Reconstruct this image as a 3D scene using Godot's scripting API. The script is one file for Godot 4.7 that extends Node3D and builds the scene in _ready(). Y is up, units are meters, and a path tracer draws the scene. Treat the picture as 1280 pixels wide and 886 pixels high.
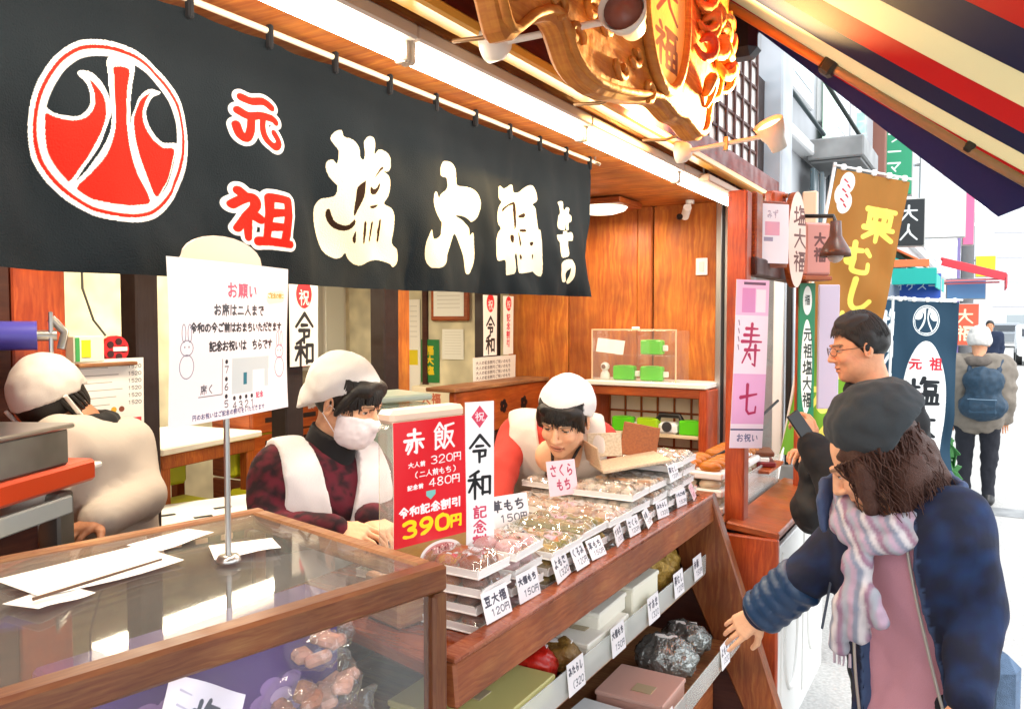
extends Node3D
# A traditional sweet shop on a shopping street: +x is the street side, -x is into the shop, -z runs down the street.

var rng := RandomNumberGenerator.new()
var M := {}
var names := {}

# ---------------------------------------------------------------- naming
func numbered(n: String) -> String:
	var k: int = names.get(n, 0)
	names[n] = k + 1
	return n if k == 0 else "%s_%03d" % [n, k]

func meta(o: Node3D, label: String, cat: String, group := "", kind := ""):
	if label: o.set_meta("label", label)
	if cat: o.set_meta("category", cat)
	if group: o.set_meta("group", group)
	if kind: o.set_meta("kind", kind)
	return o

func thing(n: String, label: String, cat: String, at := Vector3.ZERO, yaw := 0.0, group := "") -> Node3D:
	var o := Node3D.new()
	o.name = numbered(n)
	add_child(o)
	o.position = at
	o.rotation_degrees.y = yaw
	meta(o, label, cat, group)
	return o

func part(par: Node3D, n: String, mesh: Mesh, mat: Material = null, at := Vector3.ZERO, rot := Vector3.ZERO) -> MeshInstance3D:
	var o := MeshInstance3D.new()
	o.mesh = mesh
	if mat: o.material_override = mat
	o.name = n
	par.add_child(o, true)
	o.position = at
	o.rotation_degrees = rot
	if par.get_child_count() > 1:
		var k := 0
		for c in par.get_children():
			if c == o: continue
			var cn := String(c.name)
			if cn == n or cn.begins_with(n + "_") and cn.substr(n.length() + 1).is_valid_int(): k += 1
		if k > 0: o.name = "%s_%03d" % [n, k]
	return o

func single(n: String, mesh: Mesh, mat: Material, label: String, cat: String, at := Vector3.ZERO, rot := Vector3.ZERO, group := "", kind := "") -> MeshInstance3D:
	var o := MeshInstance3D.new()
	o.mesh = mesh
	if mat: o.material_override = mat
	o.name = numbered(n)
	add_child(o)
	o.position = at
	o.rotation_degrees = rot
	meta(o, label, cat, group, kind)
	return o

func copy(o: Node3D, at: Vector3, yaw: float, label: String) -> Node3D:
	var c: Node3D = o.duplicate()
	var base := String(o.name)
	if base.length() > 4 and base.substr(base.length() - 3).is_valid_int(): base = base.substr(0, base.length() - 4)
	c.name = numbered(base)
	add_child(c)
	c.position = at
	c.rotation_degrees.y = yaw
	if label: c.set_meta("label", label)
	return c

# ---------------------------------------------------------------- meshes
var box_cache := {}
func cbox(s: Vector3, b := 0.004) -> ArrayMesh:
	var key := [s, b]
	if box_cache.has(key): return box_cache[key]
	var st := SurfaceTool.new()
	st.begin(Mesh.PRIMITIVE_TRIANGLES)
	add_box(st, Transform3D(), s, b)
	var m := finish(st)
	box_cache[key] = m
	return m

func finish(st: SurfaceTool) -> ArrayMesh:
	st.generate_normals()
	return st.commit()

func tri(st: SurfaceTool, a: Vector3, b: Vector3, c: Vector3, centre: Vector3):
	# clockwise seen from outside (away from centre)
	st.set_smooth_group(-1)
	if (b - a).cross(c - a).dot((a + b + c) / 3.0 - centre) > 0.0:
		st.add_vertex(a); st.add_vertex(c); st.add_vertex(b)
	else:
		st.add_vertex(a); st.add_vertex(b); st.add_vertex(c)

func add_box(st: SurfaceTool, xf: Transform3D, s: Vector3, b := 0.0):
	var h := s * 0.5
	b = minf(b, minf(h.x, minf(h.y, h.z)) * 0.6)
	var c := xf.origin
	var ax := [0, 1, 2]
	for a in ax:
		var u: int = (a + 1) % 3
		var v: int = (a + 2) % 3
		for sg in [-1.0, 1.0]:
			var q := []
			for k in [[-1, -1], [1, -1], [1, 1], [-1, 1]]:
				var p := Vector3()
				p[a] = sg * h[a]; p[u] = k[0] * (h[u] - b); p[v] = k[1] * (h[v] - b)
				q.append(xf * p)
			tri(st, q[0], q[1], q[2], c); tri(st, q[0], q[2], q[3], c)
		if b > 0.0:
			for su in [-1.0, 1.0]:
				for sv in [-1.0, 1.0]:
					var q := []
					for k in [[-1, 0], [1, 0], [1, 1], [-1, 1]]:
						var p := Vector3()
						p[a] = k[0] * (h[a] - b)
						p[u] = su * (h[u] - (b if k[1] == 1 else 0.0)); p[v] = sv * (h[v] - (0.0 if k[1] == 1 else b))
						q.append(xf * p)
					tri(st, q[0], q[1], q[2], c); tri(st, q[0], q[2], q[3], c)
	if b > 0.0:
		for sx in [-1.0, 1.0]:
			for sy in [-1.0, 1.0]:
				for sz in [-1.0, 1.0]:
					var o := Vector3(sx * h.x, sy * h.y, sz * h.z)
					tri(st, xf * (o - Vector3(0, sy, sz) * b), xf * (o - Vector3(sx, 0, sz) * b), xf * (o - Vector3(sx, sy, 0) * b), c)

func new_st() -> SurfaceTool:
	var st := SurfaceTool.new()
	st.begin(Mesh.PRIMITIVE_TRIANGLES)
	return st

# a tube through points with a radius at each
func add_tube(st: SurfaceTool, pts: Array, rad: Array, n := 10, caps := true):
	var up := Vector3.UP
	var rings := []
	for i in pts.size():
		var t: Vector3 = (pts[mini(i + 1, pts.size() - 1)] - pts[maxi(i - 1, 0)]).normalized()
		if absf(t.dot(up)) > 0.95: up = Vector3.RIGHT if absf(t.x) < 0.9 else Vector3.FORWARD
		var x := up.cross(t).normalized()
		var y := t.cross(x).normalized()
		up = y
		var r := []
		for k in n:
			var a := TAU * k / n
			r.append(pts[i] + (x * cos(a) + y * sin(a)) * float(rad[mini(i, rad.size() - 1)]))
		rings.append(r)
	st.set_smooth_group(0)
	for i in rings.size() - 1:
		for k in n:
			var l := (k + 1) % n
			for v in [rings[i][k], rings[i][l], rings[i + 1][l], rings[i][k], rings[i + 1][l], rings[i + 1][k]]: st.add_vertex(v)
	if caps:
		for e in [0, rings.size() - 1]:
			for k in n:
				tri(st, pts[e], rings[e][k], rings[e][(k + 1) % n], pts[1] if e == 0 else pts[rings.size() - 2])

func tube(pts: Array, rad: Array, n := 10) -> ArrayMesh:
	var st := new_st()
	add_tube(st, pts, rad, n)
	return finish(st)

# turned round the y axis: profile of [radius, y]
func lathe(prof: Array, n := 20) -> ArrayMesh:
	var st := new_st()
	st.set_smooth_group(0)
	for i in prof.size() - 1:
		for k in n:
			var a := TAU * k / n
			var b := TAU * (k + 1) / n
			var p := func(q, t): return Vector3(cos(t) * q[0], q[1], sin(t) * q[0])
			var v := [p.call(prof[i], a), p.call(prof[i], b), p.call(prof[i + 1], b), p.call(prof[i + 1], a)]
			if prof[i][0] > 0.0: for q in [v[0], v[1], v[2]]: st.add_vertex(q)
			if prof[i + 1][0] > 0.0: for q in [v[0], v[2], v[3]]: st.add_vertex(q)
	return finish(st)

# thin plate with a print on its front (+z); surface 0 front, 1 the rest
func card(w: float, h: float, t: float, front: Material, rest: Material) -> ArrayMesh:
	return sheet(w, h, 1, 1, t, func(_u, _v): return Vector3.ZERO, front, rest)

# a sheet w by h round its centre, bent by fn(u, v) -> offset, of thickness t
func sheet(w: float, h: float, nx: int, ny: int, t: float, fn: Callable, front: Material, rest: Material) -> ArrayMesh:
	var P := func(u: float, v: float) -> Vector3: return Vector3((u - 0.5) * w, (0.5 - v) * h, 0) + fn.call(u, v)
	var pos := PackedVector3Array(); var nor := PackedVector3Array(); var uv := PackedVector2Array(); var ix := PackedInt32Array()
	for j in ny + 1:
		for i in nx + 1:
			var u := float(i) / nx; var v := float(j) / ny
			var p: Vector3 = P.call(u, v)
			var du: Vector3 = P.call(minf(u + 0.01, 1.0), v) - P.call(maxf(u - 0.01, 0.0), v)
			var dv: Vector3 = P.call(u, minf(v + 0.01, 1.0)) - P.call(u, maxf(v - 0.01, 0.0))
			pos.append(p); nor.append(dv.cross(du).normalized()); uv.append(Vector2(u, v))
	var W := nx + 1
	for j in ny:
		for i in nx:
			var a := j * W + i
			ix.append_array(PackedInt32Array([a, a + 1, a + W + 1, a, a + W + 1, a + W]))
	var m := ArrayMesh.new()
	var arr := []
	arr.resize(Mesh.ARRAY_MAX)
	arr[Mesh.ARRAY_VERTEX] = pos; arr[Mesh.ARRAY_NORMAL] = nor; arr[Mesh.ARRAY_TEX_UV] = uv; arr[Mesh.ARRAY_INDEX] = ix
	m.add_surface_from_arrays(Mesh.PRIMITIVE_TRIANGLES, arr)
	m.surface_set_material(0, front)
	# back and rim
	var p2 := PackedVector3Array(); var n2 := PackedVector3Array(); var i2 := PackedInt32Array(); var uv2 := PackedVector2Array()
	for k in pos.size():
		p2.append(pos[k] - nor[k] * t); n2.append(-nor[k]); uv2.append(uv[k])
	for k in range(0, ix.size(), 3): i2.append_array(PackedInt32Array([ix[k], ix[k + 2], ix[k + 1]]))
	var rim := []
	for i in W: rim.append(i)
	for j in range(1, ny + 1): rim.append(j * W + nx)
	for i in range(nx - 1, -1, -1): rim.append(ny * W + i)
	for j in range(ny - 1, 0, -1): rim.append(j * W)
	for k in rim.size():
		var a: int = rim[k]; var b: int = rim[(k + 1) % rim.size()]
		var q := p2.size()
		var out := (pos[b] - pos[a]).cross(nor[a]).normalized() * -1.0
		for v in [pos[a], pos[b], pos[b] - nor[b] * t, pos[a] - nor[a] * t]: p2.append(v); n2.append(out); uv2.append(Vector2.ZERO)
		i2.append_array(PackedInt32Array([q, q + 2, q + 1, q, q + 3, q + 2]))
	var ar2 := []
	ar2.resize(Mesh.ARRAY_MAX)
	ar2[Mesh.ARRAY_VERTEX] = p2; ar2[Mesh.ARRAY_NORMAL] = n2; ar2[Mesh.ARRAY_TEX_UV] = uv2; ar2[Mesh.ARRAY_INDEX] = i2
	m.add_surface_from_arrays(Mesh.PRIMITIVE_TRIANGLES, ar2)
	m.surface_set_material(1, rest)
	return m

# outline (Vector2, in the xy plane) given thickness along z, edges chamfered
func slab(outline: PackedVector2Array, t: float, b := 0.004) -> ArrayMesh:
	var st := new_st()
	var ins := PackedVector2Array()
	var n := outline.size()
	var area := 0.0
	for i in n: area += outline[i].cross(outline[(i + 1) % n])
	for i in n:
		var d1 := (outline[i] - outline[(i + n - 1) % n]).normalized()
		var d2 := (outline[(i + 1) % n] - outline[i]).normalized()
		var nn := (d1.orthogonal() + d2.orthogonal()).normalized()
		ins.append(outline[i] + nn * b * (1.0 if area < 0.0 else -1.0) * -1.0 * -1.0)
	# make sure that the inset is inside
	if absf(poly_area(ins)) > absf(area * 0.5):
		for i in n: ins[i] = outline[i] * 2.0 - ins[i]
	var ids := Geometry2D.triangulate_polygon(ins)
	for k in range(0, ids.size(), 3):
		for z in [t / 2, -t / 2]:
			var c := Vector3(0, 0, -z * 100)
			var v := []
			for e in 3: v.append(Vector3(ins[ids[k + e]].x, ins[ids[k + e]].y, z))
			tri(st, v[0], v[1], v[2], Vector3(v[0].x, v[0].y, 0))
	var ctr := Vector2.ZERO
	for p in outline: ctr += p / n
	for i in n:
		var j := (i + 1) % n
		var o := (outline[j] - outline[i]).orthogonal().normalized() * (1.0 if area < 0.0 else -1.0)
		for lay in [[ins, t / 2, outline, t / 2 - b], [outline, t / 2 - b, outline, b - t / 2], [outline, b - t / 2, ins, -t / 2]]:
			var q := [Vector3(lay[0][i].x, lay[0][i].y, lay[1]), Vector3(lay[0][j].x, lay[0][j].y, lay[1]), Vector3(lay[2][j].x, lay[2][j].y, lay[3]), Vector3(lay[2][i].x, lay[2][i].y, lay[3])]
			var mid: Vector3 = (q[0] + q[2]) / 2
			var inn: Vector3 = mid * Vector3(1, 1, 0) + Vector3(o.x, o.y, 0) * -0.5
			tri(st, q[0], q[1], q[2], inn); tri(st, q[0], q[2], q[3], inn)
	return finish(st)

func poly_area(p: PackedVector2Array) -> float:
	var a := 0.0
	for i in p.size(): a += p[i].cross(p[(i + 1) % p.size()])
	return a / 2

func ball(r: float, sy := 1.0) -> SphereMesh:
	var m := SphereMesh.new()
	m.radius = r; m.height = 2.0 * r * sy; m.radial_segments = 16; m.rings = 9
	return m

func cyl(r: float, h: float, r2 := -1.0, n := 16) -> CylinderMesh:
	var m := CylinderMesh.new()
	m.top_radius = r if r2 < 0.0 else r2; m.bottom_radius = r; m.height = h; m.radial_segments = n; m.rings = 1
	return m

# ---------------------------------------------------------------- materials
func col(hex: String) -> Color: return Color.html(hex)

func plain(c: Color, rough := 0.6, metal := 0.0) -> StandardMaterial3D:
	var m := StandardMaterial3D.new()
	m.albedo_color = c; m.roughness = rough; m.metallic = metal
	return m

func image_tex(im: Image) -> ImageTexture: return ImageTexture.create_from_image(im)

func print_mat(im: Image, rough := 0.55) -> StandardMaterial3D:
	var m := plain(Color.WHITE, rough)
	m.albedo_texture = image_tex(im)
	return m

var grain := {}
func grain_tex(kind: String) -> ImageTexture:
	if grain.has(kind): return grain[kind]
	var n := FastNoiseLite.new(); n.seed = 7; n.frequency = 1.0; n.fractal_octaves = 3
	var n2 := FastNoiseLite.new(); n2.seed = 21; n2.frequency = 1.0
	var S := 384
	var im := Image.create(S, S, false, Image.FORMAT_RGB8)
	for y in S:
		for x in S:
			var a := x if kind == "wood_up" else y
			var l := y if kind == "wood_up" else x
			var g := 0.0
			if kind.begins_with("wood"):
				var bend := n2.get_noise_2d(l * 0.008, a * 0.012) * 9.0
				# fades into its own start so that the tile repeats without a seam
				var f := clampf((a - S * 0.8) / (S * 0.2), 0, 1); var f2 := clampf((l - S * 0.8) / (S * 0.2), 0, 1)
				var v := func(aa: float, ll: float) -> float: return n.get_noise_2d((aa + bend) * 0.10, ll * 0.006) * 0.55 + n.get_noise_2d(aa * 0.45, ll * 0.02 + 50.0) * 0.3
				g = lerpf(lerpf(v.call(a, l), v.call(a - S, l), f), lerpf(v.call(a, l - S), v.call(a - S, l - S), f), f2)
				g = 0.86 + g * 0.26
			im.set_pixel(x, y, Color(g, g * g * 1.02, g * g))
	grain[kind] = image_tex(im)
	return grain[kind]

func noise_tex(freq: float, lo: float, hi: float, sd := 1, size := 256, normal := false, oct := 3) -> Texture2D:
	var t := NoiseTexture2D.new()
	var n := FastNoiseLite.new(); n.seed = sd; n.frequency = freq; n.fractal_octaves = oct
	t.noise = n; t.width = size; t.height = size; t.seamless = true
	if normal:
		t.as_normal_map = true; t.bump_strength = 6.0
	else:
		var g := Gradient.new()
		g.set_color(0, Color(lo, lo, lo)); g.set_color(1, Color(hi, hi, hi))
		t.color_ramp = g
	return t

var T := {}
func tri_mat(c: Color, rough: float, tex: Texture2D, scale: float, nrm: Texture2D = null, ns := 0.5) -> StandardMaterial3D:
	var m := plain(c, rough)
	m.uv1_triplanar = true
	m.uv1_scale = Vector3.ONE * scale
	m.albedo_texture = tex
	if nrm:
		m.normal_enabled = true; m.normal_texture = nrm; m.normal_scale = ns
	if tex in grain.values():
		# worn, uneven varnish and handling marks over the grain
		m.detail_enabled = true; m.detail_blend_mode = BaseMaterial3D.BLEND_MODE_MUL; m.detail_albedo = T.worn
		m.detail_uv_layer = BaseMaterial3D.DETAIL_UV_2
		m.uv2_triplanar = true; m.uv2_scale = Vector3(1.1, 1.1, 1.1)
		m.roughness_texture = T.rough; m.roughness_texture_channel = BaseMaterial3D.TEXTURE_CHANNEL_RED
		m.roughness = minf(1.0, rough * 2.4)
	return m

func make_materials():
	T.mottle = noise_tex(0.02, 0.72, 1.0, 3)
	T.fine = noise_tex(0.12, 0.8, 1.0, 4)
	T.bump = noise_tex(0.05, 0, 1, 5, 256, true)
	T.weave = noise_tex(0.3, 0, 1, 6, 256, true, 2)
	T.rough = noise_tex(0.015, 0.42, 0.85, 9)
	T.worn = noise_tex(0.012, 0.74, 1.0, 17, 256, false, 5)
	M.wood = tri_mat(col("cc7424"), 0.38, grain_tex("wood_up"), 1.6)
	M.wood_h = tri_mat(col("bc6622"), 0.35, grain_tex("wood_along"), 1.6)
	M.wood_wall = tri_mat(col("f09a34"), 0.42, grain_tex("wood_up"), 0.9)
	M.wood_ceiling = tri_mat(col("ee9c3c"), 0.5, grain_tex("wood_along"), 0.9)
	M.wood_red = tri_mat(col("d8662a"), 0.34, grain_tex("wood_up"), 1.5)
	M.wood_red_h = tri_mat(col("d0702e"), 0.28, grain_tex("wood_along"), 1.5)
	M.wood_rail = tri_mat(col("b87440"), 0.30, grain_tex("wood_along"), 1.8)
	M.wood_pale = tri_mat(col("b88c58"), 0.4, grain_tex("wood_along"), 2.0)
	M.wood_case = tri_mat(col("9c6c40"), 0.28, grain_tex("wood_along"), 2.2)
	M.wood_dark = tri_mat(col("33201a"), 0.45, grain_tex("wood_up"), 1.5)
	M.wood_dark_h = tri_mat(col("5a2a16"), 0.5, grain_tex("wood_along"), 1.2)
	M.wood_gold = tri_mat(col("f4b044"), 0.6, grain_tex("wood_along"), 1.4, T.bump, 0.12)
	M.cream = tri_mat(col("f6ecca"), 0.8, T.mottle, 0.7)
	M.plaster = tri_mat(col("e6dcc4"), 0.9, T.mottle, 0.5)
	M.white = plain(col("eeeeea"), 0.45)
	M.paper = plain(col("f2f0ea"), 0.7)
	M.white_cloth = tri_mat(col("f4f0ee"), 0.85, T.fine, 4.0, T.weave, 0.4)
	M.steel = plain(col("b8b8b4"), 0.28, 0.9)
	M.dull_steel = tri_mat(col("a4a49c"), 0.4, T.mottle, 1.0)
	M.dull_steel.metallic = 0.7
	M.black = plain(col("141416"), 0.4)
	M.grey = tri_mat(col("9a9c9c"), 0.6, T.mottle, 0.8)
	M.green = plain(col("5ccc14"), 0.45)
	M.red = plain(col("c81a1e"), 0.4)
	M.glass = glass(0.06)
	M.glass_soft = glass(0.03)
	M.glass_soft.metallic_specular = 0.22
	M.glass_top = glass(0.05)
	M.glass_top.metallic_specular = 0.38
	M.film = glass(0.05, 0.06)
	M.acrylic = glass(0.05)
	M.asphalt = tri_mat(col("8e8e8c"), 0.9, T.mottle, 0.6, T.bump, 0.3)
	M.pave = tri_mat(col("c4c2be"), 0.85, T.fine, 1.5, T.bump, 0.15)

func glass(a: float, rough := 0.03) -> StandardMaterial3D:
	var m := plain(Color(0.92, 0.96, 0.95, a), rough)
	m.transparency = BaseMaterial3D.TRANSPARENCY_ALPHA
	return m

func glow(c: Color, e: float) -> StandardMaterial3D:
	var m := plain(c, 0.5)
	m.emission_enabled = true; m.emission = c; m.emission_energy_multiplier = e
	return m

# ---------------------------------------------------------------- print: strokes, glyphs, polygons on an Image
func nums(s: String) -> PackedFloat32Array:
	var o := PackedFloat32Array()
	for t in s.split(" ", false): o.append(t.to_float())
	return o

func pts2(s: String) -> PackedVector2Array:
	var f := nums(s)
	var o := PackedVector2Array()
	for i in range(0, f.size() - 1, 2): o.append(Vector2(f[i], f[i + 1]))
	return o

func canvas(w: int, h: int, c: Color) -> Image:
	var im := Image.create(w, h, false, Image.FORMAT_RGB8)
	im.fill(c)
	return im

func stroke(im: Image, p: PackedVector2Array, r0: float, r1: float, c: Color, ax := 1.0):
	var W := im.get_width(); var H := im.get_height()
	var total := 0.0
	for i in p.size() - 1: total += p[i].distance_to(p[i + 1])
	var run := 0.0
	for i in p.size() - 1:
		var a := p[i]; var b := p[i + 1]
		var len := a.distance_to(b)
		var ra := lerpf(r0, r1, run / maxf(total, 0.001)); run += len
		var rb := lerpf(r0, r1, run / maxf(total, 0.001))
		var R := maxf(ra, rb) + 1.0
		var ay := a.y; var dx := (b.x - a.x) / ax; var dy := b.y - a.y
		var l2 := maxf(dx * dx + dy * dy, 0.0001)
		for y in range(maxi(0, int(minf(a.y, b.y) - R)), mini(H, int(maxf(a.y, b.y) + R + 1))):
			for x in range(maxi(0, int(minf(a.x, b.x) - R * ax)), mini(W, int(maxf(a.x, b.x) + R * ax + 1))):
				var qx := (x + 0.5 - a.x) / ax; var qy := y + 0.5 - ay
				var t := clampf((qx * dx + qy * dy) / l2, 0.0, 1.0)
				var d := Vector2(qx - dx * t, qy - dy * t).length()
				var k := lerpf(ra, rb, t) - d + 0.5
				if k >= 1.0: im.set_pixel(x, y, c)
				elif k > 0.0: im.set_pixel(x, y, im.get_pixel(x, y).lerp(c, k))

func smooth_loop(p: PackedVector2Array, n := 3) -> PackedVector2Array:
	var o := PackedVector2Array()
	var k := p.size()
	for i in k:
		for e in n: o.append(p[i].cubic_interpolate(p[(i + 1) % k], p[(i + k - 1) % k], p[(i + 2) % k], float(e) / n))
	return o

func smooth_line(p: PackedVector2Array, n := 4) -> PackedVector2Array:
	var o := PackedVector2Array()
	for i in p.size() - 1:
		for e in n: o.append(p[i].cubic_interpolate(p[i + 1], p[maxi(i - 1, 0)], p[mini(i + 2, p.size() - 1)], float(e) / n))
	o.append(p[p.size() - 1])
	return o

func poly(im: Image, p: PackedVector2Array, c: Color):
	var lo := p[0]; var hi := p[0]
	for q in p: lo = lo.min(q); hi = hi.max(q)
	for y in range(maxi(0, int(lo.y)), mini(im.get_height(), int(hi.y) + 1)):
		var xs := PackedFloat32Array()
		var yy := y + 0.5
		for i in p.size():
			var a := p[i]; var b := p[(i + 1) % p.size()]
			if (a.y <= yy) != (b.y <= yy): xs.append(a.x + (yy - a.y) / (b.y - a.y) * (b.x - a.x))
		xs.sort()
		for i in range(0, xs.size() - 1, 2):
			var x0 := maxi(0, roundi(xs[i])); var x1 := mini(im.get_width(), roundi(xs[i + 1]))
			if x1 > x0: im.fill_rect(Rect2i(x0, y, x1 - x0, 1), c)

func disc(im: Image, x: float, y: float, rx: float, ry: float, c: Color):
	var p := PackedVector2Array()
	var n := 120 if rx > 60.0 else 40
	for i in n: p.append(Vector2(x + cos(TAU * i / n) * rx, y + sin(TAU * i / n) * ry))
	poly(im, p, c)

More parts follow.
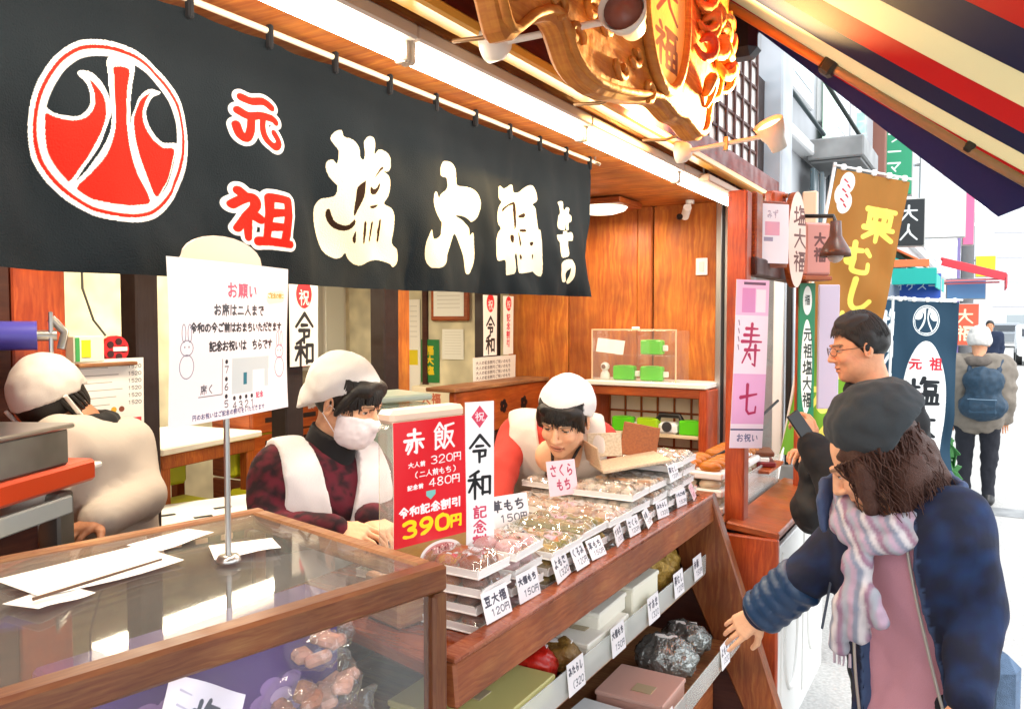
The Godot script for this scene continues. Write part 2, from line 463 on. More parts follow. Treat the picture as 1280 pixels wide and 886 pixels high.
const GLYPH := {
	"元": "25 18 75 18;10 42 90 42;38 42 36 65 12 90;60 42 60 82 68 88 88 86 90 72",
	"祖": "25 8 32 18;10 28 42 28 12 62;28 46 28 95;34 50 44 60;55 14 55 88;55 14 85 14 85 88;55 38 85 38;55 62 85 62;46 90 96 90",
	"塩": "20 15 20 75;6 38 36 38;4 82 38 70;50 8 42 26;46 20 92 20;54 32 54 52;54 32 86 32 86 52;54 52 86 52;46 62 46 90;46 62 92 62 92 90;61 62 61 90;76 62 76 90;38 92 98 92",
	"大": "8 36 92 36;50 8 48 45 10 92;50 38 62 65 94 92",
	"福": "22 6 28 14;8 26 38 26 8 58;24 44 24 95;30 48 40 56;46 10 94 10;54 20 54 38;54 20 86 20 86 38;54 38 86 38;50 48 50 94;50 48 92 48 92 94;71 48 71 92;50 70 92 70;50 92 92 92",
	"赤": "22 22 78 22;50 6 50 44;6 44 94 44;38 44 36 66 20 90;60 44 60 90 52 86;22 56 12 76;76 56 90 74",
	"飯": "28 4 6 30;28 4 46 26;26 24 26 32;12 34 40 34 40 60;12 34 12 92;12 47 40 47;12 60 40 60;12 92 30 84;30 66 46 90;54 16 92 10;56 16 54 60 46 92;56 38 88 38 78 66 52 94;62 50 94 92",
	"円": "14 12 14 94;14 12 86 12 86 94 76 90;50 12 50 52;14 52 86 52",
	"二": "22 24 78 24;8 80 92 80",
	"人": "50 8 46 45 8 92;50 36 60 60 94 92",
	"前": "30 6 38 18;70 6 60 20;8 24 92 24;18 38 18 94;18 38 46 38 46 92 40 90;18 54 46 54;18 70 46 70;64 40 64 76;82 34 82 94 74 90",
	"今": "50 6 8 46;50 6 92 46;34 44 66 44;28 62 72 62 50 94",
	"令": "50 6 8 46;50 6 92 46;36 42 64 42;24 58 74 58 72 76 58 78;48 58 48 96",
	"和": "44 8 10 22;6 34 54 34;30 18 30 96;28 38 6 72;32 38 54 64;62 28 62 84;62 28 92 28 92 84;62 78 92 78",
	"記": "24 6 30 14;8 22 46 22;14 36 40 36;14 50 40 50;14 64 14 92;14 64 40 64 40 92;14 90 40 90;56 16 90 16 90 46;58 46 90 46;58 46 58 86 66 92 94 90 94 78",
	"念": "50 4 8 40;50 4 92 40;36 34 62 34;28 48 70 48 54 64;16 72 10 88;34 66 36 90 70 92 72 82;50 64 58 74;80 66 92 82",
	"割": "28 4 30 12;6 26 6 16 56 16 56 26;14 28 50 28;14 40 50 40;4 52 58 52;31 22 31 66;14 66 14 94;14 66 50 66 50 94;14 92 50 92;70 16 70 68;90 6 90 94 80 90",
	"引": "14 14 54 14 54 36 16 36 12 62 58 62 54 92 42 88;84 6 84 96",
	"祝": "22 6 28 14;8 26 38 26 8 58;24 44 24 95;30 48 40 56;50 14 50 48;50 14 88 14 88 48;50 46 88 46;62 48 58 74 42 92;76 48 76 86 84 92 96 88 96 78",
	"栗": "10 8 90 8;20 22 20 50;20 22 80 22 80 50;20 48 80 48;38 8 38 48;62 8 62 48;8 62 92 62;50 52 50 98;48 64 10 92;52 64 92 92",
	"む": "14 32 60 28;36 8 36 60 22 66 20 50 38 50 38 84 56 92 82 88 84 66;74 26 86 38",
	"し": "34 8 32 70 46 92 70 86 86 66",
	"よ": "52 30 82 30;50 8 50 76 30 86 20 72 44 66 84 86",
	"う": "36 10 64 18;20 42 54 32 76 46 70 74 40 96",
	"か": "8 34 60 30 56 80 44 92 34 84;38 8 32 46 10 90;74 26 92 56",
	"ん": "52 8 12 92 34 58 48 58 54 84 68 90 92 62",
	"寿": "24 14 76 14;16 28 84 28;6 42 94 42;50 4 44 50 10 88;22 60 88 60;68 50 68 94 56 90;40 70 48 80",
	"七": "10 44 90 34;42 8 42 80 54 90 86 86 88 70",
	"お": "10 30 62 28;34 8 34 80 18 84 14 68 50 54 80 60 80 82 56 92;74 20 90 34",
	"願": "10 14 50 14;14 14 12 60 4 92;32 20 28 26;22 28 22 50;22 28 46 28 46 50;22 39 46 39;22 50 46 50;34 50 34 92;24 62 16 84;42 62 50 80;56 12 98 12;76 12 72 24;62 26 62 72;62 26 92 26 92 72;62 42 92 42;62 56 92 56;62 72 92 72;70 76 56 94;84 76 96 92",
	"い": "18 22 20 70 30 84 40 68;74 28 86 64",
	"み": "22 20 60 20 30 80 16 78 18 62 50 60 90 74;74 45 70 70 56 92",
	"ず": "10 30 90 30;55 8 55 55 42 60 38 48 50 44 56 60 46 92;78 6 84 16;90 4 96 14",
	"の": "52 22 42 72 26 80 14 58 30 28 60 20 86 40 84 70 60 88",
	"く": "66 8 28 48 68 92",
	"ら": "40 8 62 18;30 34 26 68 60 50 80 64 70 84 40 94",
	"さ": "14 30 84 24;40 8 70 60;22 66 30 88 70 90",
	"も": "46 8 40 70 54 92 78 86 82 68;16 34 70 34;14 56 70 56",
	"ち": "14 26 80 22;44 6 24 58 60 44 82 62 70 86 34 92",
	"だ": "12 28 60 26;36 8 14 90;54 48 86 44;54 72 62 86 90 86;76 6 82 18;90 4 96 14",
	"ご": "26 22 72 22 60 34;20 66 32 86 80 84;80 8 86 18;92 4 98 14",
	"ど": "30 10 44 44;80 28 30 60 34 86 80 88;78 8 84 18;90 4 96 14",
	"は": "14 10 12 90;36 30 92 28;66 8 66 80 46 88 40 74 60 70 92 88",
	"で": "12 22 86 16 48 50 54 84 76 92;72 38 78 48;86 34 92 44",
	"ま": "20 22 80 22;20 42 80 42;50 6 50 80 30 88 24 74 50 70 84 88",
	"す": "10 28 90 28;56 8 56 58 42 64 36 50 50 44 58 62 44 94",
	"れ": "26 8 26 94;8 30 40 28 8 76;40 40 62 30 62 78 76 88 92 70",
	"を": "16 20 70 20;44 6 20 52 54 44 60 72;80 40 34 66 36 88 78 90",
	"せ": "6 38 94 32;70 10 66 62;28 16 28 76 40 88 80 86",
	"な": "10 26 56 24;36 6 16 56;70 20 90 34;66 42 66 78 48 86 42 74 60 70 88 88",
	"き": "18 22 74 16;16 40 80 34;38 6 68 56;24 64 30 86 70 90",
	"っ": "20 50 60 40 80 56 70 78 44 88",
	"ン": "14 22 36 34;18 86 60 70 90 30",
	"マ": "10 20 88 20 50 62;36 48 60 76",
	"ス": "18 18 76 18 56 54 12 90;56 54 88 88",
	"ー": "10 50 90 50",
	"ラ": "24 14 76 14;12 38 84 38 72 70 34 92",
	"オ": "10 32 90 32;60 8 60 92 46 86;58 34 14 80",
	"ケ": "34 8 12 54;26 32 90 32;64 32 60 66 30 92",
	"た": "12 28 58 26;36 8 14 90;54 48 86 44;54 72 62 86 90 86", "る": "28 14 70 14 26 60 54 48 80 62 74 84 50 92 44 82 58 76",
	"あ": "18 26 78 22;44 6 46 80;70 40 40 84 18 76 34 54 70 52 84 70 64 92", "ぎ": "18 22 74 16;16 40 80 34;38 6 68 56;24 64 30 86 70 90;82 4 88 14;92 2 98 10",
	"豆": "14 12 86 12;26 28 26 54;26 28 74 28 74 54;26 54 74 54;34 64 40 80;66 64 58 80;8 90 92 90",
	"草": "8 16 92 16;34 4 34 26;66 4 66 26;28 34 28 60;28 34 72 34 72 60;28 47 72 47;28 60 72 60;8 74 92 74;50 60 50 98",
	"と": "36 8 44 44;78 26 30 56 34 84 82 88", "り": "26 14 24 60;70 10 72 60 40 94", "に": "14 12 12 88;44 28 82 26;40 76 84 82", "て": "12 24 86 18 48 50 54 84 76 92",
	"席": "50 2 50 12;10 14 94 14;14 14 14 60 4 94;22 32 94 32;40 24 40 46;72 24 72 46;40 46 72 46;28 58 28 90;28 58 86 58 86 86;56 48 56 98",
	"0": "50 10 24 22 18 50 24 78 50 90 76 78 82 50 76 22 50 10", "1": "34 22 54 10 54 90",
	"2": "20 28 34 12 62 10 78 28 70 48 20 90 82 90", "3": "20 18 48 10 74 20 72 40 46 48 76 58 78 78 50 90 20 82", "4": "62 90 62 10 16 66 86 66",
	"5": "76 10 28 10 24 46 54 40 78 56 74 80 48 90 20 82", "6": "70 12 36 34 22 66 36 88 64 88 78 68 64 50 36 52 24 66", "7": "18 12 82 12 44 90",
	"8": "50 48 26 32 34 12 66 12 74 32 50 48 22 68 34 90 66 90 78 68 50 48", "9": "30 88 64 66 78 34 64 12 36 12 22 32 36 50 64 48 76 34",
	"(": "70 4 46 30 46 70 70 96", ")": "30 4 54 30 54 70 30 96",
}

func glyph(im: Image, ch: String, x: float, y: float, w: float, h: float, r: float, c: Color, taper := 0.75, ax := 1.0):
	if not GLYPH.has(ch): return
	for s in GLYPH[ch].split(";"):
		var p := pts2(s)
		for i in p.size(): p[i] = Vector2(x + p[i].x * w / 100.0, y + p[i].y * h / 100.0)
		if p.size() > 2 and (ch in "0235689" or (ch >= "ぁ" and ch <= "ん")): p = smooth_line(p)
		stroke(im, p, r, r * taper, c, ax)

func text(im: Image, s: String, x: float, y: float, size: float, r: float, c: Color, vertical := false, pitch := 1.0, wide := 1.0):
	for ch in s:
		glyph(im, ch, x, y, size * 0.92 * wide, size * 0.92, r, c)
		if vertical: y += size * pitch
		else: x += size * pitch * wide
const NOREN := [
	"W 593 83 617 79 639 80 668 86 691 102 715 125 731 152 736 186 728 222 709 255 680 282 650 296 618 299 591 291 563 270 539 241 526 217 521 192 523 168 532 142 547 114 567 95",
	"R 595 89 617 85 638 86 665 92 686 108 709 129 724 155 728 186 721 219 703 251 677 276 648 289 618 293 593 285 566 265 543 238 531 215 527 191 529 169 537 145 551 118 570 100",
	"W 596 95 617 91 636 92 662 98 682 112 703 133 717 157 721 186 714 217 698 247 673 270 646 283 618 286 594 279 569 261 547 235 536 214 532 191 534 170 541 147 555 122 573 105",
	"K 597 101 617 97 635 98 659 104 678 117 698 136 710 159 714 186 708 215 693 243 669 265 645 277 618 280 596 274 572 256 552 233 541 212 537 191 539 171 546 149 559 126 575 110",
	"W 536 174 548 179 568 180 581 175 590 162 591 149 587 136 576 128 581 122 595 121 608 131 615 146 617 163 610 184 602 211 586 239 570 265 559 260 547 240 539 215 536 194",
	"W 614 97 632 93 648 96 644 124 641 151 642 177 649 202 661 232 679 267 657 280 628 285 597 281 570 268 589 241 605 213 614 189 617 165 616 143 615 120",
	"W 647 153 653 137 667 123 684 121 687 124 673 132 667 141 663 155 668 169 681 183 696 187 718 184 717 199 710 224 698 245 684 262 674 269 661 244 649 211 643 186 642 166",
	"R 539 181 551 184 568 185 584 179 595 165 597 147 592 131 602 138 609 150 610 167 605 188 596 212 582 238 567 258 558 252 547 233 541 209 539 193",
	"R 622 106 641 104 638 126 636 152 637 181 644 209 655 236 669 268 650 276 631 279 603 277 577 267 595 243 611 218 619 193 622 170 622 141 622 119",
	"R 646 165 651 149 658 136 670 127 665 134 660 146 658 159 663 173 677 188 694 194 714 192 712 212 704 233 693 248 681 261 669 237 657 209 649 187",
	"I 1037 104 1042 114 1060 115 1071 127 1073 144 1083 144 1085 130 1084 115 1094 104 1108 99 1122 101 1125 114 1122 128 1145 116 1170 115 1185 123 1187 139 1180 150 1167 152 1182 157 1185 173 1179 196 1164 211 1184 216 1192 230 1189 256 1184 282 1196 294 1199 313 1188 326 1176 320 1153 315 1129 318 1105 327 1082 326 1064 318 1056 309 1047 316 1032 320 1015 314 1001 298 993 278 990 253 993 235 1006 222 1022 218 1029 213 1031 198 1019 186 1011 170 1013 159 1023 156 1030 161 1032 140 1022 130 1016 121 1022 111",
	"k 1067 195 1084 183 1089 182 1088 208 1077 228 1067 244 1063 239 1066 217",
	"k 1017 238 1015 250 1022 264 1037 272 1054 270 1069 259 1067 250 1054 261 1041 263 1028 256 1022 240",
	"k 1097 253 1105 252 1105 286 1099 286",
	"k 1120 251 1126 250 1125 281 1120 281",
	"k 1150 244 1156 243 1155 278 1150 279",
	"k 1067 282 1073 269 1076 288 1071 290",
	"k 1106 188 1116 191 1133 186 1149 175 1145 187 1125 199 1107 200",
	"k 1109 222 1144 215 1120 225",
	"k 1119 172 1145 152 1165 144 1165 148 1145 157",
	"I 1338 108 1356 101 1377 101 1390 111 1393 132 1398 144 1431 146 1456 155 1470 170 1470 192 1463 208 1442 217 1419 207 1395 207 1417 216 1436 233 1441 246 1456 239 1460 262 1463 293 1453 316 1433 329 1416 324 1411 296 1400 273 1380 247 1363 276 1340 304 1322 319 1297 322 1276 311 1267 295 1267 275 1274 259 1283 248 1295 264 1312 262 1330 249 1337 228 1315 224 1298 209 1292 193 1296 176 1306 172 1315 184 1335 172 1358 157 1358 140 1353 135 1333 136 1328 124",
	"I 1571 122 1590 126 1617 114 1633 113 1638 127 1671 121 1706 103 1728 99 1741 113 1742 135 1725 146 1734 157 1732 207 1742 213 1740 313 1721 319 1700 311 1671 315 1640 318 1631 312 1627 275 1617 280 1615 316 1590 324 1581 321 1581 291 1558 293 1541 284 1538 268 1549 244 1577 218 1562 204 1558 184 1565 167 1581 157 1562 151 1560 128",
	"k 1587 173 1597 167 1620 157 1637 150 1644 154 1617 162 1597 173 1589 179",
	"k 1633 157 1647 155 1642 195 1629 217 1633 186",
	"k 1645 219 1657 245 1650 254 1642 236",
	"k 1657 180 1692 169 1689 180 1661 184",
	"k 1654 213 1682 210 1682 216 1654 218",
	"k 1689 242 1707 239 1703 248 1692 249",
	"k 1644 273 1657 276 1654 285 1642 282",
	"k 1696 270 1707 271 1703 281 1694 280",
	"k 1610 232 1622 231 1618 248 1610 245",
	"I 1852 124 1881 121 1885 143 1906 133 1923 134 1919 148 1932 153 1928 168 1915 174 1911 191 1894 194 1889 176 1881 194 1852 195 1844 185 1852 161 1864 153 1860 134",
	"I 1836 211 1864 207 1869 199 1894 197 1898 202 1928 197 1926 219 1890 225 1887 256 1873 266 1844 266 1846 229 1836 224",
	"I 1877 272 1907 274 1918 288 1913 312 1894 330 1878 336 1869 331 1882 309 1886 294 1861 310 1861 329 1845 332 1835 315 1836 293 1853 279",
	"元 821 97 842 99 869 94 887 99",
	"元 815 117 834 122 861 117 886 116 895 119",
	"元 839 123 837 143 831 155 820 151 813 138",
	"元 866 117 862 138 870 153 888 159 900 150 890 138",
	"祖 819 233 832 242",
	"祖 807 255 824 246 839 242 843 255 827 272 812 290",
	"祖 829 272 830 302",
	"祖 839 268 852 275",
	"祖 866 240 865 301",
	"祖 866 240 895 240 901 248 898 305",
	"祖 870 263 892 260",
	"祖 870 283 892 282",
	"祖 850 306 873 305 910 307",
]
const WOMAN := {"head": Vector3(-0.221, 1.328, -2.016), "neck": Vector3(-0.179, 1.188, -2.034), "shR": Vector3(-0.249, 1.136, -2.106), "shL": Vector3(-0.074, 1.210, -1.993), "elR": Vector3(-0.382, 1.003, -2.091), "wrR": Vector3(-0.492, 0.886, -2.113), "elL": Vector3(-0.005, 1.019, -1.989), "wrL": Vector3(-0.013, 0.880, -1.861), "hipR": Vector3(-0.176, 0.746, -2.200), "hipL": Vector3(-0.060, 0.809, -2.109)}
const MAN := {"head": Vector3(-0.397, 1.552, -3.132), "neck": Vector3(-0.347, 1.412, -3.178), "shR": Vector3(-0.377, 1.317, -3.365), "shL": Vector3(-0.260, 1.337, -3.040), "elR": Vector3(-0.501, 1.038, -3.255), "wrR": Vector3(-0.552, 1.137, -3.078), "elL": Vector3(-0.404, 1.089, -2.826), "wrL": Vector3(-0.508, 1.216, -2.887), "hipR": Vector3(-0.351, 0.779, -3.261), "hipL": Vector3(-0.252, 0.831, -3.113)}
const W1 := {"head": Vector3(-1.538, 1.422, -1.695), "neck": Vector3(-1.607, 1.275, -1.671), "shR": Vector3(-1.632, 1.240, -1.538), "shL": Vector3(-1.593, 1.197, -1.826), "elR": Vector3(-1.593, 1.096, -1.449), "wrR": Vector3(-1.374, 1.134, -1.464), "elL": Vector3(-1.475, 1.062, -1.796), "wrL": Vector3(-1.392, 1.127, -1.616), "hipR": Vector3(-1.707, 0.879, -1.603), "hipL": Vector3(-1.655, 0.832, -1.795)}
const W2 := {"head": Vector3(-1.193, 1.329, -2.360), "neck": Vector3(-1.287, 1.180, -2.448), "shR": Vector3(-1.456, 1.225, -2.548), "shL": Vector3(-1.182, 1.227, -2.536), "elR": Vector3(-1.438, 1.125, -2.356), "wrR": Vector3(-1.340, 1.009, -2.176), "elL": Vector3(-1.122, 1.069, -2.622), "wrL": Vector3(-1.067, 1.109, -2.505), "hipR": Vector3(-1.561, 0.875, -2.818), "hipL": Vector3(-1.346, 0.898, -2.830)}
const W0 := {"head": Vector3(-2.285, 1.412, -1.288), "neck": Vector3(-2.253, 1.355, -1.351), "shL": Vector3(-2.134, 1.319, -1.222), "shR": Vector3(-2.228, 1.284, -1.478), "elL": Vector3(-2.036, 1.153, -1.097), "wrL": Vector3(-1.969, 1.272, -1.026), "elR": Vector3(-2.125, 1.139, -1.462), "wrR": Vector3(-2.051, 1.113, -1.272), "hipL": Vector3(-2.268, 0.902, -1.354), "hipR": Vector3(-2.274, 0.867, -1.524)}

# ---------------------------------------------------------------- distance fields meshed as surface nets (people, cloth, soft things)
class Acc extends RefCounted:
	var v := PackedVector3Array()
	var n := PackedVector3Array()
	var c := PackedColorArray()
	var i := PackedInt32Array()
	func mesh(tinted := false) -> ArrayMesh:
		var m := ArrayMesh.new()
		var a := []
		a.resize(Mesh.ARRAY_MAX)
		a[Mesh.ARRAY_VERTEX] = v; a[Mesh.ARRAY_NORMAL] = n; a[Mesh.ARRAY_INDEX] = i
		if tinted: a[Mesh.ARRAY_COLOR] = c
		m.add_surface_from_arrays(Mesh.PRIMITIVE_TRIANGLES, a)
		return m

class Field extends RefCounted:
	var o: Vector3
	var h: float
	var nx: int
	var ny: int
	var nz: int
	var d := PackedFloat32Array()
	func _init(lo: Vector3, hi: Vector3, cell: float):
		o = lo; h = cell
		nx = int((hi.x - lo.x) / h) + 2; ny = int((hi.y - lo.y) / h) + 2; nz = int((hi.z - lo.z) / h) + 2
		d.resize(nx * ny * nz)
		d.fill(10.0)
	func lim(a: Vector3, b: Vector3, R: float) -> PackedInt32Array:
		var lo := (a.min(b) - Vector3.ONE * R - o) / h
		var hi := (a.max(b) + Vector3.ONE * R - o) / h
		return PackedInt32Array([maxi(0, int(lo.x)), mini(nx, int(hi.x) + 2), maxi(0, int(lo.y)), mini(ny, int(hi.y) + 2), maxi(0, int(lo.z)), mini(nz, int(hi.z) + 2)])
	func cap(a: Vector3, b: Vector3, ra: float, rb: float, k := 0.02, cut := false):
		var L := lim(a, b, maxf(ra, rb) + k + 2.5 * h)
		var ab := b - a
		var l2 := maxf(ab.length_squared(), 1e-8)
		for z in range(L[4], L[5]):
			for y in range(L[2], L[3]):
				var id := nx * (y + ny * z) + L[0]
				var p := o + Vector3(L[0], y, z) * h - a
				for x in range(L[0], L[1]):
					var t := clampf(p.dot(ab) / l2, 0.0, 1.0)
					var e := (p - ab * t).length() - ra - (rb - ra) * t
					var q := d[id]
					if cut: q = -q
					if e < q + k:
						var g := maxf(k - absf(e - q), 0.0)
						q = minf(e, q) - (g * g / (4.0 * k) if k > 0.0 else 0.0)
						d[id] = -q if cut else q
					id += 1
					p.x += h
	func ell(c: Vector3, r: Vector3, k := 0.015, cut := false, q := Basis()):
		var R := maxf(r.x, maxf(r.y, r.z))
		var L := lim(c, c, R + k + 2.5 * h)
		var inv := q.transposed()
		for z in range(L[4], L[5]):
			for y in range(L[2], L[3]):
				var id := nx * (y + ny * z) + L[0]
				for x in range(L[0], L[1]):
					var p := inv * (o + Vector3(x, y, z) * h - c)
					var s := p / r
					var k0 := s.length()
					var k1 := (s / r).length()
					var e := k0 * (k0 - 1.0) / maxf(k1, 1e-6) if k0 > 1e-4 else -minf(r.x, minf(r.y, r.z))
					var w := d[id]
					if cut: w = -w
					if e < w + k:
						var g := maxf(k - absf(e - w), 0.0)
						w = minf(e, w) - (g * g / (4.0 * k) if k > 0.0 else 0.0)
						d[id] = -w if cut else w
					id += 1
	# keep only the side where n.p < c
	func half(n: Vector3, c: float):
		for z in nz:
			for y in ny:
				var id := nx * (y + ny * z)
				var e := n.dot(o + Vector3(0, y, z) * h) - c
				var st := n.x * h
				for x in nx:
					if e > d[id]: d[id] = e
					e += st
					id += 1
	func clip(fn: Callable):
		for z in nz:
			for y in ny:
				var id := nx * (y + ny * z)
				for x in nx:
					if d[id] < 3.0 * h and d[id] > -5.0 * h: d[id] = maxf(d[id], fn.call(o + Vector3(x, y, z) * h))
					id += 1
	func add(acc: Acc, xf := Transform3D(), tint = null, wob: FastNoiseLite = null, amp := 0.0):
		var ids := PackedInt32Array()
		ids.resize(d.size())
		ids.fill(-1)
		var sx := 1
		var sy := nx
		var sz := nx * ny
		var base := acc.v.size()
		var far := 2.6 * h
		for z in nz - 1:
			for y in ny - 1:
				var id := nx * (y + ny * z)
				for x in nx - 1:
					var c0 := d[id]
					if absf(c0) > far:
						id += 1
						continue
					var c1 := d[id + 1]; var c2 := d[id + sy]; var c3 := d[id + sy + 1]
					var c4 := d[id + sz]; var c5 := d[id + sz + 1]; var c6 := d[id + sz + sy]; var c7 := d[id + sz + sy + 1]
					var neg := int(c0 < 0.0) + int(c1 < 0.0) + int(c2 < 0.0) + int(c3 < 0.0) + int(c4 < 0.0) + int(c5 < 0.0) + int(c6 < 0.0) + int(c7 < 0.0)
					if neg > 0 and neg < 8:
						var s := Vector3.ZERO
						var m := 0
						if (c0 < 0.0) != (c1 < 0.0): s += Vector3(c0 / (c0 - c1), 0, 0); m += 1
						if (c2 < 0.0) != (c3 < 0.0): s += Vector3(c2 / (c2 - c3), 1, 0); m += 1
						if (c4 < 0.0) != (c5 < 0.0): s += Vector3(c4 / (c4 - c5), 0, 1); m += 1
						if (c6 < 0.0) != (c7 < 0.0): s += Vector3(c6 / (c6 - c7), 1, 1); m += 1
						if (c0 < 0.0) != (c2 < 0.0): s += Vector3(0, c0 / (c0 - c2), 0); m += 1
						if (c1 < 0.0) != (c3 < 0.0): s += Vector3(1, c1 / (c1 - c3), 0); m += 1
						if (c4 < 0.0) != (c6 < 0.0): s += Vector3(0, c4 / (c4 - c6), 1); m += 1
						if (c5 < 0.0) != (c7 < 0.0): s += Vector3(1, c5 / (c5 - c7), 1); m += 1
						if (c0 < 0.0) != (c4 < 0.0): s += Vector3(0, 0, c0 / (c0 - c4)); m += 1
						if (c1 < 0.0) != (c5 < 0.0): s += Vector3(1, 0, c1 / (c1 - c5)); m += 1
						if (c2 < 0.0) != (c6 < 0.0): s += Vector3(0, 1, c2 / (c2 - c6)); m += 1
						if (c3 < 0.0) != (c7 < 0.0): s += Vector3(1, 1, c3 / (c3 - c7)); m += 1
						var g := Vector3(c1 + c3 + c5 + c7 - c0 - c2 - c4 - c6, c2 + c3 + c6 + c7 - c0 - c1 - c4 - c5, c4 + c5 + c6 + c7 - c0 - c1 - c2 - c3)
						var p := o + (Vector3(x, y, z) + s / m) * h
						g = g.normalized()
						if wob: p += g * wob.get_noise_3dv(p) * amp
						ids[id] = acc.v.size()
						if tint != null: acc.c.append(tint.call(p, g))
						else: acc.c.append(Color.WHITE)
						acc.v.append(xf * p)
						acc.n.append((xf.basis * g).normalized())
					id += 1
		for z in range(1, nz - 1):
			for y in range(1, ny - 1):
				var id := nx * (y + ny * z) + 1
				for x in range(1, nx - 1):
					if ids[id] >= 0:
						var neg := d[id] < 0.0
						if neg != (d[id + sx] < 0.0): quad(acc, ids[id - sy - sz], ids[id - sz], ids[id], ids[id - sy], neg)
						if neg != (d[id + sy] < 0.0): quad(acc, ids[id - sz - sx], ids[id - sx], ids[id], ids[id - sz], neg)
						if neg != (d[id + sz] < 0.0): quad(acc, ids[id - sx - sy], ids[id - sy], ids[id], ids[id - sx], neg)
					id += 1
		if wob:
			# normals again from the moved surface
			var nn := PackedVector3Array()
			nn.resize(acc.v.size() - base)
			for t in range(0, acc.i.size(), 3):
				if acc.i[t] < base: continue
				var a := acc.v[acc.i[t]]; var b := acc.v[acc.i[t + 1]]; var c := acc.v[acc.i[t + 2]]
				var f := (c - a).cross(b - a)
				for e in 3: nn[acc.i[t + e] - base] += f
			for t in nn.size():
				if nn[t].length_squared() > 1e-16: acc.n[base + t] = nn[t].normalized()
	func quad(acc: Acc, a: int, b: int, c: int, e: int, neg: bool):
		if a < 0 or b < 0 or c < 0 or e < 0: return
		if neg: acc.i.append_array(PackedInt32Array([a, c, b, a, e, c]))
		else: acc.i.append_array(PackedInt32Array([a, b, c, a, c, e]))

# ---------------------------------------------------------------- people
func lin(hex: String) -> Color: return Color.html(hex).srgb_to_linear()

func frame(fwd: Vector3, up := Vector3.UP) -> Basis:
	var z := fwd.normalized()
	var x := up.cross(z).normalized()
	return Basis(x, z.cross(x).normalized(), z)

# a head in its own axes: y up, +z the face, origin between the ears at eye height
func add_head(acc: Acc, xf: Transform3D, skin: Color, male := false, ajar := false):
	var F := Field.new(Vector3(-0.10, -0.19, -0.125), Vector3(0.10, 0.135, 0.135), 0.0036)
	F.ell(Vector3(0, 0.028, -0.014), Vector3(0.074, 0.084, 0.093))
	F.ell(Vector3(0, -0.035, 0.024), Vector3(0.058, 0.074, 0.062), 0.03)
	F.ell(Vector3(0, -0.068, 0.03), Vector3(0.046 if not male else 0.052, 0.04, 0.046), 0.03)
	F.ell(Vector3(0, -0.1, 0.06), Vector3(0.022, 0.016, 0.02), 0.025)
	F.cap(Vector3(0, -0.06, -0.02), Vector3(0, -0.18, -0.035), 0.05 if not male else 0.056, 0.054 if not male else 0.062, 0.03)
	for s in [-1.0, 1.0]:
		F.ell(Vector3(s * 0.032, 0.002, 0.096), Vector3(0.017, 0.011, 0.014), 0.014, true)
		F.ell(Vector3(s * 0.036, -0.03, 0.066), Vector3(0.02, 0.018, 0.018), 0.02)
		F.ell(Vector3(s * 0.031, 0.001, 0.074), Vector3(0.0135, 0.0115, 0.0125), 0.003)
		F.cap(Vector3(s * 0.018, 0.018, 0.091), Vector3(s * 0.046, 0.016, 0.078), 0.006, 0.005, 0.012)
		F.ell(Vector3(s * 0.076, -0.008, -0.008), Vector3(0.008, 0.031, 0.019), 0.008, false, Basis(Vector3.UP, s * 0.35))
		F.ell(Vector3(s * 0.081, -0.006, -0.003), Vector3(0.006, 0.018, 0.009), 0.004, true, Basis(Vector3.UP, s * 0.35))
		F.ell(Vector3(s * 0.011, -0.037, 0.092), Vector3(0.008, 0.006, 0.010), 0.006)
	F.cap(Vector3(0, 0.004, 0.089), Vector3(0, -0.031, 0.105), 0.007, 0.010, 0.012)
	F.ell(Vector3(0, -0.062, 0.083), Vector3(0.021, 0.0055, 0.010), 0.005)
	F.ell(Vector3(0, -0.074, 0.081), Vector3(0.018, 0.0065, 0.010), 0.005)
	F.ell(Vector3(0, -0.0675, 0.094), Vector3(0.024, 0.0014, 0.008), 0.002, true)
	var lip := skin.lerp(lin("a83c38"), 0.55 if not male else 0.3)
	var dark := lin("17100c")
	var blush := skin.lerp(lin("d0604a"), 0.25)
	var mot := folds(60.0, 2)
	F.add(acc, xf, func(p: Vector3, _g: Vector3) -> Color:
		var ax := absf(p.x)
		var e := Vector2((ax - 0.031) / 0.0125, (p.y - 0.0005) / 0.0045)
		if p.z > 0.07 and e.length() < 1.0: return dark if absf(ax - 0.031) < 0.0062 or p.y > 0.002 else lin("d8d0c8")
		if p.z > 0.065 and absf(p.y - 0.0205 + (ax - 0.03) * (ax - 0.03) * 12.0) < 0.0035 and ax > 0.015 and ax < 0.05: return skin.lerp(dark, 0.75)
		if p.z > 0.07 and absf(p.y + 0.068) < 0.0125 - ax * 0.25 and ax < 0.025: return lip if absf(p.y + 0.0675) > 0.0016 else dark
		if p.z > 0.03 and Vector2(ax - 0.042, (p.y + 0.03) * 1.2).length() < 0.02: return blush.lerp(skin, clampf(0.4 + mot.get_noise_3dv(p) * 0.8, 0, 1))
		return skin.lerp(lin("9c5a42"), clampf(0.06 + mot.get_noise_3dv(p * 0.6) * 0.16, 0, 0.2)))

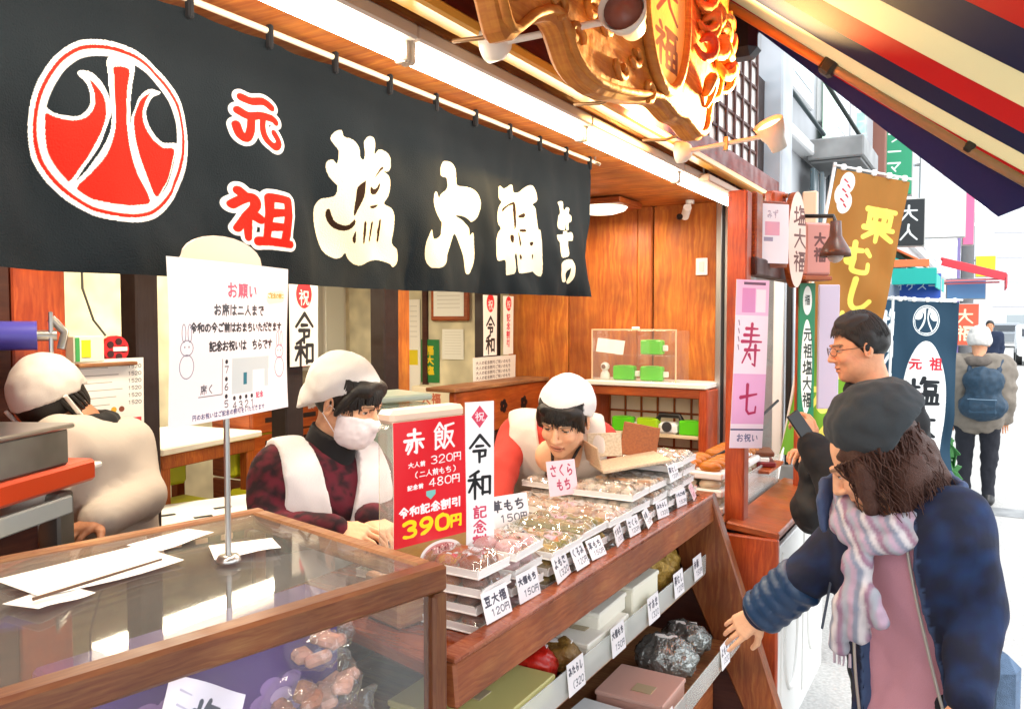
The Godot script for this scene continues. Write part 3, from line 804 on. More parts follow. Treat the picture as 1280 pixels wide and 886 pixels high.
# a hand in its own axes: wrist at 0, +x along the fingers, +y the back of the hand, thumb towards +z (side 1) or -z (side -1)
func add_hand(acc: Acc, xf: Transform3D, side: float, curl: float, skin: Color, spread := 1.0, point := false):
	var F := Field.new(Vector3(-0.04, -0.11, -0.085), Vector3(0.195, 0.04, 0.085), 0.0034)
	var zs := [0.029, 0.010, -0.010, -0.028]
	var ln := [0.073, 0.082, 0.076, 0.060]
	F.cap(Vector3(-0.035, 0, 0), Vector3(0.01, 0, 0), 0.024, 0.022, 0.01)
	for i in 4:
		var kn := Vector3(0.086 - absf(i - 1.2) * 0.005, 0, zs[i] * side)
		F.cap(Vector3(0.0, -0.002, zs[i] * side * 0.55), kn, 0.0135, 0.0108, 0.014)
		var d := Vector3(1, 0, (zs[i] * 2.2 * spread) * side).normalized()
		var p := kn
		var c := curl * (1.0 + 0.12 * i)
		if point and i == 0: c *= 0.35
		var down := 0.0
		var r := 0.0084 - (0.0011 if i == 3 else 0.0)
		for k in 3:
			down += c * [0.75, 1.0, 0.7][k]
			var q: Vector3 = p + (d * cos(down) + Vector3(0, -sin(down), 0)) * ln[i] * [0.45, 0.31, 0.24][k]
			F.cap(p, q, r, r * 0.9, 0.003 if k == 0 else 0.002)
			p = q
			r *= 0.9
	var t0 := Vector3(0.018, -0.006, 0.020 * side)
	var t1 := Vector3(0.048, -0.016, 0.046 * side)
	var t2 := t1 + Vector3(0.024, -0.012 - curl * 0.012, 0.014 * side)
	var t3 := t2 + Vector3(0.022, -0.008 - curl * 0.010, 0.002 * side)
	F.cap(t0, t1, 0.015, 0.0115, 0.012)
	F.cap(t1, t2, 0.0105, 0.0095, 0.003)
	F.cap(t2, t3, 0.0095, 0.0078, 0.002)
	var nail := skin.lerp(lin("f0c8bc"), 0.4)
	F.add(acc, xf, func(p: Vector3, g: Vector3) -> Color: return nail if p.x > 0.145 and g.y > 0.6 else skin)

func span_of(S: Dictionary, keys: Array, pad: float) -> Array:
	var lo := Vector3.ONE * 99.0
	var hi := Vector3.ONE * -99.0
	for k in keys:
		lo = lo.min(S[k]); hi = hi.max(S[k])
	return [lo - Vector3.ONE * pad, hi + Vector3.ONE * pad]

func torso(F: Field, S: Dictionary, infl: float, low := 1.0, slim := 1.0):
	var rows := [[0.0, 0.72, 0.058], [0.14, 0.62, 0.085], [0.36, 0.50, 0.098], [0.62, 0.42, 0.095], [0.85, 0.46, 0.102], [1.0, 0.5, 0.108], [1.2, 0.55, 0.11]]
	var prev := []
	slim *= float(S.get("slim", 1.0))
	for r in rows:
		if r[0] > low: break
		var a: Vector3 = S.shL.lerp(S.hipL, minf(r[0], 1.0)); var b: Vector3 = S.shR.lerp(S.hipR, minf(r[0], 1.0))
		if r[0] > 1.0:
			var dn: Vector3 = ((S.knL - S.hipL) + (S.knR - S.hipR)).normalized() * 0.15
			a += dn; b += dn
		var m := (a + b) / 2.0
		var bulge: Vector3 = S.face * (0.012 if r[0] > 0.1 and r[0] < 0.5 else 0.0)
		a = m + (a - m) * r[1] * 1.15 * slim + bulge; b = m + (b - m) * r[1] * 1.15 * slim + bulge
		var R: float = r[2] * slim + infl
		F.cap(a, b, R, R, 0.05)
		if prev:
			F.cap((prev[0] + a) / 2.0, (prev[1] + b) / 2.0, (prev[2] + R) / 2.0, (prev[2] + R) / 2.0, 0.05)
		prev = [a, b, R]

func arm(F: Field, S: Dictionary, s: String, r: Array, upto := 1.0):
	var sh: Vector3 = S["sh" + s]; var el: Vector3 = S["el" + s]; var wr: Vector3 = S["wr" + s]
	F.cap(sh, el, r[0], r[1], 0.03)
	if upto > 0.0: F.cap(el, el.lerp(wr, upto), r[1], r[2], 0.02)

func legs(F: Field, S: Dictionary, infl: float):
	for s in ["L", "R"]:
		F.cap(S["hip" + s], S["kn" + s], 0.088 + infl, 0.058 + infl, 0.03)
		F.cap(S["kn" + s], S["an" + s], 0.058 + infl, 0.042 + infl, 0.02)

# skeleton: world joints to local ones, legs added
func rig(j: Dictionary, face: Vector3, wide: float, lean := Vector3.ZERO) -> Dictionary:
	var S := j.duplicate()
	var base: Vector3 = (S.hipL + S.hipR) / 2.0
	base.y = 0.0
	for k in S.keys(): S[k] = S[k] - base
	var m: Vector3 = (S.shL + S.shR) / 2.0
	var f: float = wide / S.shL.distance_to(S.shR)
	for k in ["shL", "shR"]: S[k] = m + (S[k] - m) * f
	m = (S.hipL + S.hipR) / 2.0
	f = 0.19 / S.hipL.distance_to(S.hipR)
	for k in ["hipL", "hipR"]: S[k] = m + (S[k] - m) * f
	S.base = base
	S.face = Vector3(face.x, 0, face.z).normalized()
	for s in ["L", "R"]:
		var h: Vector3 = S["hip" + s]
		S["kn" + s] = Vector3(h.x + lean.x * 0.4, h.y * 0.54, h.z + lean.z * 0.4) + S.face * 0.03
		S["an" + s] = Vector3(h.x + lean.x, 0.09, h.z + lean.z)
		S["toe" + s] = S["an" + s] + S.face * 0.16 - Vector3(0, 0.05, 0)
		S["heel" + s] = S["an" + s] - S.face * 0.04 - Vector3(0, 0.045, 0)
	return S

func body(root: Node3D, S: Dictionary, skin: Color, look: Vector3, tilt := Vector3.UP, male := false, hands := {}) -> Transform3D:
	var acc := Acc.new()
	var b := span_of(S, ["head", "shL", "shR", "elL", "elR", "wrL", "wrR", "hipL", "hipR", "anL", "anR", "toeL", "toeR"], 0.14)
	var F := Field.new(b[0], b[1], 0.016)
	torso(F, S, -0.014, 1.0)
	var hb := frame(look, tilt)
	var nk: Vector3 = S.head + hb * Vector3(0, -0.14, -0.03)
	F.cap(S.neck, nk, 0.06, 0.052, 0.03)
	for s in ["L", "R"]:
		arm(F, S, s, [0.048, 0.038, 0.026])
		F.cap(S["an" + s], S["an" + s] - Vector3(0, 0.03, 0), 0.04, 0.035, 0.02)
		F.cap(S["heel" + s], S["toe" + s], 0.038, 0.034, 0.03)
	legs(F, S, -0.01)
	F.add(acc, Transform3D(), func(_p, _g): return skin)
	var hx := Transform3D(hb, S.head)
	add_head(acc, hx, skin, male)
	for s in ["L", "R"]:
		var side := 1.0 if s == "L" else -1.0
		var H: Dictionary = hands.get(s, {})
		var wr: Vector3 = S["wr" + s]
		var dir: Vector3 = H.get("dir", (wr - S["el" + s])).normalized()
		var back: Vector3 = H.get("back", Vector3.UP)
		var zz := dir.cross(back).normalized()
		# for the left hand with its back up the thumb points to +z of (dir, back, dir x back) mirrored by side
		add_hand(acc, Transform3D(Basis(dir, zz.cross(dir), zz).scaled(Vector3.ONE * (0.98 if male else 0.88)), wr), H.get("side", side), H.get("curl", 0.35), skin, H.get("spread", 1.0), H.get("point", false))
	var m := plain(Color.WHITE, 0.55)
	m.vertex_color_use_as_albedo = true
	m.subsurf_scatter_enabled = true
	m.subsurf_scatter_strength = 0.05
	m.uv1_triplanar = true; m.uv1_scale = Vector3.ONE * 9.0
	m.normal_enabled = true; m.normal_texture = T.bump; m.normal_scale = 0.22
	part(root, "body", acc.mesh(true), m)
	return hx

func folds(f: float, sd: int) -> FastNoiseLite:
	var n := FastNoiseLite.new()
	n.seed = sd; n.frequency = f; n.fractal_octaves = 2
	return n

func cloth(c: String, rough := 0.9) -> StandardMaterial3D:
	var m := tri_mat(col(c), rough, T.fine, 18.0, T.weave, 0.28)
	m.rim_enabled = true; m.rim = 0.25; m.rim_tint = 0.6
	return m

func tinted(rough := 0.9) -> StandardMaterial3D:
	var m := plain(Color.WHITE, rough)
	m.vertex_color_use_as_albedo = true
	m.uv1_triplanar = true; m.uv1_scale = Vector3.ONE * 18.0
	m.normal_enabled = true; m.normal_texture = T.weave; m.normal_scale = 0.28
	return m

func soft(root: Node3D, n: String, F: Field, mat: Material, wob: FastNoiseLite = null, amp := 0.0, xf := Transform3D(), tint = null) -> MeshInstance3D:
	var a := Acc.new()
	F.add(a, xf, tint, wob, amp)
	return part(root, n, a.mesh(tint != null), mat)

func trousers(root: Node3D, S: Dictionary, mat: Material, shoe: Material):
	var b := span_of(S, ["hipL", "hipR", "anL", "anR", "toeL", "toeR"], 0.16)
	var F := Field.new(b[0], b[1], 0.014)
	legs(F, S, 0.006 if not S.has("slim") else -0.012)
	F.cap(S.hipL, S.hipR, 0.105 * pow(float(S.get("slim", 1.0)), 1.6), 0.105 * pow(float(S.get("slim", 1.0)), 1.6), 0.04)
	soft(root, "trousers", F, mat, folds(9.0, 5), 0.012)
	for s in ["L", "R"]:
		var c: Vector3 = S["an" + s]
		var G := Field.new(c - Vector3(0.25, 0.12, 0.25), c + Vector3(0.25, 0.08, 0.25), 0.01)
		G.cap(S["heel" + s], S["toe" + s], 0.046, 0.042, 0.02)
		G.cap(c, c - Vector3(0, 0.03, 0), 0.05, 0.05, 0.03)
		G.half(Vector3(0, -1, 0), 0.0)
		soft(root, "shoe", G, shoe)

func garment(root: Node3D, n: String, S: Dictionary, infl: float, sleeve: Array, mat: Material, low := 1.0, amp := 0.010, sd := 1, tint = null, carve = null, cell := 0.012, ff := 8.0) -> MeshInstance3D:
	var b := span_of(S, ["neck", "shL", "shR", "elL", "elR", "wrL", "wrR", "hipL", "hipR"], 0.26)
	var F := Field.new(b[0], b[1], cell)
	torso(F, S, infl, low)
	if sleeve:
		for s in ["L", "R"]: arm(F, S, s, sleeve, 0.97)
	if carve != null: carve.call(F)
	return soft(root, n, F, mat, folds(ff, sd), amp, Transform3D(), tint)

# a cap, hood or hair shell: the skull grown by g and kept where keep(p) <= 0 (in head axes)
func skull_shell(root: Node3D, n: String, hx: Transform3D, g: float, keep: Callable, mat: Material, extra = null, wob := 0.0, sd := 3) -> MeshInstance3D:
	var F := Field.new(Vector3(-0.17, -0.26, -0.22), Vector3(0.17, 0.2, 0.17), 0.006)
	F.ell(Vector3(0, 0.03, -0.014), Vector3(0.074 + g, 0.084 + g, 0.093 + g))
	if extra != null: extra.call(F)
	F.clip(keep)
	return soft(root, n, F, mat, folds(13.0, sd) if wob > 0.0 else null, wob, hx)

func strands(root: Node3D, n: String, hx: Transform3D, list: Array, mat: Material, r0 := 0.006, r1 := 0.002) -> MeshInstance3D:
	var st := new_st()
	for s in list:
		var p := []
		for q in s: p.append(hx * q)
		var rr := []
		for i in p.size(): rr.append(lerpf(r0, r1, float(i) / (p.size() - 1)))
		add_tube(st, p, rr, 6)
	return part(root, n, finish(st), mat)

# ---------------------------------------------------------------- first: camera, sky, sun, exposure
func stage():
	var cam := Camera3D.new()
	cam.name = "camera"
	cam.position = Vector3(0, 1.65, 0)
	cam.rotation_degrees = Vector3(-2.45, 30.6, 0)
	cam.fov = 47.6
	cam.near = 0.05
	cam.far = 600.0
	add_child(cam)
	var we := WorldEnvironment.new()
	we.name = "environment"
	var e := Environment.new()
	e.background_mode = Environment.BG_SKY
	var sm := ProceduralSkyMaterial.new()
	sm.sky_top_color = col("dfe6ee"); sm.sky_horizon_color = col("fbfbfb"); sm.sky_curve = 0.2
	sm.ground_bottom_color = col("b0b0b0"); sm.ground_horizon_color = col("e8e8e8")
	sm.sky_energy_multiplier = 1.5
	e.sky = Sky.new()
	e.sky.sky_material = sm
	e.tonemap_mode = Environment.TONE_MAPPER_LINEAR
	e.tonemap_exposure = 1.5
	e.sdfgi_enabled = true; e.ssao_enabled = true; e.ssil_enabled = true
	we.environment = e
	add_child(we)
	var sun := DirectionalLight3D.new()
	sun.name = "sun"
	sun.light_energy = 0.4; sun.light_angular_distance = 14.0; sun.light_color = col("fff6ea")
	sun.shadow_enabled = true
	sun.rotation_degrees = Vector3(-58, 40, 0)
	add_child(sun)

func area_lamp(par: Node3D, at: Vector3, rot: Vector3, size: Vector2, e: float, c: Color):
	var l := AreaLight3D.new()
	l.name = "lamp_light"
	l.area_size = size
	l.light_energy = e; l.light_color = c
	l.shadow_enabled = true
	l.area_range = 12.0
	l.area_attenuation = 2.0
	par.add_child(l, true)
	l.position = at; l.rotation_degrees = rot

# ---------------------------------------------------------------- ground and the shop's shell
func structure(n: String, mesh: Mesh, mat: Material, at: Vector3, rot := Vector3.ZERO) -> MeshInstance3D:
	return single(n, mesh, mat, "", "", at, rot, "", "structure")

func shell():
	var g := PlaneMesh.new()
	g.size = Vector2(400, 600)
	structure("street", g, M.asphalt, Vector3(100, 0, -200))
	structure("pavement", cbox(Vector3(2.6, 0.02, 70), 0.004), M.pave, Vector3(0.4, -0.004, -30))
	var strip := cbox(Vector3(3.4, 0.004, 0.34), 0.001)
	structure("drain_strip", strip, M.grey, Vector3(1.45, 0.0085, -8.0))
	structure("shop_floor", cbox(Vector3(3.1, 0.06, 5.8), 0.005), tri_mat(col("8a7a68"), 0.5, T.mottle, 1.0), Vector3(-2.45, 0.0, -1.5))
	structure("shop_ceiling", cbox(Vector3(1.5, 0.05, 6.4), 0.004), M.wood_ceiling, Vector3(-1.79, 2.295, -1.2))
	structure("back_room_ceiling", cbox(Vector3(1.5, 0.05, 5.8), 0.004), M.cream, Vector3(-3.28, 2.33, -1.5))
	structure("back_room_wall", cbox(Vector3(0.1, 2.4, 5.9), 0.004), M.cream, Vector3(-4.0, 1.15, -1.51))
	structure("back_room_end_wall", cbox(Vector3(1.5, 2.4, 0.08), 0.004), M.cream, Vector3(-3.22, 1.15, -4.42))
	structure("near_side_wall", cbox(Vector3(2.9, 2.4, 0.1), 0.004), M.wood_wall, Vector3(-2.5, 1.15, 1.35))
	# end wall of wide boards facing the counter
	var ew := thing("end_wall", "tall orange wooden wall of wide boards behind the display cabinet", "wall", Vector3(-1.85, 0, -4.2))
	part(ew, "backing", cbox(Vector3(1.32, 2.3, 0.06), 0.003), M.wood_wall, Vector3(0, 1.14, -0.05))
	for b in [[-0.45, 0.405], [-0.03, 0.425], [0.46, 0.375]]:
		part(ew, "board", cbox(Vector3(b[1], 2.27, 0.03), 0.005), [M.wood_wall, M.wood_wall2, M.wood_wall][0 if b[0] < -0.2 else (1 if b[0] < 0.2 else 2)], Vector3(b[0], 1.135, 0.0))
	part(ew, "pilaster", cbox(Vector3(0.085, 2.27, 0.05), 0.006), M.wood_wall2, Vector3(0.228, 1.135, 0.008))
	part(ew, "dark_joint", cbox(Vector3(0.02, 2.27, 0.02), 0.002), M.wood_dark, Vector3(0.283, 1.135, 0.004))
	part(ew, "skirting", cbox(Vector3(1.3, 0.12, 0.02), 0.004), M.wood_h, Vector3(0, 0.1, 0.036))
	# aluminium channel where the wall ends
	var ch := thing("shutter_channel", "narrow grey metal shutter channel standing at the wall's right edge", "channel", Vector3(-1.185, 0, -4.1))
	part(ch, "rail", cbox(Vector3(0.03, 2.25, 0.05), 0.003), M.steel, Vector3(0, 1.14, 0))
	part(ch, "rail", cbox(Vector3(0.012, 2.25, 0.05), 0.002), M.black, Vector3(0.022, 1.14, 0.0))
	part(ch, "rail", cbox(Vector3(0.02, 2.25, 0.05), 0.003), M.steel, Vector3(0.04, 1.14, 0))
	# partition between shop and back room: dark posts, beam, wooden leaf
	var pt := thing("partition", "dark wooden post and beam partition in front of the cream back room", "partition", Vector3(-2.5, 0, 0))
	for z in [[-1.72, 0.085], [-2.39, 0.10], [-3.02, 0.11], [-3.95, 0.15]]:
		part(pt, "post", cbox(Vector3(0.09, 2.28, z[1]), 0.006), M.wood_dark, Vector3(0, 1.14, z[0]))
	part(pt, "slim_post", cbox(Vector3(0.06, 2.28, 0.09), 0.006), M.wood_wall, Vector3(0, 1.14, -3.135))
	part(pt, "beam", cbox(Vector3(0.12, 0.16, 5.6), 0.006), M.wood_dark, Vector3(0, 2.19, -1.4))
	part(pt, "leaf", cbox(Vector3(0.05, 2.1, 0.16), 0.005), M.wood_red, Vector3(0, 1.08, -1.37))
	part(pt, "leaf", cbox(Vector3(0.05, 2.1, 0.17), 0.005), M.wood_dark_h, Vector3(0, 1.08, -1.20))
	part(pt, "leaf", cbox(Vector3(0.05, 2.1, 1.0), 0.005), M.wood, Vector3(0, 1.08, -0.60))
	part(pt, "low_rail", cbox(Vector3(0.06, 0.06, 0.52), 0.005), M.wood_dark, Vector3(0, 0.5, -2.05))
	part(pt, "low_rail", cbox(Vector3(0.06, 0.06, 0.78), 0.005), M.wood_dark, Vector3(0, 0.5, -3.57))

# ---------------------------------------------------------------- eaves: lamps, fascia, carved sign, lattice, awning
func eaves():
	var fas := thing("fascia_beam", "long dark red wooden fascia beam above the fluorescent lamps", "beam", Vector3(-1.0, 0, -1.4))
	part(fas, "lower_trim", cbox(Vector3(0.05, 0.03, 6.2), 0.006), plain(col("e8b04c"), 0.3), Vector3(0.03, 2.272, 0))
	part(fas, "face_board", cbox(Vector3(0.05, 0.10, 6.2), 0.006), tri_mat(col("8c2a12"), 0.35, grain_tex("wood_along"), 1.4), Vector3(0.0, 2.34, 0))
	part(fas, "upper_board", cbox(Vector3(0.05, 0.55, 6.2), 0.006), M.wood_dark, Vector3(-0.08, 2.66, 0))
	part(fas, "soffit", cbox(Vector3(0.6, 0.03, 4.2), 0.006), M.wood_dark, Vector3(0.12, 2.96, 0.4))
	# lamps
	for k in 5:
		var z := -3.44 + k * 0.84
		var lbl: String = ["fifth white fluorescent lamp along the eaves, next to the lattice", "fourth white fluorescent lamp along the eaves, near the second spotlight", "third white fluorescent lamp along the eaves, under the first spotlight", "second white fluorescent lamp along the eaves, above the emblem's characters", "nearest white fluorescent lamp along the eaves, cut by the picture's top"][k]
		var l := thing("fluorescent_lamp", lbl, "lamp", Vector3(-1.05, 2.2, z), 0.0, "fluorescent lamps along the eaves")
		var tb := CylinderMesh.new()
		tb.top_radius = 0.019; tb.bottom_radius = 0.019; tb.height = 0.80; tb.radial_segments = 16
		part(l, "tube", tb, M.lamp_glow, Vector3(0, 0, 0), Vector3(90, 0, 0))
		part(l, "housing", cbox(Vector3(0.062, 0.032, 0.838), 0.005), plain(col("a8988c"), 0.5), Vector3(0.006, 0.038, 0))
		for s in [-1, 1]: part(l, "end_cap", cbox(Vector3(0.032, 0.05, 0.018), 0.004), plain(col("c8bca8"), 0.5), Vector3(0, 0.004, s * 0.41))
		area_lamp(l, Vector3(-0.004, -0.019, 0), Vector3(-90, 0, 0), Vector2(0.033, 0.8), 0.34, col("fff2de"))
		area_lamp(l, Vector3(-0.019, 0.0, 0), Vector3(0, 90, 0), Vector2(0.8, 0.033), 0.10, col("fff2de"))
	# ceiling lamp inside
	var cl := thing("ceiling_lamp", "flat white ceiling lamp glowing beyond the end of the black curtain", "lamp", Vector3(-1.74, 2.235, -3.85))
	part(cl, "frame", cbox(Vector3(0.34, 0.03, 0.30), 0.005), M.wood_h, Vector3(0, 0.012, 0))
	part(cl, "diffuser", lathe([[0.0, -0.035], [0.08, -0.032], [0.125, -0.018], [0.14, 0.0], [0.0, 0.0]], 28), M.lamp_soft)
	area_lamp(cl, Vector3(0, -0.04, 0), Vector3(-90, 0, 0), Vector2(0.24, 0.24), 0.55, col("ffeccc"))
	for k in 2:
		var c2 := thing("ceiling_lamp", ["flat white ceiling lamp above the masked woman, behind the black curtain", "flat white ceiling lamp above the leaning woman, behind the black curtain"][k], "lamp", Vector3(-1.95, 2.235, -1.35 - k * 1.25))
		part(c2, "frame", cbox(Vector3(0.34, 0.03, 0.30), 0.005), M.wood_h, Vector3(0, 0.012, 0))
		part(c2, "diffuser", lathe([[0.0, -0.035], [0.08, -0.032], [0.125, -0.018], [0.14, 0.0], [0.0, 0.0]], 28), M.lamp_soft)
		area_lamp(c2, Vector3(0, -0.04, 0), Vector3(-90, 0, 0), Vector2(0.24, 0.24), 1.1, col("ffeccc"))
	var bl := thing("back_room_lamp", "bright lamp in the cream back room above the plants", "lamp", Vector3(-3.3, 2.2, -2.6))
	part(bl, "housing", cbox(Vector3(0.24, 0.04, 1.2), 0.006), M.white, Vector3(0, 0.07, 0))
	part(bl, "tube", cbox(Vector3(0.14, 0.05, 1.14), 0.02), M.lamp_soft, Vector3(0, 0.02, 0))
	area_lamp(bl, Vector3(0, -0.012, 0), Vector3(-90, 0, 0), Vector2(0.14, 1.1), 2.4, col("fff0d4"))
	# carved gold sign
	var sg := thing("carved_sign", "large golden carved wooden sign with a wavy edge and an oval plaque, lit by spotlights", "sign", Vector3(-0.80, 2.2, -2.0), 90.0)
	var top := PackedVector2Array()
	# outline in (along the street, up): runs from z -1.0 to -2.9
	var pts := [Vector2(-1.0, 0.02), Vector2(-0.86, 0.09), Vector2(-0.76, 0.05), Vector2(-0.70, -0.03), Vector2(-0.60, 0.03), Vector2(-0.50, 0.06), Vector2(-0.42, -0.01), Vector2(-0.30, -0.03), Vector2(-0.10, -0.005), Vector2(0.08, 0.03), Vector2(0.2, 0.015), Vector2(0.30, 0.02), Vector2(0.42, 0.0), Vector2(0.50, 0.03), Vector2(0.54, 0.12), Vector2(0.62, 0.16), Vector2(0.68, 0.28), Vector2(0.75, 0.36), Vector2(0.74, 0.5), Vector2(0.80, 0.6), Vector2(0.7, 0.72), Vector2(0.3, 0.8), Vector2(-0.3, 0.82), Vector2(-0.9, 0.78), Vector2(-1.1, 0.5), Vector2(-1.12, 0.2)]
	var ol := smooth_loop(PackedVector2Array(pts), 4)
	part(sg, "board", slab(ol, 0.06, 0.012), M.wood_gold)
	part(sg, "back_board", cbox(Vector3(1.5, 0.5, 0.03), 0.006), M.wood_dark_h, Vector3(-0.15, 0.42, -0.06))
	# raised wavy rim following the lower edge
	var rim := []
	for i in range(0, 18 * 4): rim.append(Vector3(ol[i].x, ol[i].y + 0.02, 0.032))
	part(sg, "carved_rim", tube(rim, [0.010], 8), M.wood_gold)
	# oval plaque with two characters
	var im := canvas(220, 520, col("e8b860"))
	for i in 60: stroke(im, PackedVector2Array([Vector2(rng.randf() * 220, rng.randf() * 300), Vector2(rng.randf() * 220, rng.randf() * 220 + 300)]), 1.0, 0.5, col("dba850"))
	for c in [["塩", 40], ["大", 190], ["福", 340]]: glyph(im, c[0], 45, c[1], 130, 135, 9, col("6a1c0c"))
	var plq := PackedVector2Array()
	var ring := []
	for i in 40:
		var a := TAU * i / 40
		plq.append(Vector2(cos(a) * 0.155, sin(a) * 0.225))
	for i in 41:
		var a := TAU * i / 40
		ring.append(Vector3(cos(a) * 0.165, sin(a) * 0.24, 0.04))
	part(sg, "plaque_rim", tube(ring, [0.017], 10), M.wood_gold, Vector3(0.10, 0.31, 0))
	var pm := oval_card(plq, 0.012, print_mat(im, 0.4), M.wood_gold)
	part(sg, "plaque", pm, null, Vector3(0.10, 0.31, 0.036))
	# relief on the right of the plaque: curling leaves and clouds
	var r2 := RandomNumberGenerator.new()
	r2.seed = 4
	for k in 26:
		var st := new_st()
		var c := Vector2(0.36 + r2.randf() * 0.32, 0.08 + r2.randf() * 0.6)
		if c.x > 0.5 and c.y < 0.22: c.y += 0.2
		var a0 := r2.randf() * TAU
		var p := []
		var rr := []
		for i in 12:
			var t := i / 11.0
			var rad := 0.055 * (1.0 - t * 0.85)
			p.append(Vector3(c.x + cos(a0 + t * 5.5) * rad, c.y + sin(a0 + t * 5.5) * rad, 0.035 + 0.03 * sin(t * PI)))
			rr.append(0.006 + 0.014 * sin(t * PI))
		add_tube(st, p, rr, 7)
		part(sg, "relief_curl", finish(st), M.wood_gold if k % 4 else M.wood_red)
	for k in 12:
		var c := Vector3(-0.95 + k * 0.085, 0.10 + 0.05 * sin(k * 1.9), 0.034)
		if absf(c.x - 0.10) < 0.2: c.y = 0.045
		var p := []
		for i in 10:
			var t := i / 9.0
			p.append(c + Vector3(cos(t * 5.0 + k) * 0.045 * (1 - t * 0.8), sin(t * 5.0 + k) * 0.03 * (1 - t * 0.8), 0))
		part(sg, "relief_curl", tube(p, [0.007, 0.010], 6), M.wood_gold)
	# hangers that carry the sign
	for z in [-0.62, -0.05, 0.45]:
		part(sg, "hanger", tube([Vector3(z, 0.03, -0.03), Vector3(z + 0.01, 0.02, -0.09), Vector3(z + 0.02, 0.03, -0.17)], [0.005], 8), plain(col("8a6a48"), 0.4, 0.5))
	# spotlights on arms
	for q in [[-1.494, 2.245, "white spotlight on a long arm in front of the carved sign's left half", 0.27, 0.05, -0.13], [-2.731, 2.235, "white spotlight on an arm by the lattice, its lamp lit and turned to the sign", 0.30, 0.05, -0.12]]:
		var sp := thing("spotlight", q[2], "spotlight", Vector3(-0.945, q[1], q[0]), 0.0, "arm spotlights on the fascia")
		part(sp, "base", lathe([[0.0, 0.05], [0.022, 0.048], [0.036, 0.03], [0.038, 0.0], [0.0, 0.0]], 24), M.spot_white, Vector3(0, 0, 0), Vector3(0, 0, -90))
		var tip := Vector3(q[3], q[4], q[5])
		part(sp, "arm", tube([Vector3(0.04, 0, 0), tip], [0.008], 8), M.spot_white)
		part(sp, "arm_clip", cbox(Vector3(0.018, 0.05, 0.018), 0.003), M.steel, Vector3(0.04, 0, 0).lerp(tip, 0.45))
		var aim := (Vector3(0.12, 0.10, 0.9) if q[0] > -2.0 else Vector3(-0.12, 0.35, 0.25)).normalized()
		var hd := part(sp, "head", lathe([[0.0, -0.06], [0.028, -0.055], [0.032, -0.02], [0.042, 0.0], [0.052, 0.045], [0.049, 0.047], [0.038, 0.005], [0.0, 0.0]], 26), M.spot_white, tip)
		hd.basis = Basis(Quaternion(Vector3.UP, aim))
		part(sp, "joint", ball(0.014), M.steel, tip - aim * 0.02)
		var bu := part(sp, "bulb", lathe([[0.0, 0.0], [0.034, 0.004], [0.042, 0.034], [0.0, 0.04]], 20), M.bulb_glow if q[0] < -2.0 else plain(col("8a5a50"), 0.3), tip)
		bu.basis = hd.basis
		var sl := SpotLight3D.new()
		sl.name = "spot_light"
		sl.light_color = col("ffcf80"); sl.light_energy = 8.0; sl.spot_angle = 62.0; sl.spot_range = 6.0; sl.spot_attenuation = 2.0
		sl.light_size = 0.04; sl.shadow_enabled = true
		if q[0] > -2.0:
			sl.free()
			continue
		sp.add_child(sl)
		sl.position = tip + aim * 0.06
		var to: Vector3 = (Vector3(-0.78, 2.55, -2.0) if q[0] > -2.0 else Vector3(-0.78, 2.5, -2.4)) - (sp.position + sl.position)
		sl.basis = Basis.looking_at(to)
	# lattice of the upper front
	var lt := thing("shoji_lattice", "brown wooden lattice screen with pale panes at the end of the carved sign", "lattice", Vector3(-1.0, 2.24, -3.66), 90.0)
	part(lt, "pane", cbox(Vector3(0.82, 0.74, 0.006), 0.001), plain(col("ece4dc"), 0.6), Vector3(0, 0.38, -0.012))
	for x in 7: part(lt, "upright", cbox(Vector3(0.020, 0.76, 0.012), 0.003), M.wood_lattice, Vector3(-0.40 + x * 0.1333, 0.38, 0.001))
	for y in 8: part(lt, "crossbar", cbox(Vector3(0.82, 0.014, 0.010), 0.002), M.wood_lattice, Vector3(0, 0.02 + y * 0.105, -0.002))
	part(lt, "bottom_rail", cbox(Vector3(0.9, 0.03, 0.05), 0.004), plain(col("b8a088"), 0.5), Vector3(0, -0.015, 0.0))

func oval_card(ol: PackedVector2Array, t: float, front: Material, rest: Material) -> ArrayMesh:
	var lo := ol[0]; var hi := ol[0]
	for p in ol: lo = lo.min(p); hi = hi.max(p)
	var st := new_st()
	st.set_smooth_group(-1)
	var ids := Geometry2D.triangulate_polygon(ol)
	for k in range(0, ids.size(), 3):
		var q := [ol[ids[k]], ol[ids[k + 1]], ol[ids[k + 2]]]
		if (q[1] - q[0]).cross(q[2] - q[0]) > 0.0: q = [q[0], q[2], q[1]]
		for e in q:
			st.set_uv(Vector2((e.x - lo.x) / (hi.x - lo.x), 1.0 - (e.y - lo.y) / (hi.y - lo.y)))
			st.add_vertex(Vector3(e.x, e.y, t / 2 + 0.0005))
	st.generate_normals()
	st.set_material(front)
	var m := st.commit()
	var body := slab(ol, t, 0.002)
	m.add_surface_from_arrays(Mesh.PRIMITIVE_TRIANGLES, body.surface_get_arrays(0))
	m.surface_set_material(0, front)
	m.surface_set_material(1, rest)
	return m

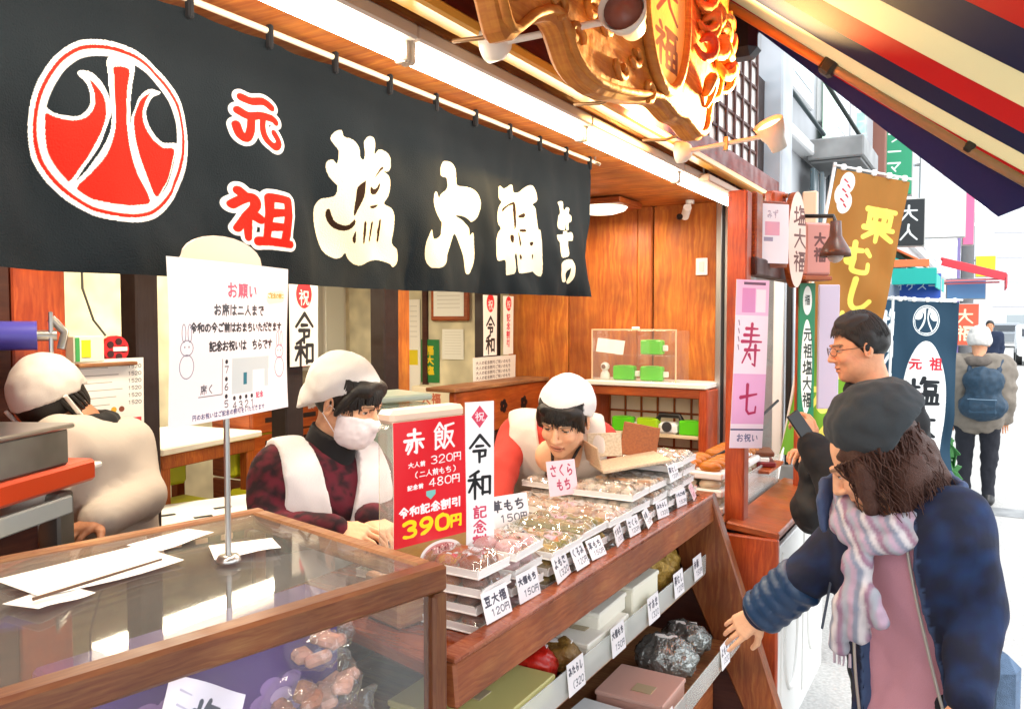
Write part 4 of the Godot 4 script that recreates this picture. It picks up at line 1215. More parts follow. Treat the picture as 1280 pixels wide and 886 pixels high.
func awning():
	var aw := thing("awning", "red, cream and navy striped canvas awning over the shop front", "awning", Vector3(-0.86, 2.838, -3.2))
	var cols := ["d01822", "ece4c4", "1a2c62"]
	var span := 1.06
	var slope := 0.768
	for k in 16:
		var z0 := k * 0.265
		var f := func(u: float, v: float) -> Vector3: return Vector3(0, 0, -0.012 * sin(v * PI))
		var m := cloth(cols[k % 3], 0.8)
		m.backlight_enabled = true; m.backlight = Color(1.1, 1.1, 1.1)
		var L := span * sqrt(1.0 + slope * slope)
		var s := part(aw, "stripe", sheet(0.266, L, 2, 8, 0.0015, f, m, m))
		# local x along +z of the street, local y up the slope, front (+z) to the sky
		var dn := Vector3(1, -slope, 0).normalized()
		s.basis = Basis(Vector3(0, 0, -1), -dn, Vector3(0, 0, -1).cross(-dn))
		s.position = dn * L * 0.5 + Vector3(0, 0, z0 + 0.1325)
	# navy side flap at the far end
	var nv := cloth("16245c", 0.8)
	nv.backlight_enabled = true; nv.backlight = Color(0.7, 0.7, 0.7)
	var fl := new_st()
	var a := Vector3(-0.06, 0.055, 0)
	var b := Vector3(1.02, -0.785, 0.02)
	var c := Vector3(0.885, -0.835, 0.0)
	var N := 10
	for i in N:
		for j in 3:
			var q := []
			for e in [[i, j], [i + 1, j], [i + 1, j + 1], [i, j + 1]]:
				var t: float = float(e[0]) / N
				var w: float = float(e[1]) / 3.0
				q.append(a.lerp(b, t).lerp(a.lerp(c, t) + Vector3(0, -0.004, 0), w) + Vector3(0, 0, 0.015 * sin(t * 7.0) * w - 0.004))
			fl.set_smooth_group(1)
			for v in [q[0], q[1], q[2], q[0], q[2], q[3]]: fl.add_vertex(v)
	part(aw, "side_flap", finish(fl), nv)
	# folding arm under the cloth
	part(aw, "upper_arm", tube([Vector3(-0.02, -0.02, 0.30), Vector3(0.36, -0.315, 0.28)], [0.016], 10), plain(col("a8642c"), 0.35))
	part(aw, "elbow_joint", cbox(Vector3(0.05, 0.06, 0.06), 0.01), M.black, Vector3(0.38, -0.332, 0.28), Vector3(0, 0, -38))
	part(aw, "fore_arm", tube([Vector3(0.39, -0.335, 0.28), Vector3(0.80, -0.655, 0.27), Vector3(1.0, -0.80, 0.26)], [0.015], 10), plain(col("8a7258"), 0.3))
	part(aw, "arm_end", cbox(Vector3(0.03, 0.035, 0.035), 0.006), M.black, Vector3(0.80, -0.645, 0.27), Vector3(0, 0, -38))
	part(aw, "front_bar", tube([Vector3(1.06, -0.815, 0.0), Vector3(1.06, -0.815, 4.24)], [0.02], 10), M.steel)
	part(aw, "wall_box", cbox(Vector3(0.14, 0.16, 4.5), 0.03), M.black, Vector3(-0.08, 0.03, 2.1))
	part(aw, "bracket", cbox(Vector3(0.20, 0.22, 0.12), 0.03), plain(col("20242c"), 0.35), Vector3(-0.02, -0.06, 0.0))

# ---------------------------------------------------------------- the black shop curtain
func noren_image() -> Image:
	var im := canvas(2048, 368, col("1b2125"))
	for q in [[1.0, "e4e2da"], [0.945, "dc2418"], [0.895, "e4e2da"], [0.845, "1b2125"]]: disc(im, 628, 188, 109 * q[0], 113 * q[0], col(q[1]))
	for s in NOREN.slice(4):
		var cut: int = s.find(" ")
		var k: String = s.substr(0, cut)
		var p := pts2(s.substr(cut + 1))
		match k:
			"o": pass
			"W": poly(im, smooth_loop(p), col("e4e2da"))
			"R": poly(im, smooth_loop(p), col("dc2418"))
			"K": poly(im, smooth_loop(p), col("1b2125"))
			"I": poly(im, smooth_loop(p), col("e2d8b8"))
			"k": poly(im, smooth_loop(p, 2), col("2a1a10"))
	var rg := PackedVector2Array()
	for i in 97: rg.append(Vector2(628 + cos(TAU * i / 96) * 94.5, 188 + sin(TAU * i / 96) * 98))
	stroke(im, rg, 4.2, 4.2, col("e4e2da"))
	for pass_ in [[10.5, "f4f2ec"], [5.4, "dc2418"]]:
		for s in NOREN:
			var cut: int = s.find(" ")
			if s.substr(0, cut) in ["元", "祖"]:
				stroke(im, smooth_line(pts2(s.substr(cut + 1))), pass_[0] * (1.25 if s.begins_with("祖") else 1.1), pass_[0] * 1.05, col(pass_[1]), 1.3)
	return im

func curtain():
	var rod := thing("curtain_rod", "thin pale wooden rod carrying the black curtain", "rod", Vector3(-1.3, 2.25, -1.4))
	part(rod, "pole", tube([Vector3(0, 0, -1.46), Vector3(0, 0, 1.7)], [0.0065], 12), plain(col("ecdcc0"), 0.35))
	part(rod, "bracket", tube([Vector3(0, 0.05, -1.42), Vector3(0, 0, -1.42), Vector3(0.02, -0.012, -1.42)], [0.005], 8), M.steel)
	part(rod, "bracket", tube([Vector3(0, 0.05, 1.0), Vector3(0, 0, 1.0), Vector3(0.02, -0.012, 1.0)], [0.005], 8), M.steel)
	var nr := thing("shop_curtain", "long black cloth shop curtain with a red round emblem and large cream characters", "curtain", Vector3(-1.3, 1.985, -1.3975), 90.0)
	var m := print_mat(noren_image(), 0.95)
	m.metallic_specular = 0.25
	var wv := NoiseTexture2D.new()
	var wn := FastNoiseLite.new()
	wn.seed = 5; wn.frequency = 0.35; wn.fractal_octaves = 2
	wv.noise = wn; wv.width = 2048; wv.height = 368; wv.as_normal_map = true; wv.bump_strength = 3.0
	m.normal_enabled = true; m.normal_texture = wv; m.normal_scale = 0.3
	var back := cloth("1c1e22")
	var n := folds(1.3, 12)
	var f := func(u: float, v: float) -> Vector3:
		var sag := 0.006 * sin(u * 14.0 * TAU * 0.5) * (1.0 - v) # pulled up at each loop
		return Vector3(0, -absf(sag) - 0.010 * sin(u * PI) * v, n.get_noise_2d(u * 6.0, v * 0.7) * 0.045 * (0.25 + v) + n.get_noise_2d(u * 22.0 + 9.0, v * 1.4) * 0.012 * (0.3 + v))
	part(nr, "cloth", sheet(2.755, 0.495, 120, 14, 0.0015, f, m, back))
	for i in 15:
		var u := (i + 0.02) / 14.02
		var x := (u - 0.5) * 2.74
		part(nr, "loop", cbox(Vector3(0.013, 0.05, 0.017), 0.005), back, Vector3(x, 0.253, 0.002))

# ---------------------------------------------------------------- glass display case in the foreground
func display_case():
	var cs := thing("display_case", "wood framed glass display case in the foreground with a glass top", "display case", Vector3(-0.829, 0, -1.175), 77.97)
	var L := 1.5; var D := 0.655; var H := 1.21; var t := 0.034
	var wx := tri_mat(col("8e6038"), 0.28, grain_tex("wood_along"), 2.2)
	for p in [[0, 0], [-L, 0], [0, -D], [-L, -D]]:
		part(cs, "post", cbox(Vector3(t, H - 0.05, t), 0.005), M.wood_case_up, Vector3(p[0] - t / 2 + (t if p[0] < 0 else 0.0), (H - 0.05) / 2, p[1] - t / 2 + (t if p[1] < 0 else 0.0)))
	part(cs, "top_rail", cbox(Vector3(L, 0.048, 0.042), 0.006), wx, Vector3(-L / 2, H - 0.024, -0.02))
	part(cs, "top_rail", cbox(Vector3(L, 0.04, 0.03), 0.005), M.wood_pale, Vector3(-L / 2, H - 0.02, -D + 0.015))
	part(cs, "top_rail", cbox(Vector3(0.036, 0.04, D - 0.075), 0.005), M.wood_pale, Vector3(-0.018, H - 0.0215, -D / 2 - 0.005))
	part(cs, "top_rail", cbox(Vector3(0.036, 0.04, D - 0.075), 0.005), M.wood_pale, Vector3(-L + 0.018, H - 0.0215, -D / 2 - 0.005))
	part(cs, "top_pane", cbox(Vector3(L - 0.075, 0.006, D - 0.078), 0.001), M.glass_top, Vector3(-L / 2, H - 0.008, -D / 2 - 0.005))
	part(cs, "front_pane", cbox(Vector3(L - 0.07, 0.44, 0.005), 0.001), M.glass_soft, Vector3(-L / 2, H - 0.27, -0.016))
	part(cs, "side_pane", cbox(Vector3(0.005, 0.44, D - 0.07), 0.001), M.glass_soft, Vector3(-0.016, H - 0.27, -D / 2))
	part(cs, "shelf", cbox(Vector3(L - 0.075, 0.02, D - 0.075), 0.003), M.wood_pale, Vector3(-L / 2, 0.85, -D / 2))
	part(cs, "middle_rail", cbox(Vector3(L, 0.05, 0.036), 0.006), wx, Vector3(-L / 2, 0.725, -0.018 - 0.001))
	part(cs, "middle_rail", cbox(Vector3(0.034, 0.05, D - 0.075), 0.006), wx, Vector3(-0.0185, 0.724, -D / 2))
	part(cs, "back_panel", cbox(Vector3(L - 0.075, 1.10, 0.012), 0.002), M.wood_dark_h, Vector3(-L / 2, 0.6, -D + 0.026))
	part(cs, "kick_board", cbox(Vector3(L - 0.075, 0.66, 0.015), 0.004), wx, Vector3(-L / 2, 0.36, -0.022))
	part(cs, "kick_board", cbox(Vector3(0.015, 0.66, D - 0.075), 0.004), wx, Vector3(-0.022, 0.36, -D / 2))
	var put := func(x: float, y: float, z: float) -> Vector3: return cs.transform * Vector3(x, y, z)
	# papers on the glass top
	var pw := plain(col("f6f6f4"), 0.5)
	for q in [[-0.45, -0.43, 0.25, 0.16, 8.0, "largest white sheet lying on the glass case top"], [-0.20, -0.36, 0.12, 0.09, -20.0, "small white slip beside the notice pole on the glass"], [-0.27, -0.52, 0.14, 0.08, 12.0, "white card at the far edge of the glass top"], [-0.55, -0.33, 0.10, 0.08, 20.0, "white card nearest the case's front rail, under a thin stick"]]:
		var s := single("paper_sheet", sheet(q[2], q[3], 6, 6, 0.0008, func(u, v): return Vector3(0, 0, 0.004 * sin(u * 4.0 + q[0] * 9.0) * v), pw, pw), null, q[5], "paper", put.call(q[0], H + 0.003, q[1]), Vector3(-90, 77.97 + q[4], 0), "white papers on the glass case top")
	single("chopstick", tube([Vector3(-0.12, 0, 0.03), Vector3(0.1, 0.003, -0.02)], [0.003, 0.002], 8), plain(col("5a4030"), 0.4), "thin dark stick lying across the white papers", "stick", put.call(-0.46, H + 0.012, -0.34), Vector3(0, 78, 0))
	# things inside the case
	var box := thing("purple_box", "purple paper gift box with a pale crest inside the glass case", "box", put.call(-0.34, 0.861, -0.19), 77.97 + 4)
	var pim := canvas(256, 200, col("4a2470"))
	for c in [[70, 80], [190, 110]]:
		for k in 6: disc(pim, c[0] + cos(k * TAU / 6) * 22, c[1] + sin(k * TAU / 6) * 22, 12, 12, col("8a6aa8"))
		disc(pim, c[0], c[1], 12, 12, col("b8a0cc"))
	for k in 9: stroke(pim, PackedVector2Array([Vector2(10 + k * 30, 150), Vector2(40 + k * 30, 198)]), 3, 2, col("6a4490"))
	part(box, "carton", cbox(Vector3(0.50, 0.27, 0.10), 0.006), plain(col("3c1a66"), 0.45), Vector3(0, 0.135, -0.05))
	part(box, "printed_front", card(0.48, 0.25, 0.002, print_mat(pim, 0.4), plain(col("3c1a66"))), null, Vector3(0, 0.135, 0.003))
	var bag := thing("paper_bag", "pale lavender paper bag with dark characters leaning inside the glass case", "bag", put.call(-0.46, 0.861, -0.10), 77.97 + 10)
	var bim := canvas(160, 260, col("d8d4e4"))
	text(bim, "塩大福", 50, 20, 74, 5, col("2c3048"), true)
	for k in 10: stroke(bim, PackedVector2Array([Vector2(20, 20 + k * 22), Vector2(40, 24 + k * 22)]), 2, 1, col("a8a4bc"))
	part(bag, "sheet", sheet(0.15, 0.24, 8, 8, 0.002, func(u, v): return Vector3(0, 0, 0.012 * sin(u * 5.0 + v * 3.0)), print_mat(bim, 0.35), M.paper), null, Vector3(0, 0.13, 0.03), Vector3(-14, 0, -32))
	for q in [[-0.36, -0.06, 0.2, 0.075, 0.14, "c8a070", "kraft cardboard box at the front of the glass case"], [-0.62, -0.08, 0.22, 0.06, 0.14, "d0a878", "flat kraft box at the left of the glass case"]]:
		var b := thing("cardboard_box", q[6], "box", put.call(q[0], 0.861, q[1] - 0.04), 77.97 - 3)
		part(b, "carton", cbox(Vector3(q[2], q[3], q[4]), 0.004), tri_mat(col(q[5]), 0.75, T.fine, 3.0), Vector3(0, q[3] / 2, 0))
		part(b, "lid", cbox(Vector3(q[2] + 0.006, 0.016, q[4] + 0.006), 0.003), tri_mat(col(q[5]), 0.75, T.fine, 3.0), Vector3(0, q[3] + 0.004, 0))
	# the heap of pink sweets in clear bags on the right of the case
	var k := 0
	for q in [[-0.12, 0.0, -0.16], [-0.21, 0.0, -0.14], [-0.13, 0.085, -0.17], [-0.22, 0.08, -0.17], [-0.17, 0.16, -0.19], [-0.10, 0.15, -0.26], [-0.13, 0.0, -0.32], [-0.25, 0.0, -0.30], [-0.2, 0.09, -0.34]]:
		clear_bag(put.call(q[0], 0.861 + q[1], q[2]), 77.97 + k * 25, ["c89484", "b87c68", "d0a090", "a87058"][k % 4], "clear bag of pale pink sweets, %s of the heap in the glass case" % ["right front", "left front", "second layer right", "second layer left", "topmost", "top right", "back right", "back left", "back middle"][k], "clear bags heaped in the glass case", k)
		k += 1

var bag_film: ArrayMesh
func clear_bag(at: Vector3, yaw: float, c: String, label: String, group: String, sd: int):
	var b := thing("sweets_bag", label, "bag", at, yaw, group)
	var r := RandomNumberGenerator.new()
	r.seed = 100 + sd
	var m := tri_mat(col(c), 0.6, T.mottle, 6.0)
	for i in 5:
		var s := part(b, "sweet", cbox(Vector3(0.044, 0.022, 0.036), 0.009), m, Vector3((i % 3 - 1) * 0.036, 0.026 + 0.022 * float(i / 3), (i / 3 - 0.5) * 0.036 + r.randf() * 0.008))
		s.rotation_degrees = Vector3(r.randf_range(-25, 25), r.randf_range(-30, 30), r.randf_range(-25, 25))
	if bag_film == null:
		var F := Field.new(Vector3(-0.09, -0.01, -0.07), Vector3(0.09, 0.11, 0.07), 0.008)
		F.ell(Vector3(0, 0.036, 0), Vector3(0.07, 0.038, 0.05))
		F.cap(Vector3(0.03, 0.06, 0), Vector3(0.06, 0.09, 0.01), 0.02, 0.012, 0.03)
		var a := Acc.new()
		F.add(a, Transform3D(), null, folds(40.0, 8), 0.009)
		bag_film = a.mesh()
	part(b, "film", bag_film, M.film)

# ---------------------------------------------------------------- signs on the counter
func notice():
	var nb := thing("notice_stand", "white paper notice with a seating plan on a steel pole with a rounded clear top", "notice", Vector3(-1.185, 1.21, -0.985), 0.0)
	part(nb, "foot", lathe([[0.0, 0.012], [0.018, 0.011], [0.022, 0.004], [0.022, 0.0], [0.0, 0.0]], 20), M.steel)
	part(nb, "pole", tube([Vector3(0, 0.008, 0), Vector3(0, 0.30, 0)], [0.0055], 12), M.steel)
	var im := canvas(700, 560, col("dcd8e6"))
	var ink := col("2a2a32")
	text(im, "お願い", 290, 70, 62, 4.5, col("c03050"))
	text(im, "お席は二人まで", 215, 150, 44, 3.6, ink)
	text(im, "令和の今ご前はおまちいただきます", 95, 215, 38, 3.4, ink, false, 0.92)
	text(im, "記念お祝いはこちらです", 190, 280, 40, 3.4, ink, false, 0.9)
	stroke(im, PackedVector2Array([Vector2(560, 120), Vector2(650, 112)]), 24, 24, col("f0dcc4"))
	text(im, "ご記念の前に", 545, 100, 24, 2.0, col("c88a40"), false, 0.85)
	# seating plan
	im.fill_rect(Rect2i(320, 345, 130, 130), col("b4c0cc")); im.fill_rect(Rect2i(450, 345, 110, 48), col("b4c0cc")); im.fill_rect(Rect2i(530, 390, 26, 70), col("b4c0cc"))
	im.fill_rect(Rect2i(390, 400, 22, 44), col("2a6a80"))
	for k in 3:
		disc(im, 288, 355 + k * 62, 8, 8, ink)
		text(im, ["7", "6", "5"][k], 274, 368 + k * 62, 32, 2.2, col("50505c"))
	for k in 4:
		disc(im, 335 + k * 36, 490, 8, 8, ink)
		text(im, ["4", "3", "2", "1"][k], 322 + k * 36, 502, 32, 2.2, col("50505c"))
	text(im, "記念", 470, 478, 26, 2.0, col("c84060"))
	stroke(im, PackedVector2Array([Vector2(265, 345), Vector2(265, 470), Vector2(140, 470)]), 1.5, 1.5, col("606068"))
	text(im, "席く", 150, 430, 36, 2.2, col("50505c"))
	text(im, "円のお祝いはご記念の割引をいただきます", 110, 528, 22, 1.6, col("505078"), false, 1.0)
	# two line drawings of plain rabbits
	for q in [[80, 300, "707088"], [640, 330, "a06080"]]:
		var c := col(q[2])
		for e in [[0, 0, 30, 26], [0, 62, 34, 40]]:
			var p := PackedVector2Array()
			for i in 21: p.append(Vector2(q[0] + e[0] + cos(TAU * i / 20) * e[2], q[1] + e[1] + sin(TAU * i / 20) * e[3]))
			stroke(im, p, 1.6, 1.6, c)
		for s in [-1, 1]:
			var p := PackedVector2Array()
			for i in 17: p.append(Vector2(q[0] + s * 14 + cos(TAU * i / 16) * 9, q[1] - 50 + sin(TAU * i / 16) * 30))
			stroke(im, p, 1.6, 1.6, c)
			disc(im, q[0] + s * 10, q[1] - 4, 3, 4, c)
	for i in 90: im.fill_rect(Rect2i(0, 0, 700, 3), col("d8d6dc"))
	var bend := func(u: float, v: float) -> Vector3: return Vector3(0, 0, 0.006 * sin(u * 3.0) + 0.003 * sin(v * 4.0 + u * 2.0))
	var bd := part(nb, "sheet", sheet(0.354, 0.28, 12, 8, 0.001, bend, print_mat(im, 0.22), M.paper), null, Vector3(0, 0.403, 0), Vector3(0, 104.6, 0))
	bd.position += bd.basis * Vector3(0.018, 0, 0.007)
	var ac := PackedVector2Array([Vector2(-0.12, -0.1)])
	ac.append(Vector2(-0.12, 0.14))
	for i in 13:
		var a := PI - PI * i / 12.0
		ac.append(Vector2(cos(a) * 0.115, 0.145 + sin(a) * 0.042))
	ac.append(Vector2(0.12, -0.1))
	part(nb, "clear_board", slab(ac, 0.004, 0.001), plain(col("c8bcac"), 0.25), Vector3(0, 0.403, 0), Vector3(0, 104.6, 0))

func red_sign():
	var bx := thing("poster_box", "clear lidded box behind a red rice poster and a white vertical strip", "box", Vector3(-1.025, 1.10, -1.43), 77.0)
	part(bx, "riser", cbox(Vector3(0.24, 0.10, 0.12), 0.006), M.wood_pale, Vector3(-0.01, -0.049, -0.05))
	var lidm := plain(Color(0.95, 0.93, 0.88, 0.12), 0.1)
	lidm.transparency = BaseMaterial3D.TRANSPARENCY_ALPHA
	part(bx, "box_body", cbox(Vector3(0.205, 0.33, 0.05), 0.01), lidm, Vector3(-0.035, 0.167, -0.03))
	part(bx, "lid", cbox(Vector3(0.21, 0.03, 0.055), 0.014), plain(col("d8c0ac"), 0.35), Vector3(-0.03, 0.346, -0.03))
	var im := canvas(420, 860, col("d81824"))
	var wt := col("fbeeee")
	glyph(im, "赤", 55, 40, 120, 150, 9.5, wt); glyph(im, "飯", 225, 25, 135, 160, 8.0, wt)
	text(im, "大人前", 80, 226, 34, 3.0, wt); text(im, "320円", 205, 205, 58, 3.4, wt, false, 0.8)
	text(im, "(二人前もち)", 105, 280, 42, 3.0, wt, false, 0.92)
	text(im, "記念前", 75, 350, 32, 3.0, wt); text(im, "480円", 195, 330, 58, 3.6, wt, false, 0.8)
	poly(im, PackedVector2Array([Vector2(185, 400), Vector2(240, 400), Vector2(240, 425), Vector2(212, 450), Vector2(185, 425)]), col("7ac0b8"))
	text(im, "令和記念割引", 28, 465, 62, 5.6, wt, false, 0.98)
	text(im, "390", 38, 540, 115, 12, col("ffd818"), false, 0.82); text(im, "円", 320, 560, 82, 8, col("ffd818"))
	im.fill_rect(Rect2i(0, 680, 420, 180), col("a87c40"))
	for i in 300: stroke(im, PackedVector2Array([Vector2(rng.randf() * 420, 680 + rng.randf() * 180), Vector2(rng.randf() * 420, 680 + rng.randf() * 180)]), 1.0, 1.0, col("a87c40").lerp(col("8a6030"), rng.randf() * 0.5))
	im.fill_rect(Rect2i(0, 640, 420, 42), col("d81824"))
	disc(im, 270, 775, 122, 84, col("e8e0dc")); disc(im, 270, 775, 104, 68, col("c8807c"))
	for i in 160:
		var a := rng.randf() * TAU
		var q := sqrt(rng.randf())
		disc(im, 270 + cos(a) * 98 * q, 775 + sin(a) * 62 * q, 5, 4, [col("7a2428"), col("e0b0a8"), col("b05a58"), col("f0d4cc")][i % 4])
	part(bx, "red_poster", sheet(0.205, 0.335, 6, 6, 0.001, func(u, v): return Vector3(0, 0, 0.002 * sin(u * 5 + v * 4)), print_mat(im, 0.25), M.paper), null, Vector3(-0.035, 0.17, 0.004))
	var im2 := canvas(150, 900, col("eeeef0"))
	var dm := PackedVector2Array([Vector2(75, 20), Vector2(118, 80), Vector2(75, 140), Vector2(32, 80)])
	poly(im2, dm, col("d03a58"))
	glyph(im2, "祝", 50, 54, 50, 52, 3, col("f4dce0"))
	glyph(im2, "令", 15, 170, 122, 160, 8.5, col("18181a")); glyph(im2, "和", 12, 360, 126, 165, 8.5, col("18181a"))
	text(im2, "記念割引", 38, 555, 80, 5, col("c83a5a"), true)
	part(bx, "white_strip", sheet(0.075, 0.385, 4, 6, 0.001, func(u, v): return Vector3(0, 0, 0.006 * u), print_mat(im2, 0.3), M.paper), null, Vector3(0.107, 0.172, 0.007), Vector3(0, -10, 0))
	# the second clear box behind
	var b2 := thing("clear_container", "pale green clear container standing behind the red poster box", "container", Vector3(-1.66, 1.03, -2.02), 70.0)
	var gm := plain(Color(0.72, 0.82, 0.74, 0.35), 0.2)
	gm.transparency = BaseMaterial3D.TRANSPARENCY_ALPHA
	part(b2, "box_body", cbox(Vector3(0.20, 0.34, 0.2), 0.01), gm, Vector3(0, 0.185, 0))
	part(b2, "lid", cbox(Vector3(0.21, 0.02, 0.21), 0.008), plain(col("b8c8b8"), 0.3), Vector3(0, 0.375, 0))
	part(b2, "inner_tray", cbox(Vector3(0.17, 0.05, 0.17), 0.008), M.white, Vector3(0, 0.04, 0))

# ---------------------------------------------------------------- main counter with stacked packs of sweets
func counter():
	var c := thing("sweets_counter", "long wooden counter with a slanting end leg, open shelves and a broad front rail", "counter", Vector3(0, 0, 0))
	var ol := PackedVector2Array([Vector2(-0.862, 1.20), Vector2(-0.862, 2.815), Vector2(-1.45, 2.815), Vector2(-1.45, 1.335)])
	part(c, "top_board", slab(ol, 0.03, 0.004), tri_mat(col("9a5024"), 0.14, grain_tex("wood_along"), 1.6), Vector3(0, 0.985, 0), Vector3(-90, 0, 0))
	var rl := part(c, "front_rail", cbox(Vector3(0.03, 0.088, 1.62), 0.006), M.wood_rail, Vector3(-0.844, 0.972, -2.01), Vector3(0, 0, 5))
	part(c, "rail_ledge", cbox(Vector3(0.045, 0.014, 1.62), 0.004), tri_mat(col("b87048"), 0.18, grain_tex("wood_along"), 1.8), Vector3(-0.852, 1.021, -2.01))
	var leg := PackedVector2Array([Vector2(-0.835, 1.028), Vector2(-0.59, 0.30), Vector2(-0.50, 0.0), Vector2(-0.63, 0.0), Vector2(-0.713, 0.275), Vector2(-0.952, 0.771), Vector2(-1.0, 1.028)])
	part(c, "end_leg", slab(leg, 0.05, 0.006), M.wood_rail_up, Vector3(0, 0, -2.835))
	var pn := PackedVector2Array([Vector2(-0.99, 1.0), Vector2(-0.94, 0.77), Vector2(-0.70, 0.275), Vector2(-0.63, 0.02), Vector2(-1.45, 0.02), Vector2(-1.45, 1.0)])
	part(c, "end_panel", slab(pn, 0.016, 0.003), M.wood_dark_h, Vector3(0, 0, -2.852))
	part(c, "back_panel", cbox(Vector3(0.02, 0.95, 1.45), 0.003), M.wood_dark_h, Vector3(-1.43, 0.49, -2.09))
	part(c, "upper_shelf", cbox(Vector3(0.56, 0.018, 1.46), 0.003), M.wood_pale, Vector3(-1.135, 0.74, -2.08))
	part(c, "lower_shelf", cbox(Vector3(0.68, 0.018, 1.46), 0.003), M.wood_pale, Vector3(-1.07, 0.50, -2.08))
	part(c, "upper_lip", cbox(Vector3(0.004, 0.07, 1.46), 0.001), plain_clear(), Vector3(-0.853, 0.775, -2.08))
	part(c, "lower_lip", cbox(Vector3(0.004, 0.07, 1.46), 0.001), plain_clear(), Vector3(-0.728, 0.535, -2.08))
	part(c, "plinth", cbox(Vector3(0.56, 0.30, 1.46), 0.004), M.wood_rail, Vector3(-1.1, 0.2, -2.08))

func plain_clear() -> StandardMaterial3D:
	var m := plain(Color(0.9, 0.92, 0.9, 0.35), 0.2)
	m.transparency = BaseMaterial3D.TRANSPARENCY_ALPHA
	return m

# one pack: a tray, a row of sweets, a film over it; lies along x, w wide along z
func make_pack(kind: String, n: int, c1: String, c2: String, len: float, w: float, label: String, group: String, sd: int) -> Node3D:
	var p := thing("sweets_pack", label, "sweets pack", Vector3.ZERO, 0.0, group)
	var r := RandomNumberGenerator.new()
	r.seed = sd
	var h := 0.036
	var st := new_st()
	add_box(st, Transform3D(Basis(), Vector3(0, 0.002, 0)), Vector3(len, 0.003, w), 0.001)
	for s in [-1.0, 1.0]:
		add_box(st, Transform3D(Basis(Vector3(0, 0, 1), s * -0.2), Vector3(s * (len / 2 - 0.002), 0.011, 0)), Vector3(0.002, 0.02, w - 0.004), 0.0)
		add_box(st, Transform3D(Basis(Vector3(1, 0, 0), s * 0.2), Vector3(0, 0.0105, s * (w / 2 - 0.002))), Vector3(len - 0.006, 0.018, 0.002), 0.0)
	part(p, "tray", finish(st), M.tray)
	var m1 := tri_mat(col(c1), 0.55, T.mottle, 9.0, T.bump, 0.4)
	var m2 := tri_mat(col(c2), 0.55, T.mottle, 9.0, T.bump, 0.4)
	if kind == "stick":
		for i in n:
			var z := (i + 0.5) / n * (w - 0.016) - (w - 0.016) / 2
			part(p, "sweet", cbox(Vector3(len - 0.02 + r.randf() * 0.006, 0.024, (w - 0.02) / n * 0.86), 0.008), m1 if i % 3 != 1 else m2, Vector3(r.randf() * 0.006, 0.017 + r.randf() * 0.003, z), Vector3(0, r.randf_range(-2, 2), 0))
	elif kind == "flat":
		var rows := int(ceil(n / 2.0))
		for i in n:
			var x := ((i % rows) + 0.5) / rows * (len - 0.016) - (len - 0.016) / 2
			part(p, "sweet", cbox(Vector3((len - 0.016) / rows * 0.93, 0.026, (w - 0.018) * 0.47), 0.007), m1 if (i * 5 + sd) % 3 else m2, Vector3(x, 0.017 + r.randf() * 0.003, (w - 0.018) * (0.25 if i < rows else -0.25)), Vector3(r.randf_range(-3, 3), r.randf_range(-4, 4), 0))
	else:
		var cols := int(ceil(n / 2.0))
		for i in n:
			var x := ((i % cols) + 0.5) / cols * (len - 0.02) - (len - 0.02) / 2
			var z := (w - 0.02) * (0.25 if i < cols else -0.25)
			var b := part(p, "sweet", ball(0.5, 1.0), m1 if (i * 7 + sd) % 3 else m2, Vector3(x, 0.02, z + r.randf_range(-0.002, 0.002)))
			b.scale = Vector3((len - 0.02) / cols * 0.98, 0.034, (w - 0.02) * 0.49)
	var ph := r.randf() * 9.0
	var nn := folds(30.0, sd)
	var fm := sheet(len + 0.004, w + 0.004, 14, 8, 0.0004, func(u, v):
		var e: float = minf(minf(u, 1 - u) * 8.0, minf(v, 1 - v) * 6.0)
		return Vector3(0, 0, 0.016 * minf(1.0, e) + nn.get_noise_3d(u * 0.25, v * 0.2, ph) * 0.006), M.film, M.film)
	part(p, "film", fm, null, Vector3(0, h - 0.016, 0), Vector3(-90, 0, 0))
	return p

var tag_mats := []
func tag_mat(i: int) -> Material:
	if tag_mats.is_empty():
		for q in [["豆大福", "ご福の大"], ["大福もち", ""], ["よもぎ", "もち"], ["くるみ", "もち"], ["草もち", "みち"], ["すあま", ""], ["さくら", "もち"], ["赤飯", ""], ["みたらし", ""], ["栗むし", ""], ["いちご大福", ""]]:
			var im := canvas(150, 110, col("ece8ea"))
			var s: String = q[0]
			text(im, s, 10, 16, minf(44.0, 130.0 / s.length()), 3.4, col("3c3a48"))
			text(im, ["120円", "150円", "(320)"][tag_mats.size() % 3], 32, 66, 32, 2.2, col("5a5a66"), false, 0.85)
			tag_mats.append(print_mat(im, 0.4))
		var im := canvas(150, 110, col("f0c4cc"))
		text(im, "さくら", 14, 12, 42, 3.0, col("a02848")); text(im, "もち", 40, 58, 40, 3.0, col("a02848"))
		tag_mats.append(print_mat(im, 0.4))
	return tag_mats[i % tag_mats.size()]

func tag(at: Vector3, yaw: float, tilt: float, i: int, w: float, h: float, label: String):
	var t := thing("price_tag", label, "price tag", at, yaw, "price tags on the sweets counter")
	part(t, "card", card(w, h, 0.0012, tag_mat(i), M.paper), null, Vector3(0, h / 2, 0), Vector3(tilt, 0, 0))
	part(t, "clip", cbox(Vector3(0.012, 0.012, 0.01), 0.003), M.tray, Vector3(0, 0.005, -0.006))

